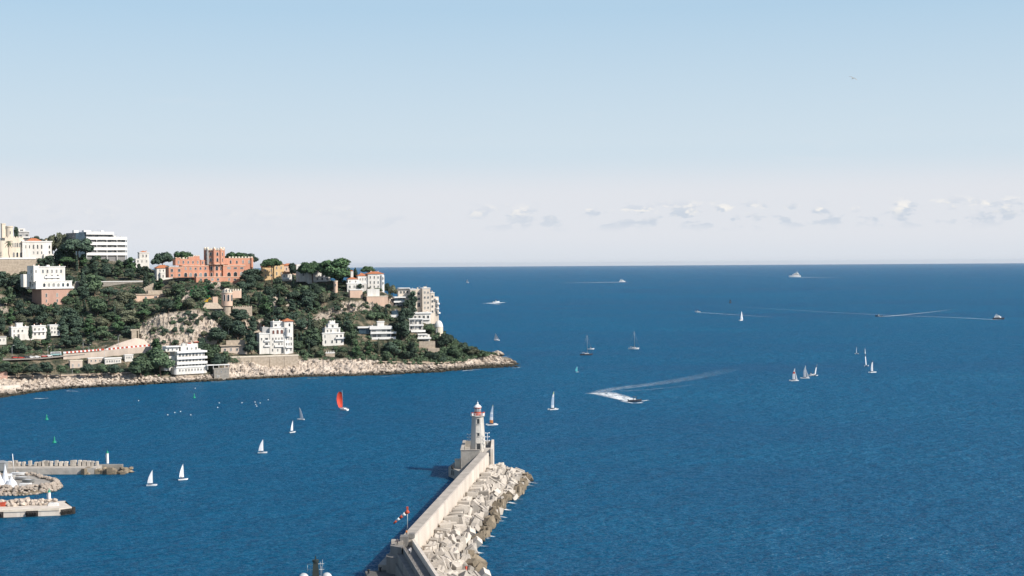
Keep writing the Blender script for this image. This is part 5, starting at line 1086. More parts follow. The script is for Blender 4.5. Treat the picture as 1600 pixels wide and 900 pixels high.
print('blocks', len(BL), len([b for b in BL if b[4] < 915]))
names = {}
rows_ = {'wall': [], 'upper': [], 'middle': [], 'water': []}
BLS = [b for b in BL if b[4] < 915]
for (t, p, u, px, py) in BLS:
    row = 'wall' if u < .14 else 'upper' if u < .42 else 'middle' if u < .78 else 'water'
    o = link('concrete_block', random.choice(BM_)); o.location = p
    c = g.random(); yaw = math.atan2(ax.y, ax.x) + (g.choice([0, 1.57, -.7, .7]) + g.uniform(-.45,.45))
    if row == 'wall': tilt = (g.uniform(-.12,.12), g.uniform(-.12,.12)); word = 'flat-lying'; yaw = math.atan2(nr.y, nr.x) + g.choice([g.uniform(-.2,.2), g.uniform(-.5,.5), 1.57 + g.uniform(-.3,.3)])
    elif c < .45: tilt = (g.uniform(-.25,.25), g.uniform(-.3,.3)); word = 'flat-lying'
    elif c < .85: tilt = (g.uniform(-.9,.9), g.choice([-1,1])*g.uniform(.4,.85)); word = 'tilted'
    else: tilt = (g.uniform(-.3,.3), g.choice([-1,1])*g.uniform(1.0,1.35)); word = 'upended'
    o.rotation_euler = (tilt[0], tilt[1], yaw); s = g.choice([g.uniform(.78,.95), g.uniform(.98,1.2), g.uniform(1.1,1.38)]); o.scale = (s*g.uniform(.85,1.08), s, s)
    wet = row == 'water' and g.random() < .75
    if wet: o.material_slots[0].link = 'OBJECT'; o.material_slots[0].material = M['wetblock']
    tag(o, None, 'concrete block', 'concrete blocks heaped against the breakwater'); rows_[row].append((t, o, word, 'weedy brown' if wet else 'pale'))
RT_ = {'wall': 'at the foot of the breakwater wall', 'upper': 'on the upper part of the heap', 'middle': 'halfway down the heap', 'water': 'at the waterline of the heap'}
def ordn(i):
    i += 1; return f"{i}{'th' if 10 < i % 100 < 14 else {1:'st',2:'nd',3:'rd'}.get(i % 10, 'th')}"
for row, lst in rows_.items():
    sub = {}
    for t, o, w_, c_ in lst: sub.setdefault((w_, c_), []).append((t, o))
    for (w_, c_), l2 in sub.items():
        l2.sort(key=lambda q: -q[0])
        for i, (_, o) in enumerate(l2): o['label'] = f'{w_} {c_} concrete block {RT_[row]}, {ordn(i)} from the lighthouse'
# red marker post on the blocks
p = P(728.5, 899, 402); mb = MB(); mb.tube((0,0,-1.5), (0,0,2.6), .22, .2, 10); mb.box(-.35,.35,-.06,.06,1.9,2.6); tag(mb.build('marker_post', M['red'], None, (p.x, p.y, p.z)), 'red marker post standing among the concrete blocks near the waterline', 'post')
# windsock
p = P(636.5, 793, 441); ws = thing('windsock', 'red and white striped windsock hanging from a pole on the inner quay', 'windsock', (p.x, p.y, 4.0)); hh = p.z - 4.0
mb = MB(); mb.tube((0,0,0), (0,0,hh), .14, .09, 8); mb.build('pole', M['gmetal'], ws)
mb = MB(); mb.box(-.3,.3,-.3,.3,hh-.5,hh+.25); mb.tube((0,0,hh-.5), (0,0,hh-1.5), .28, .3); mb.build('beacon', M['red'], ws)
dirv = Vector((-.80, .18, -.60)).normalized(); p0 = Vector((.35, -.1, hh-1.1)); rad = [.60,.54,.47,.40,.33,.27]; mb = MB()
for i in range(5):
    a_ = p0 + dirv*(i*1.2) + Vector((0,0,-.06*i*i*.3)); b_ = p0 + dirv*((i+1)*1.2) + Vector((0,0,-.06*(i+1)**2*.3)); mb.tube(a_, b_, rad[i], rad[i+1], 12, i % 2)
mb.build('sleeve', [M['red'], M['whitep']], ws)
# ------------------------------------------------------------------ people
def person_mesh(seat=False):
    me = bpy.data.meshes.new('person'); J = [(0,0,.95),(0,0,1.2),(0,0,1.42),(0,0,1.53),(0,-.01,1.66),(.10,0,.90),(.11,-.02,.5),(.12,.02,.07),(.12,-.14,.03),(-.10,0,.90),(-.12,.05,.5),(-.13,.14,.07),(-.13,0,.03),(.21,0,1.38),(.27,.03,1.1),(.25,-.12,.88),(-.21,0,1.38),(-.28,.0,1.12),(-.24,-.1,.9)]
    E = [(0,1),(1,2),(2,3),(3,4),(0,5),(5,6),(6,7),(7,8),(0,9),(9,10),(10,11),(11,12),(2,13),(13,14),(14,15),(2,16),(16,17),(17,18)]
    Rd = [.15,.16,.15,.065,.115,.11,.075,.05,.04,.11,.075,.05,.04,.07,.052,.04,.07,.052,.04]
    if seat:
        J = [(x, y, z-.55) for x, y, z in J]
        for i, q in {6:(.14,-.42,.32),7:(.15,-.50,-.05),8:(.15,-.62,-.08),10:(-.14,-.42,.32),11:(-.15,-.50,-.05),12:(-.15,-.62,-.08)}.items(): J[i] = q
    me.from_pydata(J, E, []); o = bpy.data.objects.new('tmp', me); COL.objects.link(o); sk = o.modifiers.new('s', 'SKIN')
    for i, v in enumerate(me.skin_vertices[0].data): v.radius = (Rd[i], Rd[i]); v.use_root = i == 0
    o.modifiers.new('b', 'SUBSURF').levels = 2; dg = bpy.context.evaluated_depsgraph_get(); r = bpy.data.meshes.new_from_object(o.evaluated_get(dg)); bpy.data.objects.remove(o)
    for p_ in r.polygons: p_.use_smooth = True
    return r
PM = person_mesh(); PS = person_mesh(True)
def person(loc, rz, label, top, bottom, seat=False, group=None):
    me = (PS if seat else PM).copy(); o = link('person', me, None, [M['skin'], top, bottom]); dz = -.55 if seat else 0
    for p_ in me.polygons:
        c = p_.center; p_.material_index = 0 if c.z-dz > 1.5 else 1 if c.z-dz > .93 and abs(c.x) < .25 else 2 if c.z < .93+dz and abs(c.x) < .2 else 0
    o.location = loc; o.rotation_euler = (0,0,rz); tag(o, label, 'person', group)
    mb = MB(); mb.dome(0, .01, 1.68+dz, .115, .12, 10); mb.build('hair', M['dark'], o); return o
q = R2(10.5, 1.6); person((q.x,q.y,9.1), 2.6, 'person in white walking along the shaded breakwater walkway, nearer the parapet', M['whitep'], M['whitep'], group='walkers on the breakwater')
q = R2(11.8, 2.1); person((q.x,q.y,9.1), 2.9, 'person in white shirt and dark trousers beside the walker in white', M['whitep'], M['dark'], group='walkers on the breakwater')
person((-33.2, 404.9, 10.1), .8, 'person in dark clothes standing on the top of the stair pier', M['navy'], M['dark'], group='walkers on the breakwater')
q = Q2(4.5, -2.6); person((q.x,q.y,MT+.06), .2, 'person in orange top standing at the near end of the wall walkway', M['orangec'], M['dark'], group='walkers on the breakwater')
# ------------------------------------------------------------------ harbour jetties at the left
jf = thing('jetty', 'long low concrete jetty with upright blocks ending in the far small green and white beacon', 'jetty', (-190, 620, 0))
def jz(px, py, Y): return P(px, py, Y).z
def atz(px, py, z): return W(px, py, z)
a_, b_ = atz(-60, 742, 0), atz(150, 741, 0)
fx = (b_-a_).normalized().to_2d(); fn = Vector((-fx.y, fx.x))
def J2(t, s): return Vector((a_.x, a_.y)) + fx*t + fn*s
JL = (b_-a_).length
mb = MB()
for i in range(9): mb.prism([J2(JL*i/9,0), J2(JL*(i+1)/9-.08,0), J2(JL*(i+1)/9-.08,9), J2(JL*i/9,9)], -3, 2.7)
mb.v = [(x+190, y-620, z) for x, y, z in mb.v]; mb.build('deck', mat('pale_jetty_concrete', (.50,.455,.40), (.36,.33,.29), .3, .9, .3, 1), jf)
mb = MB(); mb.prism([J2(0,9.01), J2(JL+9,9.01), J2(JL+9,10.2), J2(0,10.2)], -3, 2.95); mb.v = [(x+190, y-620, z) for x, y, z in mb.v]; mb.build('back_wall', M['gconc'], jf)
def upright(t, s, z, w, h, d, label, m='block', rz=0.0):
    mb = MB(); mb.box(-w/2, w/2, -d/2, d/2, 0, h); me = mb.mesh('concrete_block'); bm = bmesh.new(); bm.from_mesh(me); bmesh.ops.bevel(bm, geom=bm.edges[:], offset=.08, segments=1, affect='EDGES')
    for v in bm.verts: v.co += Vector((random.uniform(-.06,.06), random.uniform(-.06,.06), random.uniform(-.06,.06)))
    bm.to_mesh(me); bm.free(); o = link('jetty_block', me, None, M[m]); q = J2(t, s); o.location = (q.x, q.y, z); o.rotation_euler = (random.uniform(-.04,.04), random.uniform(-.05,.05), math.atan2(fx.y, fx.x)+rz)
    return tag(o, label, 'concrete block', 'upright blocks along the far jetty')
xs = [5.5,11,14.5,20,26,33,43,52,58,64,69,76,84,91,99,108,112,120,127,134,140,147]; words = ['narrow','plain','squat','weathered']
jb = 0
for x in xs:
    q = W(x, 730, 2.7).to_2d() - Vector((a_.x, a_.y)); t = q.dot(fx); w_ = random.uniform(.9, 1.75); h_ = random.uniform(1.7, 2.5); upright(t, 7.2, 2.7, w_, h_, 1.8, f"{'wide' if w_ > 1.35 else 'narrow'} {'tall' if h_ > 2.1 else 'short'} upright concrete block on the far jetty, {ordn(jb)} from the left"); jb += 1
jb = 0
for x in (131, 136, 143, 150, 157, 164, 170, 176, 183, 190):
    q = W(x, 738, 1.0).to_2d() - Vector((a_.x, a_.y)); t = q.dot(fx); h_ = random.uniform(2.8, 4.6) - (max(0, x-172)*.07); upright(t, random.uniform(-.6, 2.2), -1.2, random.uniform(1.4,2.6), h_, 2.2, f"stained dark concrete block at the jetty tip, {ordn(jb)} towards the beacon end", 'wetblock', random.uniform(-.4,.4)); jb += 1
pts = [(Vector((*J2(JL + random.uniform(-8, 14), random.uniform(.5,8)), random.uniform(-.3,1.6)*(1 if i % 3 else .6))), random.uniform(.9,1.9)) for i in range(46)]
scatter_rocks('jetty_rubble', pts, 'weedy broken rocks round the tip of the far jetty', M['wetblock'])
def beacon(px, yt, yb, zb, label):
    p = W(px, yb, zb); h = P(px, yt, p.y).z - zb; o = thing('beacon_light', label, 'beacon', (p.x, p.y, zb), 0, 'harbour beacons'); r = .62
    mb = MB(); mb.cyl(0,0,0,h*.72,r,r*.86,14,0,0,True); mb.build('column', M['whitep'], o)
    mb = MB(); mb.cyl(0,0,h*.72+.003,h*.86,r*.95,r*.5,14,0,0,True); mb.cyl(0,0,h*.86+.003,h,r*.2,r*.14,8); mb.build('cap', M['green'], o)
    mb = MB()
    for i in range(int(h*.6/.45)): mb.tube((-r-.18,-.2,.4+i*.45), (-r-.18,.2,.4+i*.45), .03)
    mb.tube((-r-.18,-.2,.1), (-r-.18,-.2,h*.7), .035); mb.tube((-r-.18,.2,.1), (-r-.18,.2,h*.7), .035); mb.build('ladder', M['gmetal'], o)
beacon(168, 702, 724, 2.9, 'white beacon with green cap near the tip of the far jetty')
# near quay
nq = thing('quay', 'near concrete quay with dark tyre fenders and boulders behind its edge', 'quay', (-185, 515, 0))
c0, c1 = atz(-90, 812, 0), atz(93, 805.5, 0); gx = (c1-c0).normalized().to_2d(); gn = Vector((-gx.y, gx.x)); NL = (c1-c0).length
def N2(t, s): return Vector((c0.x, c0.y)) + gx*t + gn*s
def reln(mb): mb.v = [(x+185, y-515, z) for x, y, z in mb.v]; return mb
mb = MB()
for i in range(6): mb.prism([N2(NL*i/6,0), N2(NL*(i+1)/6-.08,0), N2(NL*(i+1)/6-.08,17), N2(NL*i/6,17)], -3, 2.6)
mb.prism([N2(NL,0), N2(NL+4,2.6), N2(NL-1.2,16.9), N2(NL-.05,17)][:3] + [N2(NL,16.5)], -3, 2.55); reln(mb).build('deck', M['conc'], nq)
mb = MB(); mb.prism([N2(0,-.25), N2(NL,-.25), N2(NL,-.004), N2(0,-.004)], 1.9, 2.75); reln(mb).build('edge_beam', M['cream'], nq)
mb = MB(); mb.prism([N2(0,17.01), N2(NL-6,17.01), N2(NL-6,18), N2(0,18)], -3, 3.3); reln(mb).build('back_wall', M['conc'], nq)
def fender(t, s, w, rz=0):
    mb = MB()
    for k in range(int(w/.9)):
        mb.lathe(0, 0, [(.35,-.25),(.62,-.2),(.7,0),(.62,.2),(.35,.25)], 12)
        vs = mb.v[-60:]; mb.v[-60:] = [(-w/2 + .45 + k*.9 + x, z*1.2, .9 + y) for x, y, z in vs]
    mb.box(-w/2, w/2, .12, .3, -.6, 1.9); q = N2(t, s); o = mb.build('fender', M['rubber'], nq, (q.x+185, q.y-515, .2)); o.rotation_euler = (0,0,math.atan2(gx.y,gx.x)+rz)
for x in (0, 52): fender((W(x, 803, .5).to_2d()-Vector((c0.x,c0.y))).dot(gx), -.45, 4.2)
fender(NL+1.6, .7, 2.6, .58); fender(NL+3.4, 2.0, 2.2, .58)
q = N2(NL+4.3, 3.4); mb = MB(); mb.cyl(0,0,-2,2.4,.85,.85,14); mb.build('fender_drum', M['rubber'], nq, (q.x+185, q.y-515, 0))
q = N2(NL-3, 6.4); mb = MB(); mb.box(-1.8,1.8,-.7,.7,0,.8); mb.box(-1.4,1.4,-.5,.5,.803,1.1); tag(mb.build('concrete_plinth', M['slab'], None, (q.x,q.y,2.6)), 'small white concrete plinth on the near quay end', 'plinth')
beacon(77, 763, 785, 2.6, 'white beacon with green cap standing on the near quay')
RM = [rock_mesh(s+20, .85) for s in range(5)]
for m_ in RM: m_.materials.append(M['boulder'])
bi = 0
for x in np.linspace(-8, 82, 44):
    t = (W(x, 792, 2.6).to_2d()-Vector((c0.x,c0.y))).dot(gx); back = bi % 2; r = random.uniform(.8, 1.55) * (1 if x < 66 else .7)
    q = N2(t + random.uniform(-.4,.4), 9.5 + back*4 + random.uniform(-1.2,1.2)); o = link('boulder', random.choice(RM)); o.location = (q.x, q.y, 2.55 + r*.45 + back*.5); o.scale = (r*random.uniform(.85,1.25), r, r*random.uniform(.8,1.1)); o.rotation_euler = (random.uniform(-.4,.4), random.uniform(-.4,.4), random.uniform(0,6))
    tag(o, f"{'large' if r > 1.2 else 'small'} pale boulder in the {'back' if back else 'front'} row on the near quay, {ordn(bi//2)} from the left", 'boulder', 'boulders on the near quay'); bi += 1
# red container-like gear and drums among the boulders
p = W(3, 791, 2.6); mb = MB(); mb.box(-1.3,1.3,-.8,.8,0,1.5); mb.tube((-1.3,-.82,.75),(1.3,-.82,.75),.06); tag(mb.build('gear_box', M['red'], None, (p.x,p.y,2.6)), 'red gear box half hidden by boulders at the left edge of the near quay', 'box')
# rocky spit with boats between the quays
sp = []; 
def spit(px, py): return W(px, py, 0)
outline = [(-80,777),(-20,775),(0,774),(40,774),(70,770),(88,767),(96,762),(92,757),(80,753),(66,748),(55,744),(-80,744)]
poly = [spit(*o_).to_2d() for o_ in outline]; mb = MB(); mb.prism([tuple(q) for q in poly], -3, .8); o = mb.build('spit_ground', M['wetblock']); tag(o, kind='structure')
cxx = sum(q.x for q in poly)/len(poly); cyy = sum(q.y for q in poly)/len(poly)
inner = [(q.x + (cxx-q.x)*.16, q.y + (cyy-q.y)*.30) for q in poly]; mb = MB(); mb.prism(inner, 0, 1.9); tag(mb.build('spit_hardstanding', M['gconc']), kind='structure')
pts = []
for i in range(420):
    j = random.randrange(len(poly)-1); u = random.random(); q = poly[j].lerp(poly[j+1], u); k_ = random.uniform(-.02, .36); q2 = q.lerp(Vector((cxx + (q.x-cxx)*.6, cyy)), k_); pts.append((Vector((q2.x, q2.y, .2 + 2.2*min(1,k_*4) + random.uniform(-.2,.5))), random.uniform(.6,1.25)))
scatter_rocks('spit_rubble', pts, 'pale riprap rocks round the boat spit', M['boulder'])
# ------------------------------------------------------------------ boats
def hull_mb(L_, B, fb, draft=.4, n=14, trans=.75, flare=.75):
    """lofted hull, bow to +x, stern at -x, deck at z = fb"""
    mb = MB(); vs = []; k = 7
    for i in range(n+1):
        u = i/n; x = -L_/2 + L_*u; w = B/2*(trans + (1-trans)*math.sin(min(1,u*2)*math.pi/2)) if u < .5 else B/2*math.cos((u-.5)/.5*math.pi/2)**.75
        w = max(w, .02); sheer = fb*(1 + .28*max(0, u-.4)**1.5*2)
        for j in range(k):
            a = -1 + 2*j/(k-1); z = -draft*(1-abs(a)**2.4)*(1-.6*max(0,u-.6)) if abs(a) < 1 else 0
            vs.append((x + .12*L_*max(0,u-.75)*0, a*w*flare if True else 0, z))
        vs += [(x + (.05*L_*max(0,u-.7)*3 if u > .7 else 0), w, sheer), (x + (.05*L_*max(0,u-.7)*3 if u > .7 else 0), -w, sheer)]
    m = k + 2; order = list(range(k)) + [k, k+1]
    fs = [(i*m+order[j], (i+1)*m+order[j], (i+1)*m+order[(j+1)%m], i*m+order[(j+1)%m]) for i in range(n) for j in range(m)]
    fs += [tuple(range(m))[::-1], tuple(range(n*m, n*m+m))]; mb.add(vs, fs); return mb
def sail_mesh(luff0, luff1, clew, belly=.12, roach=.06, n=8, bands=None, thick=.02):
    """a triangular, curved sail: luff from foot to head, clew at the outer lower corner"""
    a, h, c = Vector(luff0), Vector(luff1), Vector(clew); nn = (h-a).cross(c-a).normalized(); span = (c-a).length; mb = MB(); vs = []; m = 6
    for i in range(n+1):
        v = i/n; e0 = a.lerp(h, v); e1 = c.lerp(h, v) + (c-a)*(roach*math.sin(math.pi*v))
        for j in range(m+1):
            u = j/m; q = e0.lerp(e1, u); vs.append(q + nn*(belly*span*math.sin(math.pi*u**.8)*(1-v*.7)))
    for i in range(n):
        mi = 0
        if bands: mi = bands[min(len(bands)-1, int(i/n*len(bands)))]
        for j in range(m): mb.add([vs[i*(m+1)+j], vs[i*(m+1)+j+1], vs[(i+1)*(m+1)+j+1], vs[(i+1)*(m+1)+j]], [(0,1,2,3)], mi, True)
    return mb
def at(px, py): return W(px, py, 0)
def heel(o, deg, yaw): o.rotation_euler = (0,0,0); o.rotation_euler = Matrix.Rotation(yaw,4,'Z').to_euler() if not deg else (Matrix.Rotation(yaw,4,'Z') @ Matrix.Rotation(math.radians(deg),4,'X')).to_euler()
def dinghy(px, py, top, label, hull_l, yaw, heel_deg, mainm='sail', jib=False, boom=-1, crew=None, group='sailing dinghies in the harbour mouth', bands=None, beam=.32):
    p = at(px, py); h = P(px, top, p.y).z; o = thing('sailing_dinghy', label, 'sailboat', (p.x, p.y, 0), 0, group); heel(o, heel_deg, yaw); L_ = hull_l
    hull_mb(L_, L_*beam, .5, .25).build('hull', M['gel'], o)
    mb = MB(); mb.box(-L_*.32, L_*.12, -L_*.09, L_*.09, .505, .52); mb.build('cockpit', M['shutter'], o)
    mx = L_*.12; mb = MB(); mb.tube((mx,0,.3), (mx-.15,0,h), .06, .04, 6); mb.build('mast', M['gmetal'], o)
    bl = L_*.55; ang = .22*boom; cl = Vector((mx - bl*math.cos(ang), bl*math.sin(ang), 1.15)); mb = MB(); mb.tube((mx,0,1.1), cl, .04); mb.build('boom', M['gmetal'], o)
    mats = [M[mainm]] if not bands else [M[b_] for b_ in bands[1]]
    sail_mesh((mx-.08,0,1.2), (mx-.2,0,h-.05), cl + Vector((0,0,.08)), .10*(-boom), .16, bands=bands[0] if bands else None).build('mainsail', mats, o)
    if jib: sail_mesh((L_*.52,0,.7), (mx,0,h*.74), (mx-.1,.35*boom,1.0), .10*(-boom), 0).build('jib', M['sail'], o)
    if crew:
        person(Vector((p.x,p.y,0)) + Matrix.Rotation(yaw,3,'Z') @ Vector((-L_*.22, -.3*boom*-1, .62)), yaw + (1.57 if boom < 0 else -1.57), crew, M['hulldk'], M['navy'], True, 'dinghy sailors')
    return o
dinghy(237, 759, 734, 'white dinghy with narrow sail nearest the near quay, lowest in the harbour', 4.2, .25, 4, crew='sailor in dark clothes seated in the dinghy nearest the quay')
dinghy(286, 750, 725, 'white dinghy with full sail just right of the one nearest the quay', 4.0, .45, -9, crew='sailor in dark clothes seated in the second dinghy from the quay', boom=-1)
dinghy(410, 708, 686, 'white dinghy sailing alone in the middle of the harbour mouth', 4.4, .15, 3, crew='sailor in dark clothes seated in the dinghy in mid harbour')
dinghy(457, 676, 657, 'small white dinghy close below another, left of the red spinnaker boat', 4.2, .9, 0)
dinghy(470, 656, 636, 'small white dinghy with sail leaning back, upper of the pair left of the red spinnaker', 4.4, 2.9, -8, boom=1)
# red spinnaker boat
p = at(537.5, 641); h = P(537, 609, p.y).z; o = thing('sailing_yacht', 'white sailing boat under a large red spinnaker', 'sailboat', (p.x,p.y,0), 0); heel(o, -4, 2.3)
hull_mb(8, 2.6, 1.0, .5).build('hull', M['gel'], o); mb = MB(); mb.box(-1.6,1.5,-.8,.8,1.02,1.5); mb.build('cabin', M['gel'], o); mb = MB(); mb.tube((.8,0,.8),(.6,0,h),.09,.06,8); mb.build('mast', M['gmetal'], o)
mb = MB(); mb.tube((.8,0,2),(-2.9,-.9,2),.06); mb.build('boom', M['gmetal'], o)
mb = MB(); vs = []; n_, m_ = 12, 8
for i in range(n_+1):
    v = i/n_; wv = 3.3*math.sin(math.pi*(.18 + .66*(1-v)))**.8*(1 if v < .92 else .55); z = 1.7 + (h-2.9)*v
    for j in range(m_+1):
        u = -1 + 2*j/m_; vs.append((1.4 + 2.9*math.sin(math.pi*(.12+.75*(1-v)))*(1-.55*u*u), u*wv*.66 + .9, z - .5*u*u*(1-v)*.4))
mb.add(vs, [(i*(m_+1)+j, i*(m_+1)+j+1, (i+1)*(m_+1)+j+1, (i+1)*(m_+1)+j) for i in range(n_) for j in range(m_)], 0, True); mb.build('spinnaker', M['redsail'], o)
def catamaran(px, py, top, label, L_, yaw, heel_deg, bands, mats, jib=None, group='sport catamarans'):
    p = at(px, py); h = P(px, top, p.y).z; o = thing('catamaran', label, 'catamaran', (p.x,p.y,0), 0, group); heel(o, heel_deg, yaw)
    for s in (-1, 1): hull_mb(L_, .62, .55, .3).build('hull', M['gel'], o, (0, s*L_*.21, 0))
    mb = MB(); mb.box(-L_*.30, L_*.14, -L_*.2, L_*.2, .62, .68); mb.build('trampoline', M['navy'], o)
    mb = MB()
    for x in (-L_*.31, L_*.15): mb.tube((x,-L_*.22,.62),(x,L_*.22,.62),.09)
    mb.build('crossbeam', M['gmetal'], o); mx = L_*.13; mb = MB(); mb.tube((mx,0,.6),(mx-.35,0,h),.09,.06); mb.build('mast', M['gmetal'], o)
    sail_mesh((mx-.1,0,1.0),(mx-.4,0,h-.1),(mx-L_*.30,.45,1.05),.10,.35,n=12,bands=bands).build('mainsail', [M[q] for q in mats], o)
    if jib: sail_mesh((L_*.46,0,.8),(mx-.1,0,h*.72),(mx+.1,.7,.9),.1,0).build('jib', M[jib], o)
    return o
catamaran(768.5, 664, 632, 'catamaran with pale banded sail, orange foot and lime tip, just behind the lighthouse', 6.2, .35, 4, [0,1,2,1,2,2,3], ['orangec','sail','bluesail','limesail'])
catamaran(864, 640, 611, 'catamaran with pale sail and yellow-green tip right of the lighthouse', 6.0, .5, 3, [0,1,1,1,0,2], ['sail','bluesail','limesail'])
catamaran(1240.5, 595, 574.5, 'leftmost catamaran of the group of three at the right, sail slanting', 6.4, .25, 5, [0,0,0,1,0,0], ['sail','redsail'], 'sail')
catamaran(1257.5, 591, 570.5, 'middle white-sailed catamaran of the group of three at the right', 6.6, .05, 4, [0,0,0,0,0,0], ['sail'], 'sail')
catamaran(1274, 587, 568, 'white-sailed catamaran with dark top band at the right of the three', 6.0, 1.1, 8, [0,0,0,0,1,1], ['sail','navy'])
catamaran(1338.5, 553, 542, 'smallest catamaran with bare-looking thin sail, upper left of the trio far right', 6.0, 1.5, 0, [0,0], ['sail'])
catamaran(1354, 572, 543.5, 'catamaran with tall two-tone sail, dark band in the middle, far right trio', 7.0, 1.25, -5, [0,0,0,1,0,2], ['sail','navy','sail'])
catamaran(1363, 582, 563, 'lowest catamaran of the far right trio with narrow white sail and dark tip', 6.0, .45, 0, [0,0,0,0,0,1], ['sail','navy'])
def bare_yacht(px, py, top, label, L_, yaw, hm):
    p = at(px, py); h = P(px, top, p.y).z; o = thing('sailing_yacht', label, 'sailboat', (p.x,p.y,0), yaw, 'anchored yachts without sails')
    hull_mb(L_, L_*.3, 1.3, .6).build('hull', M[hm], o); mb = MB(); mb.box(-L_*.12,L_*.2,-L_*.09,L_*.09,1.3,2.0); mb.box(-L_*.36,-L_*.14,-L_*.1,L_*.1,2.3,2.4); mb.build('cabin', M['gel'], o)
    mb = MB(); mb.box(-L_*.10,L_*.18,-L_*.093,-L_*.091,1.5,1.8); mb.build('cabin_window', M['glass'], o)
    mb = MB(); mb.tube((L_*.1,0,1.2),(L_*.07,0,h),.16,.10,8); mb.build('mast', M['gmetal'], o); mb = MB(); mb.tube((L_*.1,0,2.9),(-L_*.33,0,2.9),.2,.16); mb.build('furled_sail', M['navy'], o)
    for z in (.4, .68):
        mb = MB(); mb.tube((L_*.09,-1.2,h*z),(L_*.09,1.2,h*z),.05); mb.build('spreader', M['gmetal'], o)
    mb = MB(); mb.tube((L_*.56,0,1.6),(L_*.07,0,h*.97),.04); mb.tube((-L_*.48,0,1.3),(L_*.07,0,h*.97),.03); mb.build('stay', M['gmetal'], o)
bare_yacht(916, 555, 523, 'anchored sailing yacht with dark hull and bare mast, larger of two', 12.5, .2, 'hulldk'); bare_yacht(990, 545.5, 517, 'anchored sailing yacht with pale hull and bare mast, further right of two', 11, -.15, 'gel')
def white_yacht(px, py, top, label, L_, yaw, hdeg):
    p = at(px, py); h = P(px, top, p.y).z; o = thing('sailing_yacht', label, 'sailboat', (p.x,p.y,0), 0, 'sailing yachts under white sail'); heel(o, hdeg, yaw); k = h/12
    hull_mb(L_, L_*.3, 1.0*k, .5).build('hull', M['gel'], o); mb = MB(); mb.tube((L_*.08,0,.8),(L_*.06,0,h),.1*k,.06*k); mb.build('mast', M['gmetal'], o); mb = MB(); mb.box(-L_*.2,L_*.15,-L_*.09,L_*.09,1.0*k,1.5*k); mb.build('cabin', M['gel'], o)
    sail_mesh((L_*.07,0,1.8*k),(L_*.05,0,h-.2),(-L_*.36,-L_*.12,1.9*k),.1,.12).build('mainsail', M['sail'], o); sail_mesh((L_*.5,0,1.4*k),(L_*.06,0,h*.9),(-L_*.02,-L_*.14,1.6*k),.1,0).build('jib', M['sail'], o)
white_yacht(1158, 501, 485.5, 'white sailing yacht with two triangular sails alone on the open sea', 11, .9, 3); white_yacht(776, 532, 520, 'white sailing yacht with leaning sail off the tip of the point', 7.5, 2.6, -14); white_yacht(730.5, 442, 435.5, 'tiny white sail near the horizon above the stepped apartments', 18, 2.4, -8)
p = at(902, 581.5); h = P(902, 572.5, p.y).z; o = thing('windsurfer', 'tiny windsurfing board with teal sail right of the point', 'windsurfer', (p.x,p.y,0), .4); hull_mb(2.8,.75,.18,.08).build('board', M['gel'], o); mb = MB(); mb.tube((.2,0,.15),(.05,0,h),.05); mb.build('mast', M['gmetal'], o); sail_mesh((.2,0,.3),(.05,0,h),(-1.8,.3,1.0),.1,.2).build('sail', M['tealsail'], o)
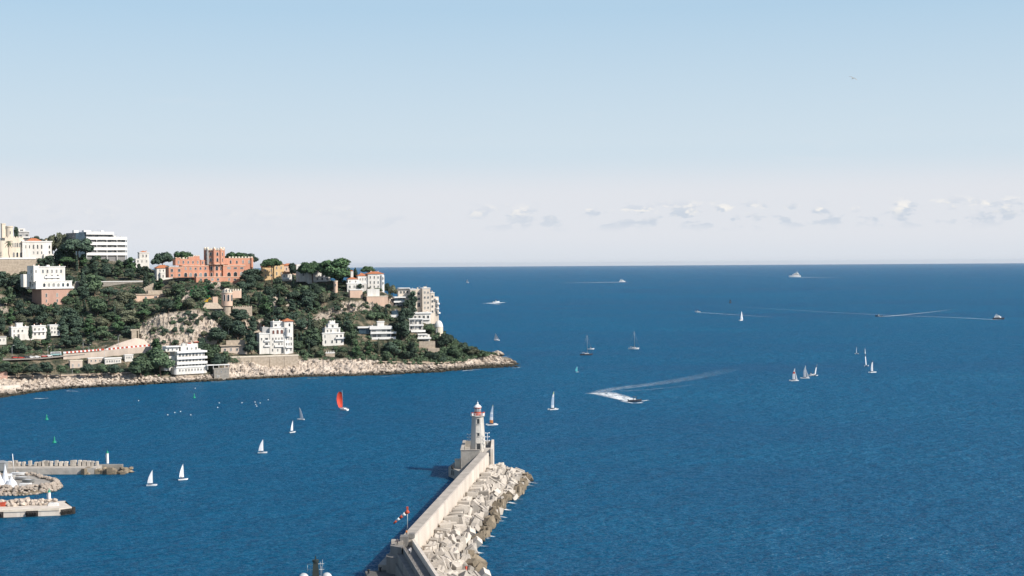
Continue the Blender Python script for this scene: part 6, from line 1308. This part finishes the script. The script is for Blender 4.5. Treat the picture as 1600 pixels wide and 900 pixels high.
def motorboat(name, px, py, label, cat, L_, yaw, kind='open', group='motor boats under way', hm='gel'):
    p = at(px, py); o = thing(name, label, cat, (p.x,p.y,0), yaw, group); k = L_/8; o.rotation_euler = (0, math.radians(-3 if kind == 'open' else 0), yaw)
    hull_mb(L_, L_*(.32 if kind == 'open' else .24), 1.1*k, .4*k).build('hull', M[hm], o); W_ = L_*.12
    if kind == 'open':
        mb = MB(); mb.box(-L_*.38,L_*.1,-W_*.9,W_*.9,1.1*k+.004,1.16*k); mb.build('cockpit', M['shutter'], o); mb = MB(); mb.box(-.4*k,.6*k,-.6*k,.6*k,1.165*k,2.0*k); mb.build('console', M['gel'], o)
        mb = MB(); mb.prism([(.45*k,-.65*k),(.95*k,-.5*k),(.95*k,.5*k),(.45*k,.65*k)], 2.004*k, 2.5*k); mb.build('windscreen', M['glass'], o); mb = MB(); mb.box(-L_*.55,-L_*.48,-.3*k,.3*k,.4*k,1.7*k); mb.build('outboard_motor', M['dark'], o)
        mb = MB(); mb.box(-1.0*k,1.1*k,-.9*k,.9*k,3.1*k,3.2*k); 
        for x in (-.8*k,.9*k):
            for y in (-.75*k,.75*k): mb.tube((x,y,1.15*k),(x,y,3.1*k),.06*k)
        mb.build('sunshade', M['hulldk'], o)
    else:
        mb = MB(); mb.prism([(-L_*.36,-W_*.8),(L_*.12,-W_*.8),(L_*.24,0),(L_*.12,W_*.8),(-L_*.36,W_*.8)], 1.1*k+.004, 2.1*k); mb.build('deck_house', M['gel'], o)
        mb = MB(); mb.prism([(-L_*.30,-W_*.82),(L_*.10,-W_*.82),(L_*.225,0),(L_*.10,W_*.82),(-L_*.30,W_*.82)], 1.4*k, 1.85*k); mb.build('window_band', M['glass'], o)
        mb = MB(); mb.prism([(-L_*.30,-W_*.7),(L_*.02,-W_*.7),(L_*.10,0),(L_*.02,W_*.7),(-L_*.30,W_*.7)], 2.104*k, 2.75*k); mb.build('flybridge', M['gel'], o)
        mb = MB(); mb.prism([(-L_*.20,-W_*.72),(L_*.0,-W_*.72),(L_*.085,0),(L_*.0,W_*.72),(-L_*.20,W_*.72)], 2.3*k, 2.6*k); mb.build('window_band', M['glass'], o)
        mb = MB(); mb.box(-L_*.26,-L_*.06,-W_*.6,W_*.6,3.3*k,3.4*k); mb.tube((-L_*.24,-W_*.5,2.75*k),(-L_*.2,-W_*.5,3.3*k),.1*k); mb.tube((-L_*.24,W_*.5,2.75*k),(-L_*.2,W_*.5,3.3*k),.1*k); mb.tube((-L_*.1,0,2.75*k),(-L_*.1,0,3.3*k),.1*k); mb.build('hardtop', M['gel'], o); mb = MB(); mb.tube((-L_*.18,0,3.4*k),(-L_*.2,0,4.3*k),.06*k); mb.build('mast', M['gel'], o)
    return o
motorboat('speedboat', 992, 627.5, 'speedboat turning sharply ahead of a wide white wake', 'motorboat', 8.5, .05, hm='hulldk')
motorboat('motorboat', 923, 546, 'small white motorboat moored beside the dark-hulled anchored yacht', 'motorboat', 7, -.1); motorboat('motorboat', 775, 472.5, 'white motorboat with short foam patch off the point', 'motorboat', 16, .15); motorboat('motorboat', 972, 440.5, 'white motorboat at the head of a long thin wake near the horizon', 'motorboat', 30, .02, 'cruiser')
motorboat('motorboat', 1090, 487.5, 'small motorboat on the open sea trailing a thin wake to the right', 'motorboat', 10, 3.1); motorboat('motorboat', 1373, 494.5, 'low motorboat ahead of a white wake, left of the big motor yacht', 'motorboat', 11, 3.1, hm='hulldk')
motorboat('motor_yacht', 1560, 499, 'white motor yacht with flybridge and dark hull side at the right edge', 'yacht', 17, -.15, 'cruiser', hm='hulldk'); motorboat('motor_yacht', 1242, 433, 'large white motor yacht near the horizon', 'yacht', 72, 3.2, 'cruiser'); motorboat('motorboat', 1267, 586.5, 'small support boat between two catamarans of the group of three', 'motorboat', 6, .1, hm='gel')
p = at(1141, 473.5); mb = MB(); mb.lathe(0,0,[(.3,-1),(3.4,-.6),(3.4,1.0),(1.2,1.6),(1.0,5.2),(1.8,5.3),(1.8,6.6),(.1,7.0)],12); tag(mb.build('sea_buoy', M['dark'], None, (p.x,p.y,0)), 'dark sea mark buoy far out on the open sea', 'buoy')
for (x, y, l) in ((73,656,'green channel buoy left in the harbour, farther of two'), (85,692,'green channel buoy left in the harbour, nearer of two'), (303.5,622,'green channel buoy below the ship-like residence')):
    p = at(x, y); o = thing('channel_buoy', l, 'buoy', (p.x,p.y,0), 0, 'green channel buoys'); mb = MB(); mb.lathe(0,0,[(.2,-.5),(1.0,-.3),(1.05,.5),(.8,.7),(.35,.9)],14); mb.build('float', M['green'], o); mb = MB(); mb.lathe(0,0,[(.6,.75),(.28,2.4),(.3,2.5)],8); mb.cyl(0,0,2.5,3.4,.42,.05,10); mb.build('tower', M['green'], o)
mo = MB(); mo.lathe(0,0,[(.05,-.4),(.45,-.2),(.55,.1),(.45,.4),(.15,.6),(.06,.75)],12); mm_ = mo.mesh('mooring_buoy'); mm_.materials.append(M['whitep'])
for i, (x, y) in enumerate([(216.5,626.5),(262,648.5),(273,645),(282,643.5),(298,648.7),(305,607),(342.5,630),(340,637),(378,629.7),(398.5,628.5),(399.5,632.5),(406.5,630),(419,625),(401,635)]):
    o = link('mooring_buoy', mm_); q = at(x, y); o.location = (q.x,q.y,0); o.scale = (.7,.7,.7); tag(o, f'small round white mooring buoy below the headland shore, {ordn(i)} from the left', 'buoy', 'white mooring buoys')
# ------------------------------------------------------------------ foam and wakes lying on the water
def wake(name, pts, w0, w1, f0, f1, edge=False, z=.07, label=None):
    P_ = [W(x, y, z) for x, y in pts]; fine = []
    for a_, b_ in zip(P_[:-1], P_[1:]):
        k = 8
        for i in range(k): fine.append(a_.lerp(b_, i/k))
    fine.append(P_[-1])
    for _ in range(6): fine = [fine[0]] + [(fine[i-1]+fine[i]*2+fine[i+1])/4 for i in range(1,len(fine)-1)] + [fine[-1]]
    n = len(fine); m = 8; V, fo = [], []
    for i, p in enumerate(fine):
        a_, b_ = fine[max(0,i-1)], fine[min(n-1,i+1)]; d = (b_-a_).normalized(); nn = Vector((-d.y,d.x,0)); u = i/(n-1); w = w0+(w1-w0)*u; f = f0+(f1-f0)*u
        for j in range(m+1):
            s = -1 + 2*j/m; V.append(p + nn*(w/2*s)); e = (1-abs(s)**3) if not edge else (.25 + .75*math.exp(-((abs(s)-.72)/.18)**2))*(1-abs(s)**8); fo.append(max(0, f*e*(1 if u < .93 else (1-u)/.07)))
    ii = np.arange(n*(m+1)).reshape(n, m+1); Qd = np.stack([ii[:-1,:-1], ii[1:,:-1], ii[1:,1:], ii[:-1,1:]], -1).reshape(-1,4)
    me = np_mesh(name, np.array([tuple(v) for v in V]), Qd); a = me.attributes.new('foam','FLOAT','POINT'); a.data.foreach_set('value', np.array(fo, np.float32)); return tag(link(name, me, None, M['foam']), label, kind='stuff')
wake('wake_foam', [(988,626.6),(978,623.4),(962,619),(948,615.5),(934,613)], 11, 24, 1.6, .6, label='white foam right behind the turning speedboat'); wake('wake_foam', [(934,613.5),(950,609),(975,605.5),(1010,601.5),(1050,596),(1090,589),(1125,581),(1150,574)], 13, 24, .27, .0)
wake('wake_foam', [(1003,629),(990,630),(970,626.5)], 4, 3, 1.3, .5); wake('wake_foam', [(1013,625),(1004,626.4),(997,627)], 3, 4, .8, 1.1); wake('wake_foam', [(970,611),(1010,609),(1050,605),(1090,600)], 4, 3, .22, .05)
wake('wake_foam', [(979,440.6),(940,441.2),(905,441.8),(870,442.2)], 60, 40, 1.5, .25, z=.3); wake('wake_foam', [(784,472.4),(770,473.6),(764,474.2)], 30, 44, 1.5, .7, z=.2); wake('wake_foam', [(770,474.4),(782,476)], 20, 10, .6, .2, z=.2)
wake('wake_foam', [(1088,488),(1110,489.2),(1140,491.2),(1175,493.5),(1215,496)], 8, 10, .7, .08, z=.2); wake('wake_foam', [(1372,494.6),(1392,493.8),(1420,491.2),(1460,487),(1490,483)], 9, 14, .9, .0, z=.2)
wake('wake_foam', [(1562,499.8),(1540,498.6),(1500,496.5),(1450,494.6),(1390,492.6),(1300,488),(1200,482),(1100,477)], 11, 16, .5, .0, z=.25); wake('wake_foam', [(1248,433.2),(1264,433.4),(1290,433.6),(1320,433.8)], 90, 60, 1.0, .2, z=.3)
wake('wake_foam', [(1268,586.8),(1262,587.8)], 2, 3, .9, .5)
for (pts, a_, b_) in ([[(104,610.6),(112,611),(124,611.4)],2.5,2], [[(54,622.4),(64,622.8),(77,622)],3.5,2.5], [[(722,579.5),(735,578.4),(752,577.2)],3.5,2], [[(776,572.6),(785,572),(795,572)],2,2], [[(330,596.6),(342,596.8),(355,595.6)],1.4,1], [[(779,557.4),(788,557.2),(797,556)],2.5,2], [[(800,575),(808,574.6),(814,573.4)],2,2], [[(596,588.4),(612,587.6),(630,586.8)],1.4,1], [[(480,591.4),(500,590.8)],1.2,1]):
    wake('shore_foam', pts, a_, b_, .9, .5)
for (x, y) in ((829,754),(826,758),(808,780),(800,786),(785,808),(778,814),(764,826),(766,838),(758,840),(752,853),(748,864),(745,876),(742,887),(793,797)):
    wake('shore_foam', [(x-6,y-1.5),(x+2,y),(x+random.uniform(5,13),y+random.uniform(-1,2))], 2.4, 1.2, .95, .35)
# ------------------------------------------------------------------ road furniture and cars
def car_proto(m, label):
    o = thing('parked_car', label, 'car', (0,0,0), 0, 'cars on the coast road'); mb = MB(); n = 0
    prof = [(-2.1,.35),(2.1,.35),(2.15,.75),(1.1,.95),(-2.1,.98)]; vs = [(x, -.85, z) for x, z in prof] + [(x, .85, z) for x, z in prof]; k = len(prof); mb.add(vs, [tuple(range(k)), tuple(range(k,2*k))[::-1]] + [(i,k+i,k+(i+1)%k,(i+1)%k) for i in range(k)]); mb.build('body', M[m], o)
    mb = MB(); a = [(-1.95,-.78),(1.0,-.78),(1.0,.78),(-1.95,.78)]; c = [(-1.5,-.62),(.35,-.62),(.35,.62),(-1.5,.62)]; mb.add([(x,y,.99) for x,y in a] + [(x,y,1.42) for x,y in c], [(0,1,5,4),(1,2,6,5),(2,3,7,6),(3,0,4,7)]); mb.build('window', M['glass'], o)
    mb = MB(); mb.box(-1.5,.35,-.63,.63,1.423,1.48); mb.build('roof', M[m], o)
    for x in (-1.3,1.35):
        for y in (-.8,.8): mb = MB(); mb.tube((x,y-.1,.33),(x,y+.1,.33),.33,.33,12); mb.build('wheel', M['rubber'], o)
    return o
protos = {k: car_proto(k, 'x') for k in ('redcar','whitecar','hulldk')}; used = set()
for (x, y, m, l) in [(25,562,'redcar','red car at the left of the coast road row'), (34,562.4,'redcar','second red car beside the leftmost red car'), (43,561.5,'hulldk','dark car between the red and the white cars on the coast road'), (51,561.4,'whitecar','white car in the middle of the coast road row'), (59.5,561,'whitecar','white car just right of the middle of the coast road row'), (71,559.8,'redcar','red car directly left of the teal van'), (78,559.4,'whitecar','white car touching the teal van on the coast road'), (1,563.5,'whitecar','white car at the very left edge of the coast road')]:
    o = protos[m] if m not in used else copy_tree(protos[m]); used.add(m); g_ = ground(x, y); g2 = ground(x+6, y-.3); o.location = g_ + Vector((0,-2.2,1.05)); o.rotation_euler = (0,0,math.atan2(g2.y-g_.y, g2.x-g_.x)); o['label'] = l; o.scale = (1.15,1.15,1.2)
g_ = ground(89, 557.5); o = thing('van', 'pale teal and white van parked at the bend of the coast road', 'van', g_ + Vector((0,-2,1.05)), .3); mb = MB(); mb.box(-4,4,-1.1,1.1,.4,1.5); mb.build('body', M['tealcar'], o); mb = MB(); mb.box(-4,3.7,-1.08,1.08,1.503,2.9); mb.build('upper_body', M['whitecar'], o); mb = MB(); mb.box(-3.5,3.2,-1.13,-1.085,1.75,2.5); mb.box(3.705,3.75,-.9,.9,1.7,2.6); mb.build('window', M['glass'], o)
for x in (-2.6,2.6):
    for y in (-1,1): mb = MB(); mb.tube((x,y-.12,.42),(x,y+.12,.42),.42,.42,12); mb.build('wheel', M['rubber'], o)
bmesh_ = MB(); bmesh_.prism([(-.85,-.25),(.85,-.25),(.85,.25),(-.85,.25)], 0, .35); bmesh_.prism([(-.85,-.14),(.85,-.14),(.85,.14),(-.85,.14)], .352, 1.15); me_r = bmesh_.mesh('road_barrier'); me_w = me_r.copy(); me_r.materials.append(M['red']); me_w.materials.append(M['whitep'])
bi = 0
for (xa, ya, xb, yb, n) in ((101,555.2,160,550.4,20),(168,549.8,245,542.4,24)):
    for i in range(n):
        x = xa+(xb-xa)*i/(n-1); y = ya+(yb-ya)*i/(n-1); g_ = ground(x, y-1.2); o = link('road_barrier', me_r if i % 2 else me_w); o.location = g_ + Vector((1.2,-3.4,1.05)); o.rotation_euler = (0,0,.45); o.scale = (1.25,1,1.2)
        tag(o, f"{'red' if i % 2 else 'white'} plastic road barrier in the striped row on the coast road, {ordn(bi)} from the van", 'barrier', 'red and white road barriers'); bi += 1
for (x, yb, yt, l) in ((19,562,540,'street lamp at the left of the parked cars'), (75,559,542,'street lamp behind the red car near the van'), (130,553,532,'tall street lamp by the striped barriers'), (139,552,539,'shorter lamp post beside the tall street lamp'), (163.5,585,541,'tall lamp post rising from the shore path left of the beach cabins'), (185,546,524,'street lamp in front of the pinkish slope wall'), (113,586,575,'low post lamp on the shore footpath'), (357,526,509,'lamp post above the roadside house')):
    g_ = ground(x, yb); h = P(x, yt, g_.y).z - g_.z; o = thing('street_lamp', l, 'street lamp', g_, 0, 'lamps along the road and shore'); mb = MB(); mb.tube((0,0,-1),(0,0,h),.16,.1,8); mb.build('pole', M['gmetal'], o); mb = MB(); mb.tube((0,0,h),(1.3,-.8,h+.25),.07); mb.build('arm', M['gmetal'], o); mb = MB(); mb.box(1.0,1.9,-1.1,-.6,h+.15,h+.4); mb.build('lamp_head', M['slab'], o)
# small yellow digger by the folly
g_ = ground(323, 473.5); o = thing('excavator', 'small yellow excavator with raised arm beside the pink folly', 'excavator', P(322.5,473,g_.y-6), .3); o.scale = (1,1,1); mb = MB(); mb.box(-1.6,1.6,-1.3,-.7,-3,.7); mb.box(-1.6,1.6,.7,1.3,-3,.7); mb.build('track', M['rubber'], o); mb = MB(); mb.box(-1.5,1.2,-1,1,.75,1.7); mb.box(-.2,1.1,-.9,.1,1.703,2.9); mb.build('body', M['yellowp'], o); mb = MB(); mb.tube((1.0,.4,1.5),(2.8,.4,4.2),.3,.25); mb.tube((2.8,.4,4.2),(4.3,.4,2.3),.24,.2); mb.build('arm', M['yellowp'], o); mb = MB(); mb.prism([(4.0,0),(4.9,0),(4.9,.8),(4.0,.8)], 1.5, 2.3); mb.build('bucket', M['dark'], o)
# ------------------------------------------------------------------ boats stored on the spit
def stored(px, py, L_, yaw, label, m, cover=False, z=1.9):
    p = W(px, py, z); o = thing('stored_boat', label, 'boat', (p.x,p.y,z+.35), yaw, 'boats stored on the rocky spit'); hull_mb(L_, L_*.36, .9, .35).build('hull', M[m], o)
    mb = MB(); mb.box(-L_*.3,L_*.25,-L_*.1,L_*.1,.9,1.0 if not cover else 1.7); mb.build('cover' if cover else 'deck', M['sail' if cover else 'gel'], o)
    mb = MB(); mb.box(-L_*.25,-L_*.2,-L_*.15,L_*.15,-.35,-.05); mb.box(L_*.2,L_*.25,-L_*.15,L_*.15,-.35,-.05); mb.build('cradle', M['bark'], o)
stored(29, 743, 6.2, -.12, 'white dinghy hull stored on the spit nearest the far jetty', 'gel'); stored(36, 750, 6.5, -.25, 'long grey boat hull lying in the middle of the spit', 'grey'); stored(45, 754, 5.5, -.3, 'second grey boat hull on the spit beside the long one', 'shutter'); stored(40, 760, 4.6, .1, 'small white upturned hull near the front rocks of the spit', 'gel'); stored(14, 748, 5, .5, 'grey covered boat behind the white sail tents', 'grey', True)
for (x, y, w_, h_, l) in ((0,762,4.5,6.0,'tall white canvas boat tent at the left edge of the spit'), (8,760,3.6,9.5,'peaked white sail cover standing tallest on the spit'), (18,761,5.2,4.6,'rounded white canvas boat cover at the right of the sail tents'), (-12,758,5,6,'white canvas tent beyond the left edge of the spit')):
    p = W(x, y, 1.9); mb = MB(); n = 10; base = [(w_/2*math.cos(2*math.pi*i/n)*random.uniform(.85,1.1), w_/2*math.sin(2*math.pi*i/n)*.8, 0) for i in range(n)]; mid = [(q[0]*.75, q[1]*.75, h_*.35*random.uniform(.9,1.1)) for q in base]; up = [(q[0]*.28, q[1]*.28, h_*.72) for q in base]
    mb.add(base+mid+up+[(0,0,h_)], [(a*n+i, a*n+(i+1)%n, (a+1)*n+(i+1)%n, (a+1)*n+i) for a in range(2) for i in range(n)] + [(2*n+i, 2*n+(i+1)%n, 3*n) for i in range(n)]); o = mb.build('boat_cover', M['sail'], None, (p.x,p.y,1.9)); tag(o, l, 'boat cover', 'white canvas covers on the spit')
p = W(22, 738, 1.9); h = P(20, 709, p.y).z-1.9; mb = MB(); mb.tube((0,0,0),(-.6,0,h),.2,.14,8); tag(mb.build('mast_pole', M['whitep'], None, (p.x,p.y,1.9)), 'white mast pole leaning upright on the spit before the far jetty', 'mast')
p = W(3, 735, 1.9); mb = MB(); mb.prism([(-2.2,-1.5),(2.2,-1.5),(2.2,1.5),(-2.2,1.5)], 0, 3.4); mb.hip(-2.3,2.3,-1.6,1.6,3.403,4.4); tag(mb.build('boat_shed', M['gmetal'], None, (p.x,p.y,1.9)), 'grey shed behind the sail tents at the left edge', 'shed')
# ------------------------------------------------------------------ navy ship whose mast rises at the bottom edge
SY = 300.0; p = P(493, 868, SY); mx_, top_ = p.x, p.z
sh = thing('ship', 'grey ship whose dark mast and two white radomes rise at the bottom edge', 'ship', (mx_, SY, 0), .12)
hull_mb(74, 11.5, 5.5, 3, 20).build('hull', M['shipg'], sh); mb = MB(); mb.box(-20,12,-4.6,4.6,5.6,9.5); mb.box(-10,9,-4.0,4.0,9.503,13.5); mb.box(-6,7,-3.4,3.4,13.503,17.5); mb.box(-4,5,-4.6,4.6,17.503,19.5); mb.build('superstructure', M['shipg'], sh); mb = MB(); mb.box(7.003,7.06,-3.2,3.2,14.6,16); mb.box(-5,6,-3.43,-3.404,14.6,15.8); mb.build('bridge_windows', M['glass'], sh)
mb = MB(); mb.prism([(-1.0,-1.0),(1.0,-1.0),(1.0,1.0),(-1.0,1.0)], 19.503, top_-6.5)
mb.add([(-.95,-.95,top_-6.497),(.95,-.95,top_-6.497),(.95,.95,top_-6.497),(-.95,.95,top_-6.497),(-.5,-.5,top_-1.4),(.5,-.5,top_-1.4),(.5,.5,top_-1.4),(-.5,.5,top_-1.4)], [(0,1,5,4),(1,2,6,5),(2,3,7,6),(3,0,4,7),(4,5,6,7)]); mb.cyl(0,0,top_-1.39,top_-.9,.7,.7,10); mb.cyl(0,0,top_-.897,top_,.16,.08,8); mb.build('mast', M['ship'], sh)
mb = MB()
for (x, y, a_, b_) in ((1.0,.1,-4.6,-1.4),(1.45,0,-4.0,-.9),(-1.0,.2,-4.2,-1.7),(-1.7,0,-3.4,-2.0),(1.2,-.4,-5.5,-2.2)): mb.tube((x,y,top_+a_),(x,y,top_+b_),.045)
for z in (-1.8,-3.0,-4.4): mb.tube((-1.8,0,top_+z),(1.8,0,top_+z),.06)
mb.build('antenna', M['gmetal'], sh)
for px_ in (475, 510.5):
    q = P(px_, 895, SY); r = 8.2*SY/F; mb = MB(); mb.lathe(0,0,[(r*.55,-3*r),(r*.5,-r*.95)],14,1); mb.lathe(0,0,[(r*math.sin(math.pi*k/10)+.002, -r*math.cos(math.pi*k/10)) for k in range(11)],18); o = mb.build('radome', [mat('radome_grey', (.55,.57,.58), None, 1, .5), M['shipg']], sh, ((q.x-mx_)/math.cos(.12), 0, q.z-r))
    mb = MB(); mb.tube((0,0,-5.5),(0,0,-2.9*r),.3); mb.build('pedestal', M['shipg'], o)
    mb = MB(); mb.box((q.x-mx_)-.0-.7,(q.x-mx_)+.7,-.7,.7,19.503,q.z-r-5.4); mb.build('radome_base', M['shipg'], sh)
# gull high over the sea
p = P(1333, 122.5, 190); o = thing('gull', 'single dark gull flying high in the blue sky over the sea', 'bird', p, .7); o.rotation_euler = (.5,-.35,.7)
mb = MB(); mb.tube((-.22,0,0),(.12,0,.02),.03,.06,8); mb.tube((.12,0,.02),(.24,0,.04),.06,.03,8); mb.tube((.24,0,.04),(.30,0,.03),.02,.005,6); mb.add([(-.22,-.03,0),(-.22,.03,0),(-.36,.08,0),(-.36,-.08,0)],[(0,1,2,3)]); mb.build('body', M['shutter'], o)
for s in (-1,1):
    mb = MB(); mb.add([(.10,s*.04,.03),(-.08,s*.04,.03),(-.05,s*.30,.11),(.12,s*.30,.11),(-.16,s*.62,.04),(.0,s*.60,.04)],[(0,1,2,3),(3,2,4,5)]); mb.build('wing', M['shutter'], o)
# ------------------------------------------------------------------ light, sky, camera
SUN_EL = 39.0; sdir = Vector((.89,-.46,0)).normalized()*math.cos(math.radians(SUN_EL)) + Vector((0,0,math.sin(math.radians(SUN_EL))))
sun = bpy.data.lights.new('sun', 'SUN'); sun.energy = 4.9; sun.angle = math.radians(.53); sun.color = (1,.93,.84); so = link('sun', sun); so.rotation_euler = sdir.to_track_quat('Z','Y').to_euler()
w = bpy.data.worlds.new('World'); SC.world = w; w.use_nodes = True; nt = w.node_tree; L = nt.links; bg = nt.nodes['Background']
sk = nt.nodes.new('ShaderNodeTexSky'); sk.sky_type = 'NISHITA'; sk.sun_disc = False; sk.sun_elevation = math.radians(SUN_EL); sk.sun_rotation = math.atan2(sdir.x, sdir.y); sk.altitude = 60; sk.air_density = AIR; sk.dust_density = DUST; sk.ozone_density = OZONE
tc = nt.nodes.new('ShaderNodeTexCoord'); sep = nt.nodes.new('ShaderNodeSeparateXYZ'); L.new(tc.outputs['Generated'], sep.inputs[0])
def mth(op, a, b=None, c=None, clamp=False):
    n = nt.nodes.new('ShaderNodeMath'); n.operation = op; n.use_clamp = clamp
    for i, v in enumerate((a, b, c)):
        if v is None: continue
        if isinstance(v, (int, float)): n.inputs[i].default_value = v
        else: L.new(v, n.inputs[i])
    return n.outputs[0]
def rng_(v, a, b, c=0, d=1, smooth=True):
    n = nt.nodes.new('ShaderNodeMapRange'); n.interpolation_type = 'SMOOTHSTEP' if smooth else 'LINEAR'
    for k, x in zip(('From Min','From Max','To Min','To Max'), (a,b,c,d)): n.inputs[k].default_value = x
    L.new(v, n.inputs['Value']); return n.outputs['Result']
def mixc(f, a, b):
    n = nt.nodes.new('ShaderNodeMix'); n.data_type = 'RGBA'
    if isinstance(f, (int, float)): n.inputs['Factor'].default_value = f
    else: L.new(f, n.inputs['Factor'])
    for k, v in (('A', a), ('B', b)):
        if isinstance(v, tuple): n.inputs[k].default_value = (*v, 1)
        else: L.new(v, n.inputs[k])
    return n.outputs['Result']
el = sep.outputs['Z']; az = mth('ARCTAN2', sep.outputs['X'], sep.outputs['Y'])
col = sk.outputs['Color']
# air colour: the pale band of vapour low over the sea and clear blue above it
col = mixc(rng_(el, .60, .15, 0, .85), col, AIRHIGH)
col = mixc(rng_(el, .175, .085, 0, .9, False), col, AIRMID)
col = mixc(rng_(el, .080, .046, 0, .8), col, VAPOUR)
col = mixc(rng_(el, .022, .004, 0, .7), col, AIRLOW)
def cloudnoise(sx, sz, off, det, rough=.6):
    cb = nt.nodes.new('ShaderNodeCombineXYZ'); L.new(mth('MULTIPLY_ADD', az, sx, off), cb.inputs[0]); L.new(mth('MULTIPLY', el, sz), cb.inputs[1]); cb.inputs[2].default_value = off
    n = nt.nodes.new('ShaderNodeTexNoise'); n.inputs['Scale'].default_value = 1; n.inputs['Detail'].default_value = det; n.inputs['Roughness'].default_value = rough; L.new(cb.outputs[0], n.inputs['Vector']); return n.outputs['Fac']
bank = cloudnoise(9, 1, 4.2, 3); puff = cloudnoise(62, 135, 7.7, 8, .58)
band = mth('MULTIPLY', rng_(el, .021, .030), rng_(el, .046, .034))
base = mth('MULTIPLY', rng_(mth('ADD', mth('MULTIPLY', bank, .42), mth('MULTIPLY', puff, .72)), .53, .62), band)
amt = mth('MULTIPLY', base, rng_(az, -.16, .12, .15, 1))
lit = rng_(cloudnoise(95, 210, 2.1, 6), .44, .60); side = mth('MULTIPLY', lit, rng_(el, .028, .040))
ccol = mixc(side, CLOUD_D, CLOUD_L)
col = mixc(mth('MULTIPLY', amt, .9), col, ccol)
wisp = mth('MULTIPLY', rng_(cloudnoise(14, 120, 11.3, 6), .60, .80), mth('MULTIPLY', rng_(el, .05, .06), rng_(el, .13, .09)))
col = mixc(mth('MULTIPLY', wisp, .25), col, VAPOUR)
L.new(col, bg.inputs['Color']); bg.inputs['Strength'].default_value = SKY_STR
hz = MB(); hz.box(-62000,62000,-62000,62000,-8,141); M['haze'] = bpy.data.materials.new('haze'); M['haze'].use_nodes = True; hn = M['haze'].node_tree; hn.nodes.remove(hn.nodes['Principled BSDF']); pv = hn.nodes.new('ShaderNodeVolumePrincipled')
pv.inputs['Color'].default_value = (.78,.88,1,1); pv.inputs['Density'].default_value = HAZE; pv.inputs['Anisotropy'].default_value = .2; hn.links.new(pv.outputs[0], hn.nodes['Material Output'].inputs['Volume'])
if HAZE > 0: tag(hz.build('haze', M['haze']), kind='stuff')
cam = bpy.data.cameras.new('camera'); cam.sensor_width = 36; cam.lens = 50.0; cam.clip_start = 1; cam.clip_end = 200000; co = link('camera', cam)
U_ = r0*math.sin(ROLL) + up0*math.cos(ROLL)
co.matrix_world = Matrix(((RIGHT.x,U_.x,-fwd.x,0),(RIGHT.y,U_.y,-fwd.y,0),(RIGHT.z,U_.z,-fwd.z,CAMZ),(0,0,0,1))); SC.camera = co
SC.view_settings.view_transform = 'Standard'; SC.view_settings.look = 'None'; SC.view_settings.gamma = 1; SC.view_settings.exposure = EXPO; SC.view_settings.use_curve_mapping = False
SC.render.engine = 'CYCLES'; SC.cycles.use_denoising = True; SC.cycles.denoiser = 'OPENIMAGEDENOISE'; SC.cycles.max_bounces = 5; SC.cycles.diffuse_bounces = 2; SC.cycles.glossy_bounces = 2; SC.cycles.transparent_max_bounces = 6; SC.cycles.volume_bounces = 0; SC.cycles.use_adaptive_sampling = True; SC.cycles.adaptive_threshold = .01
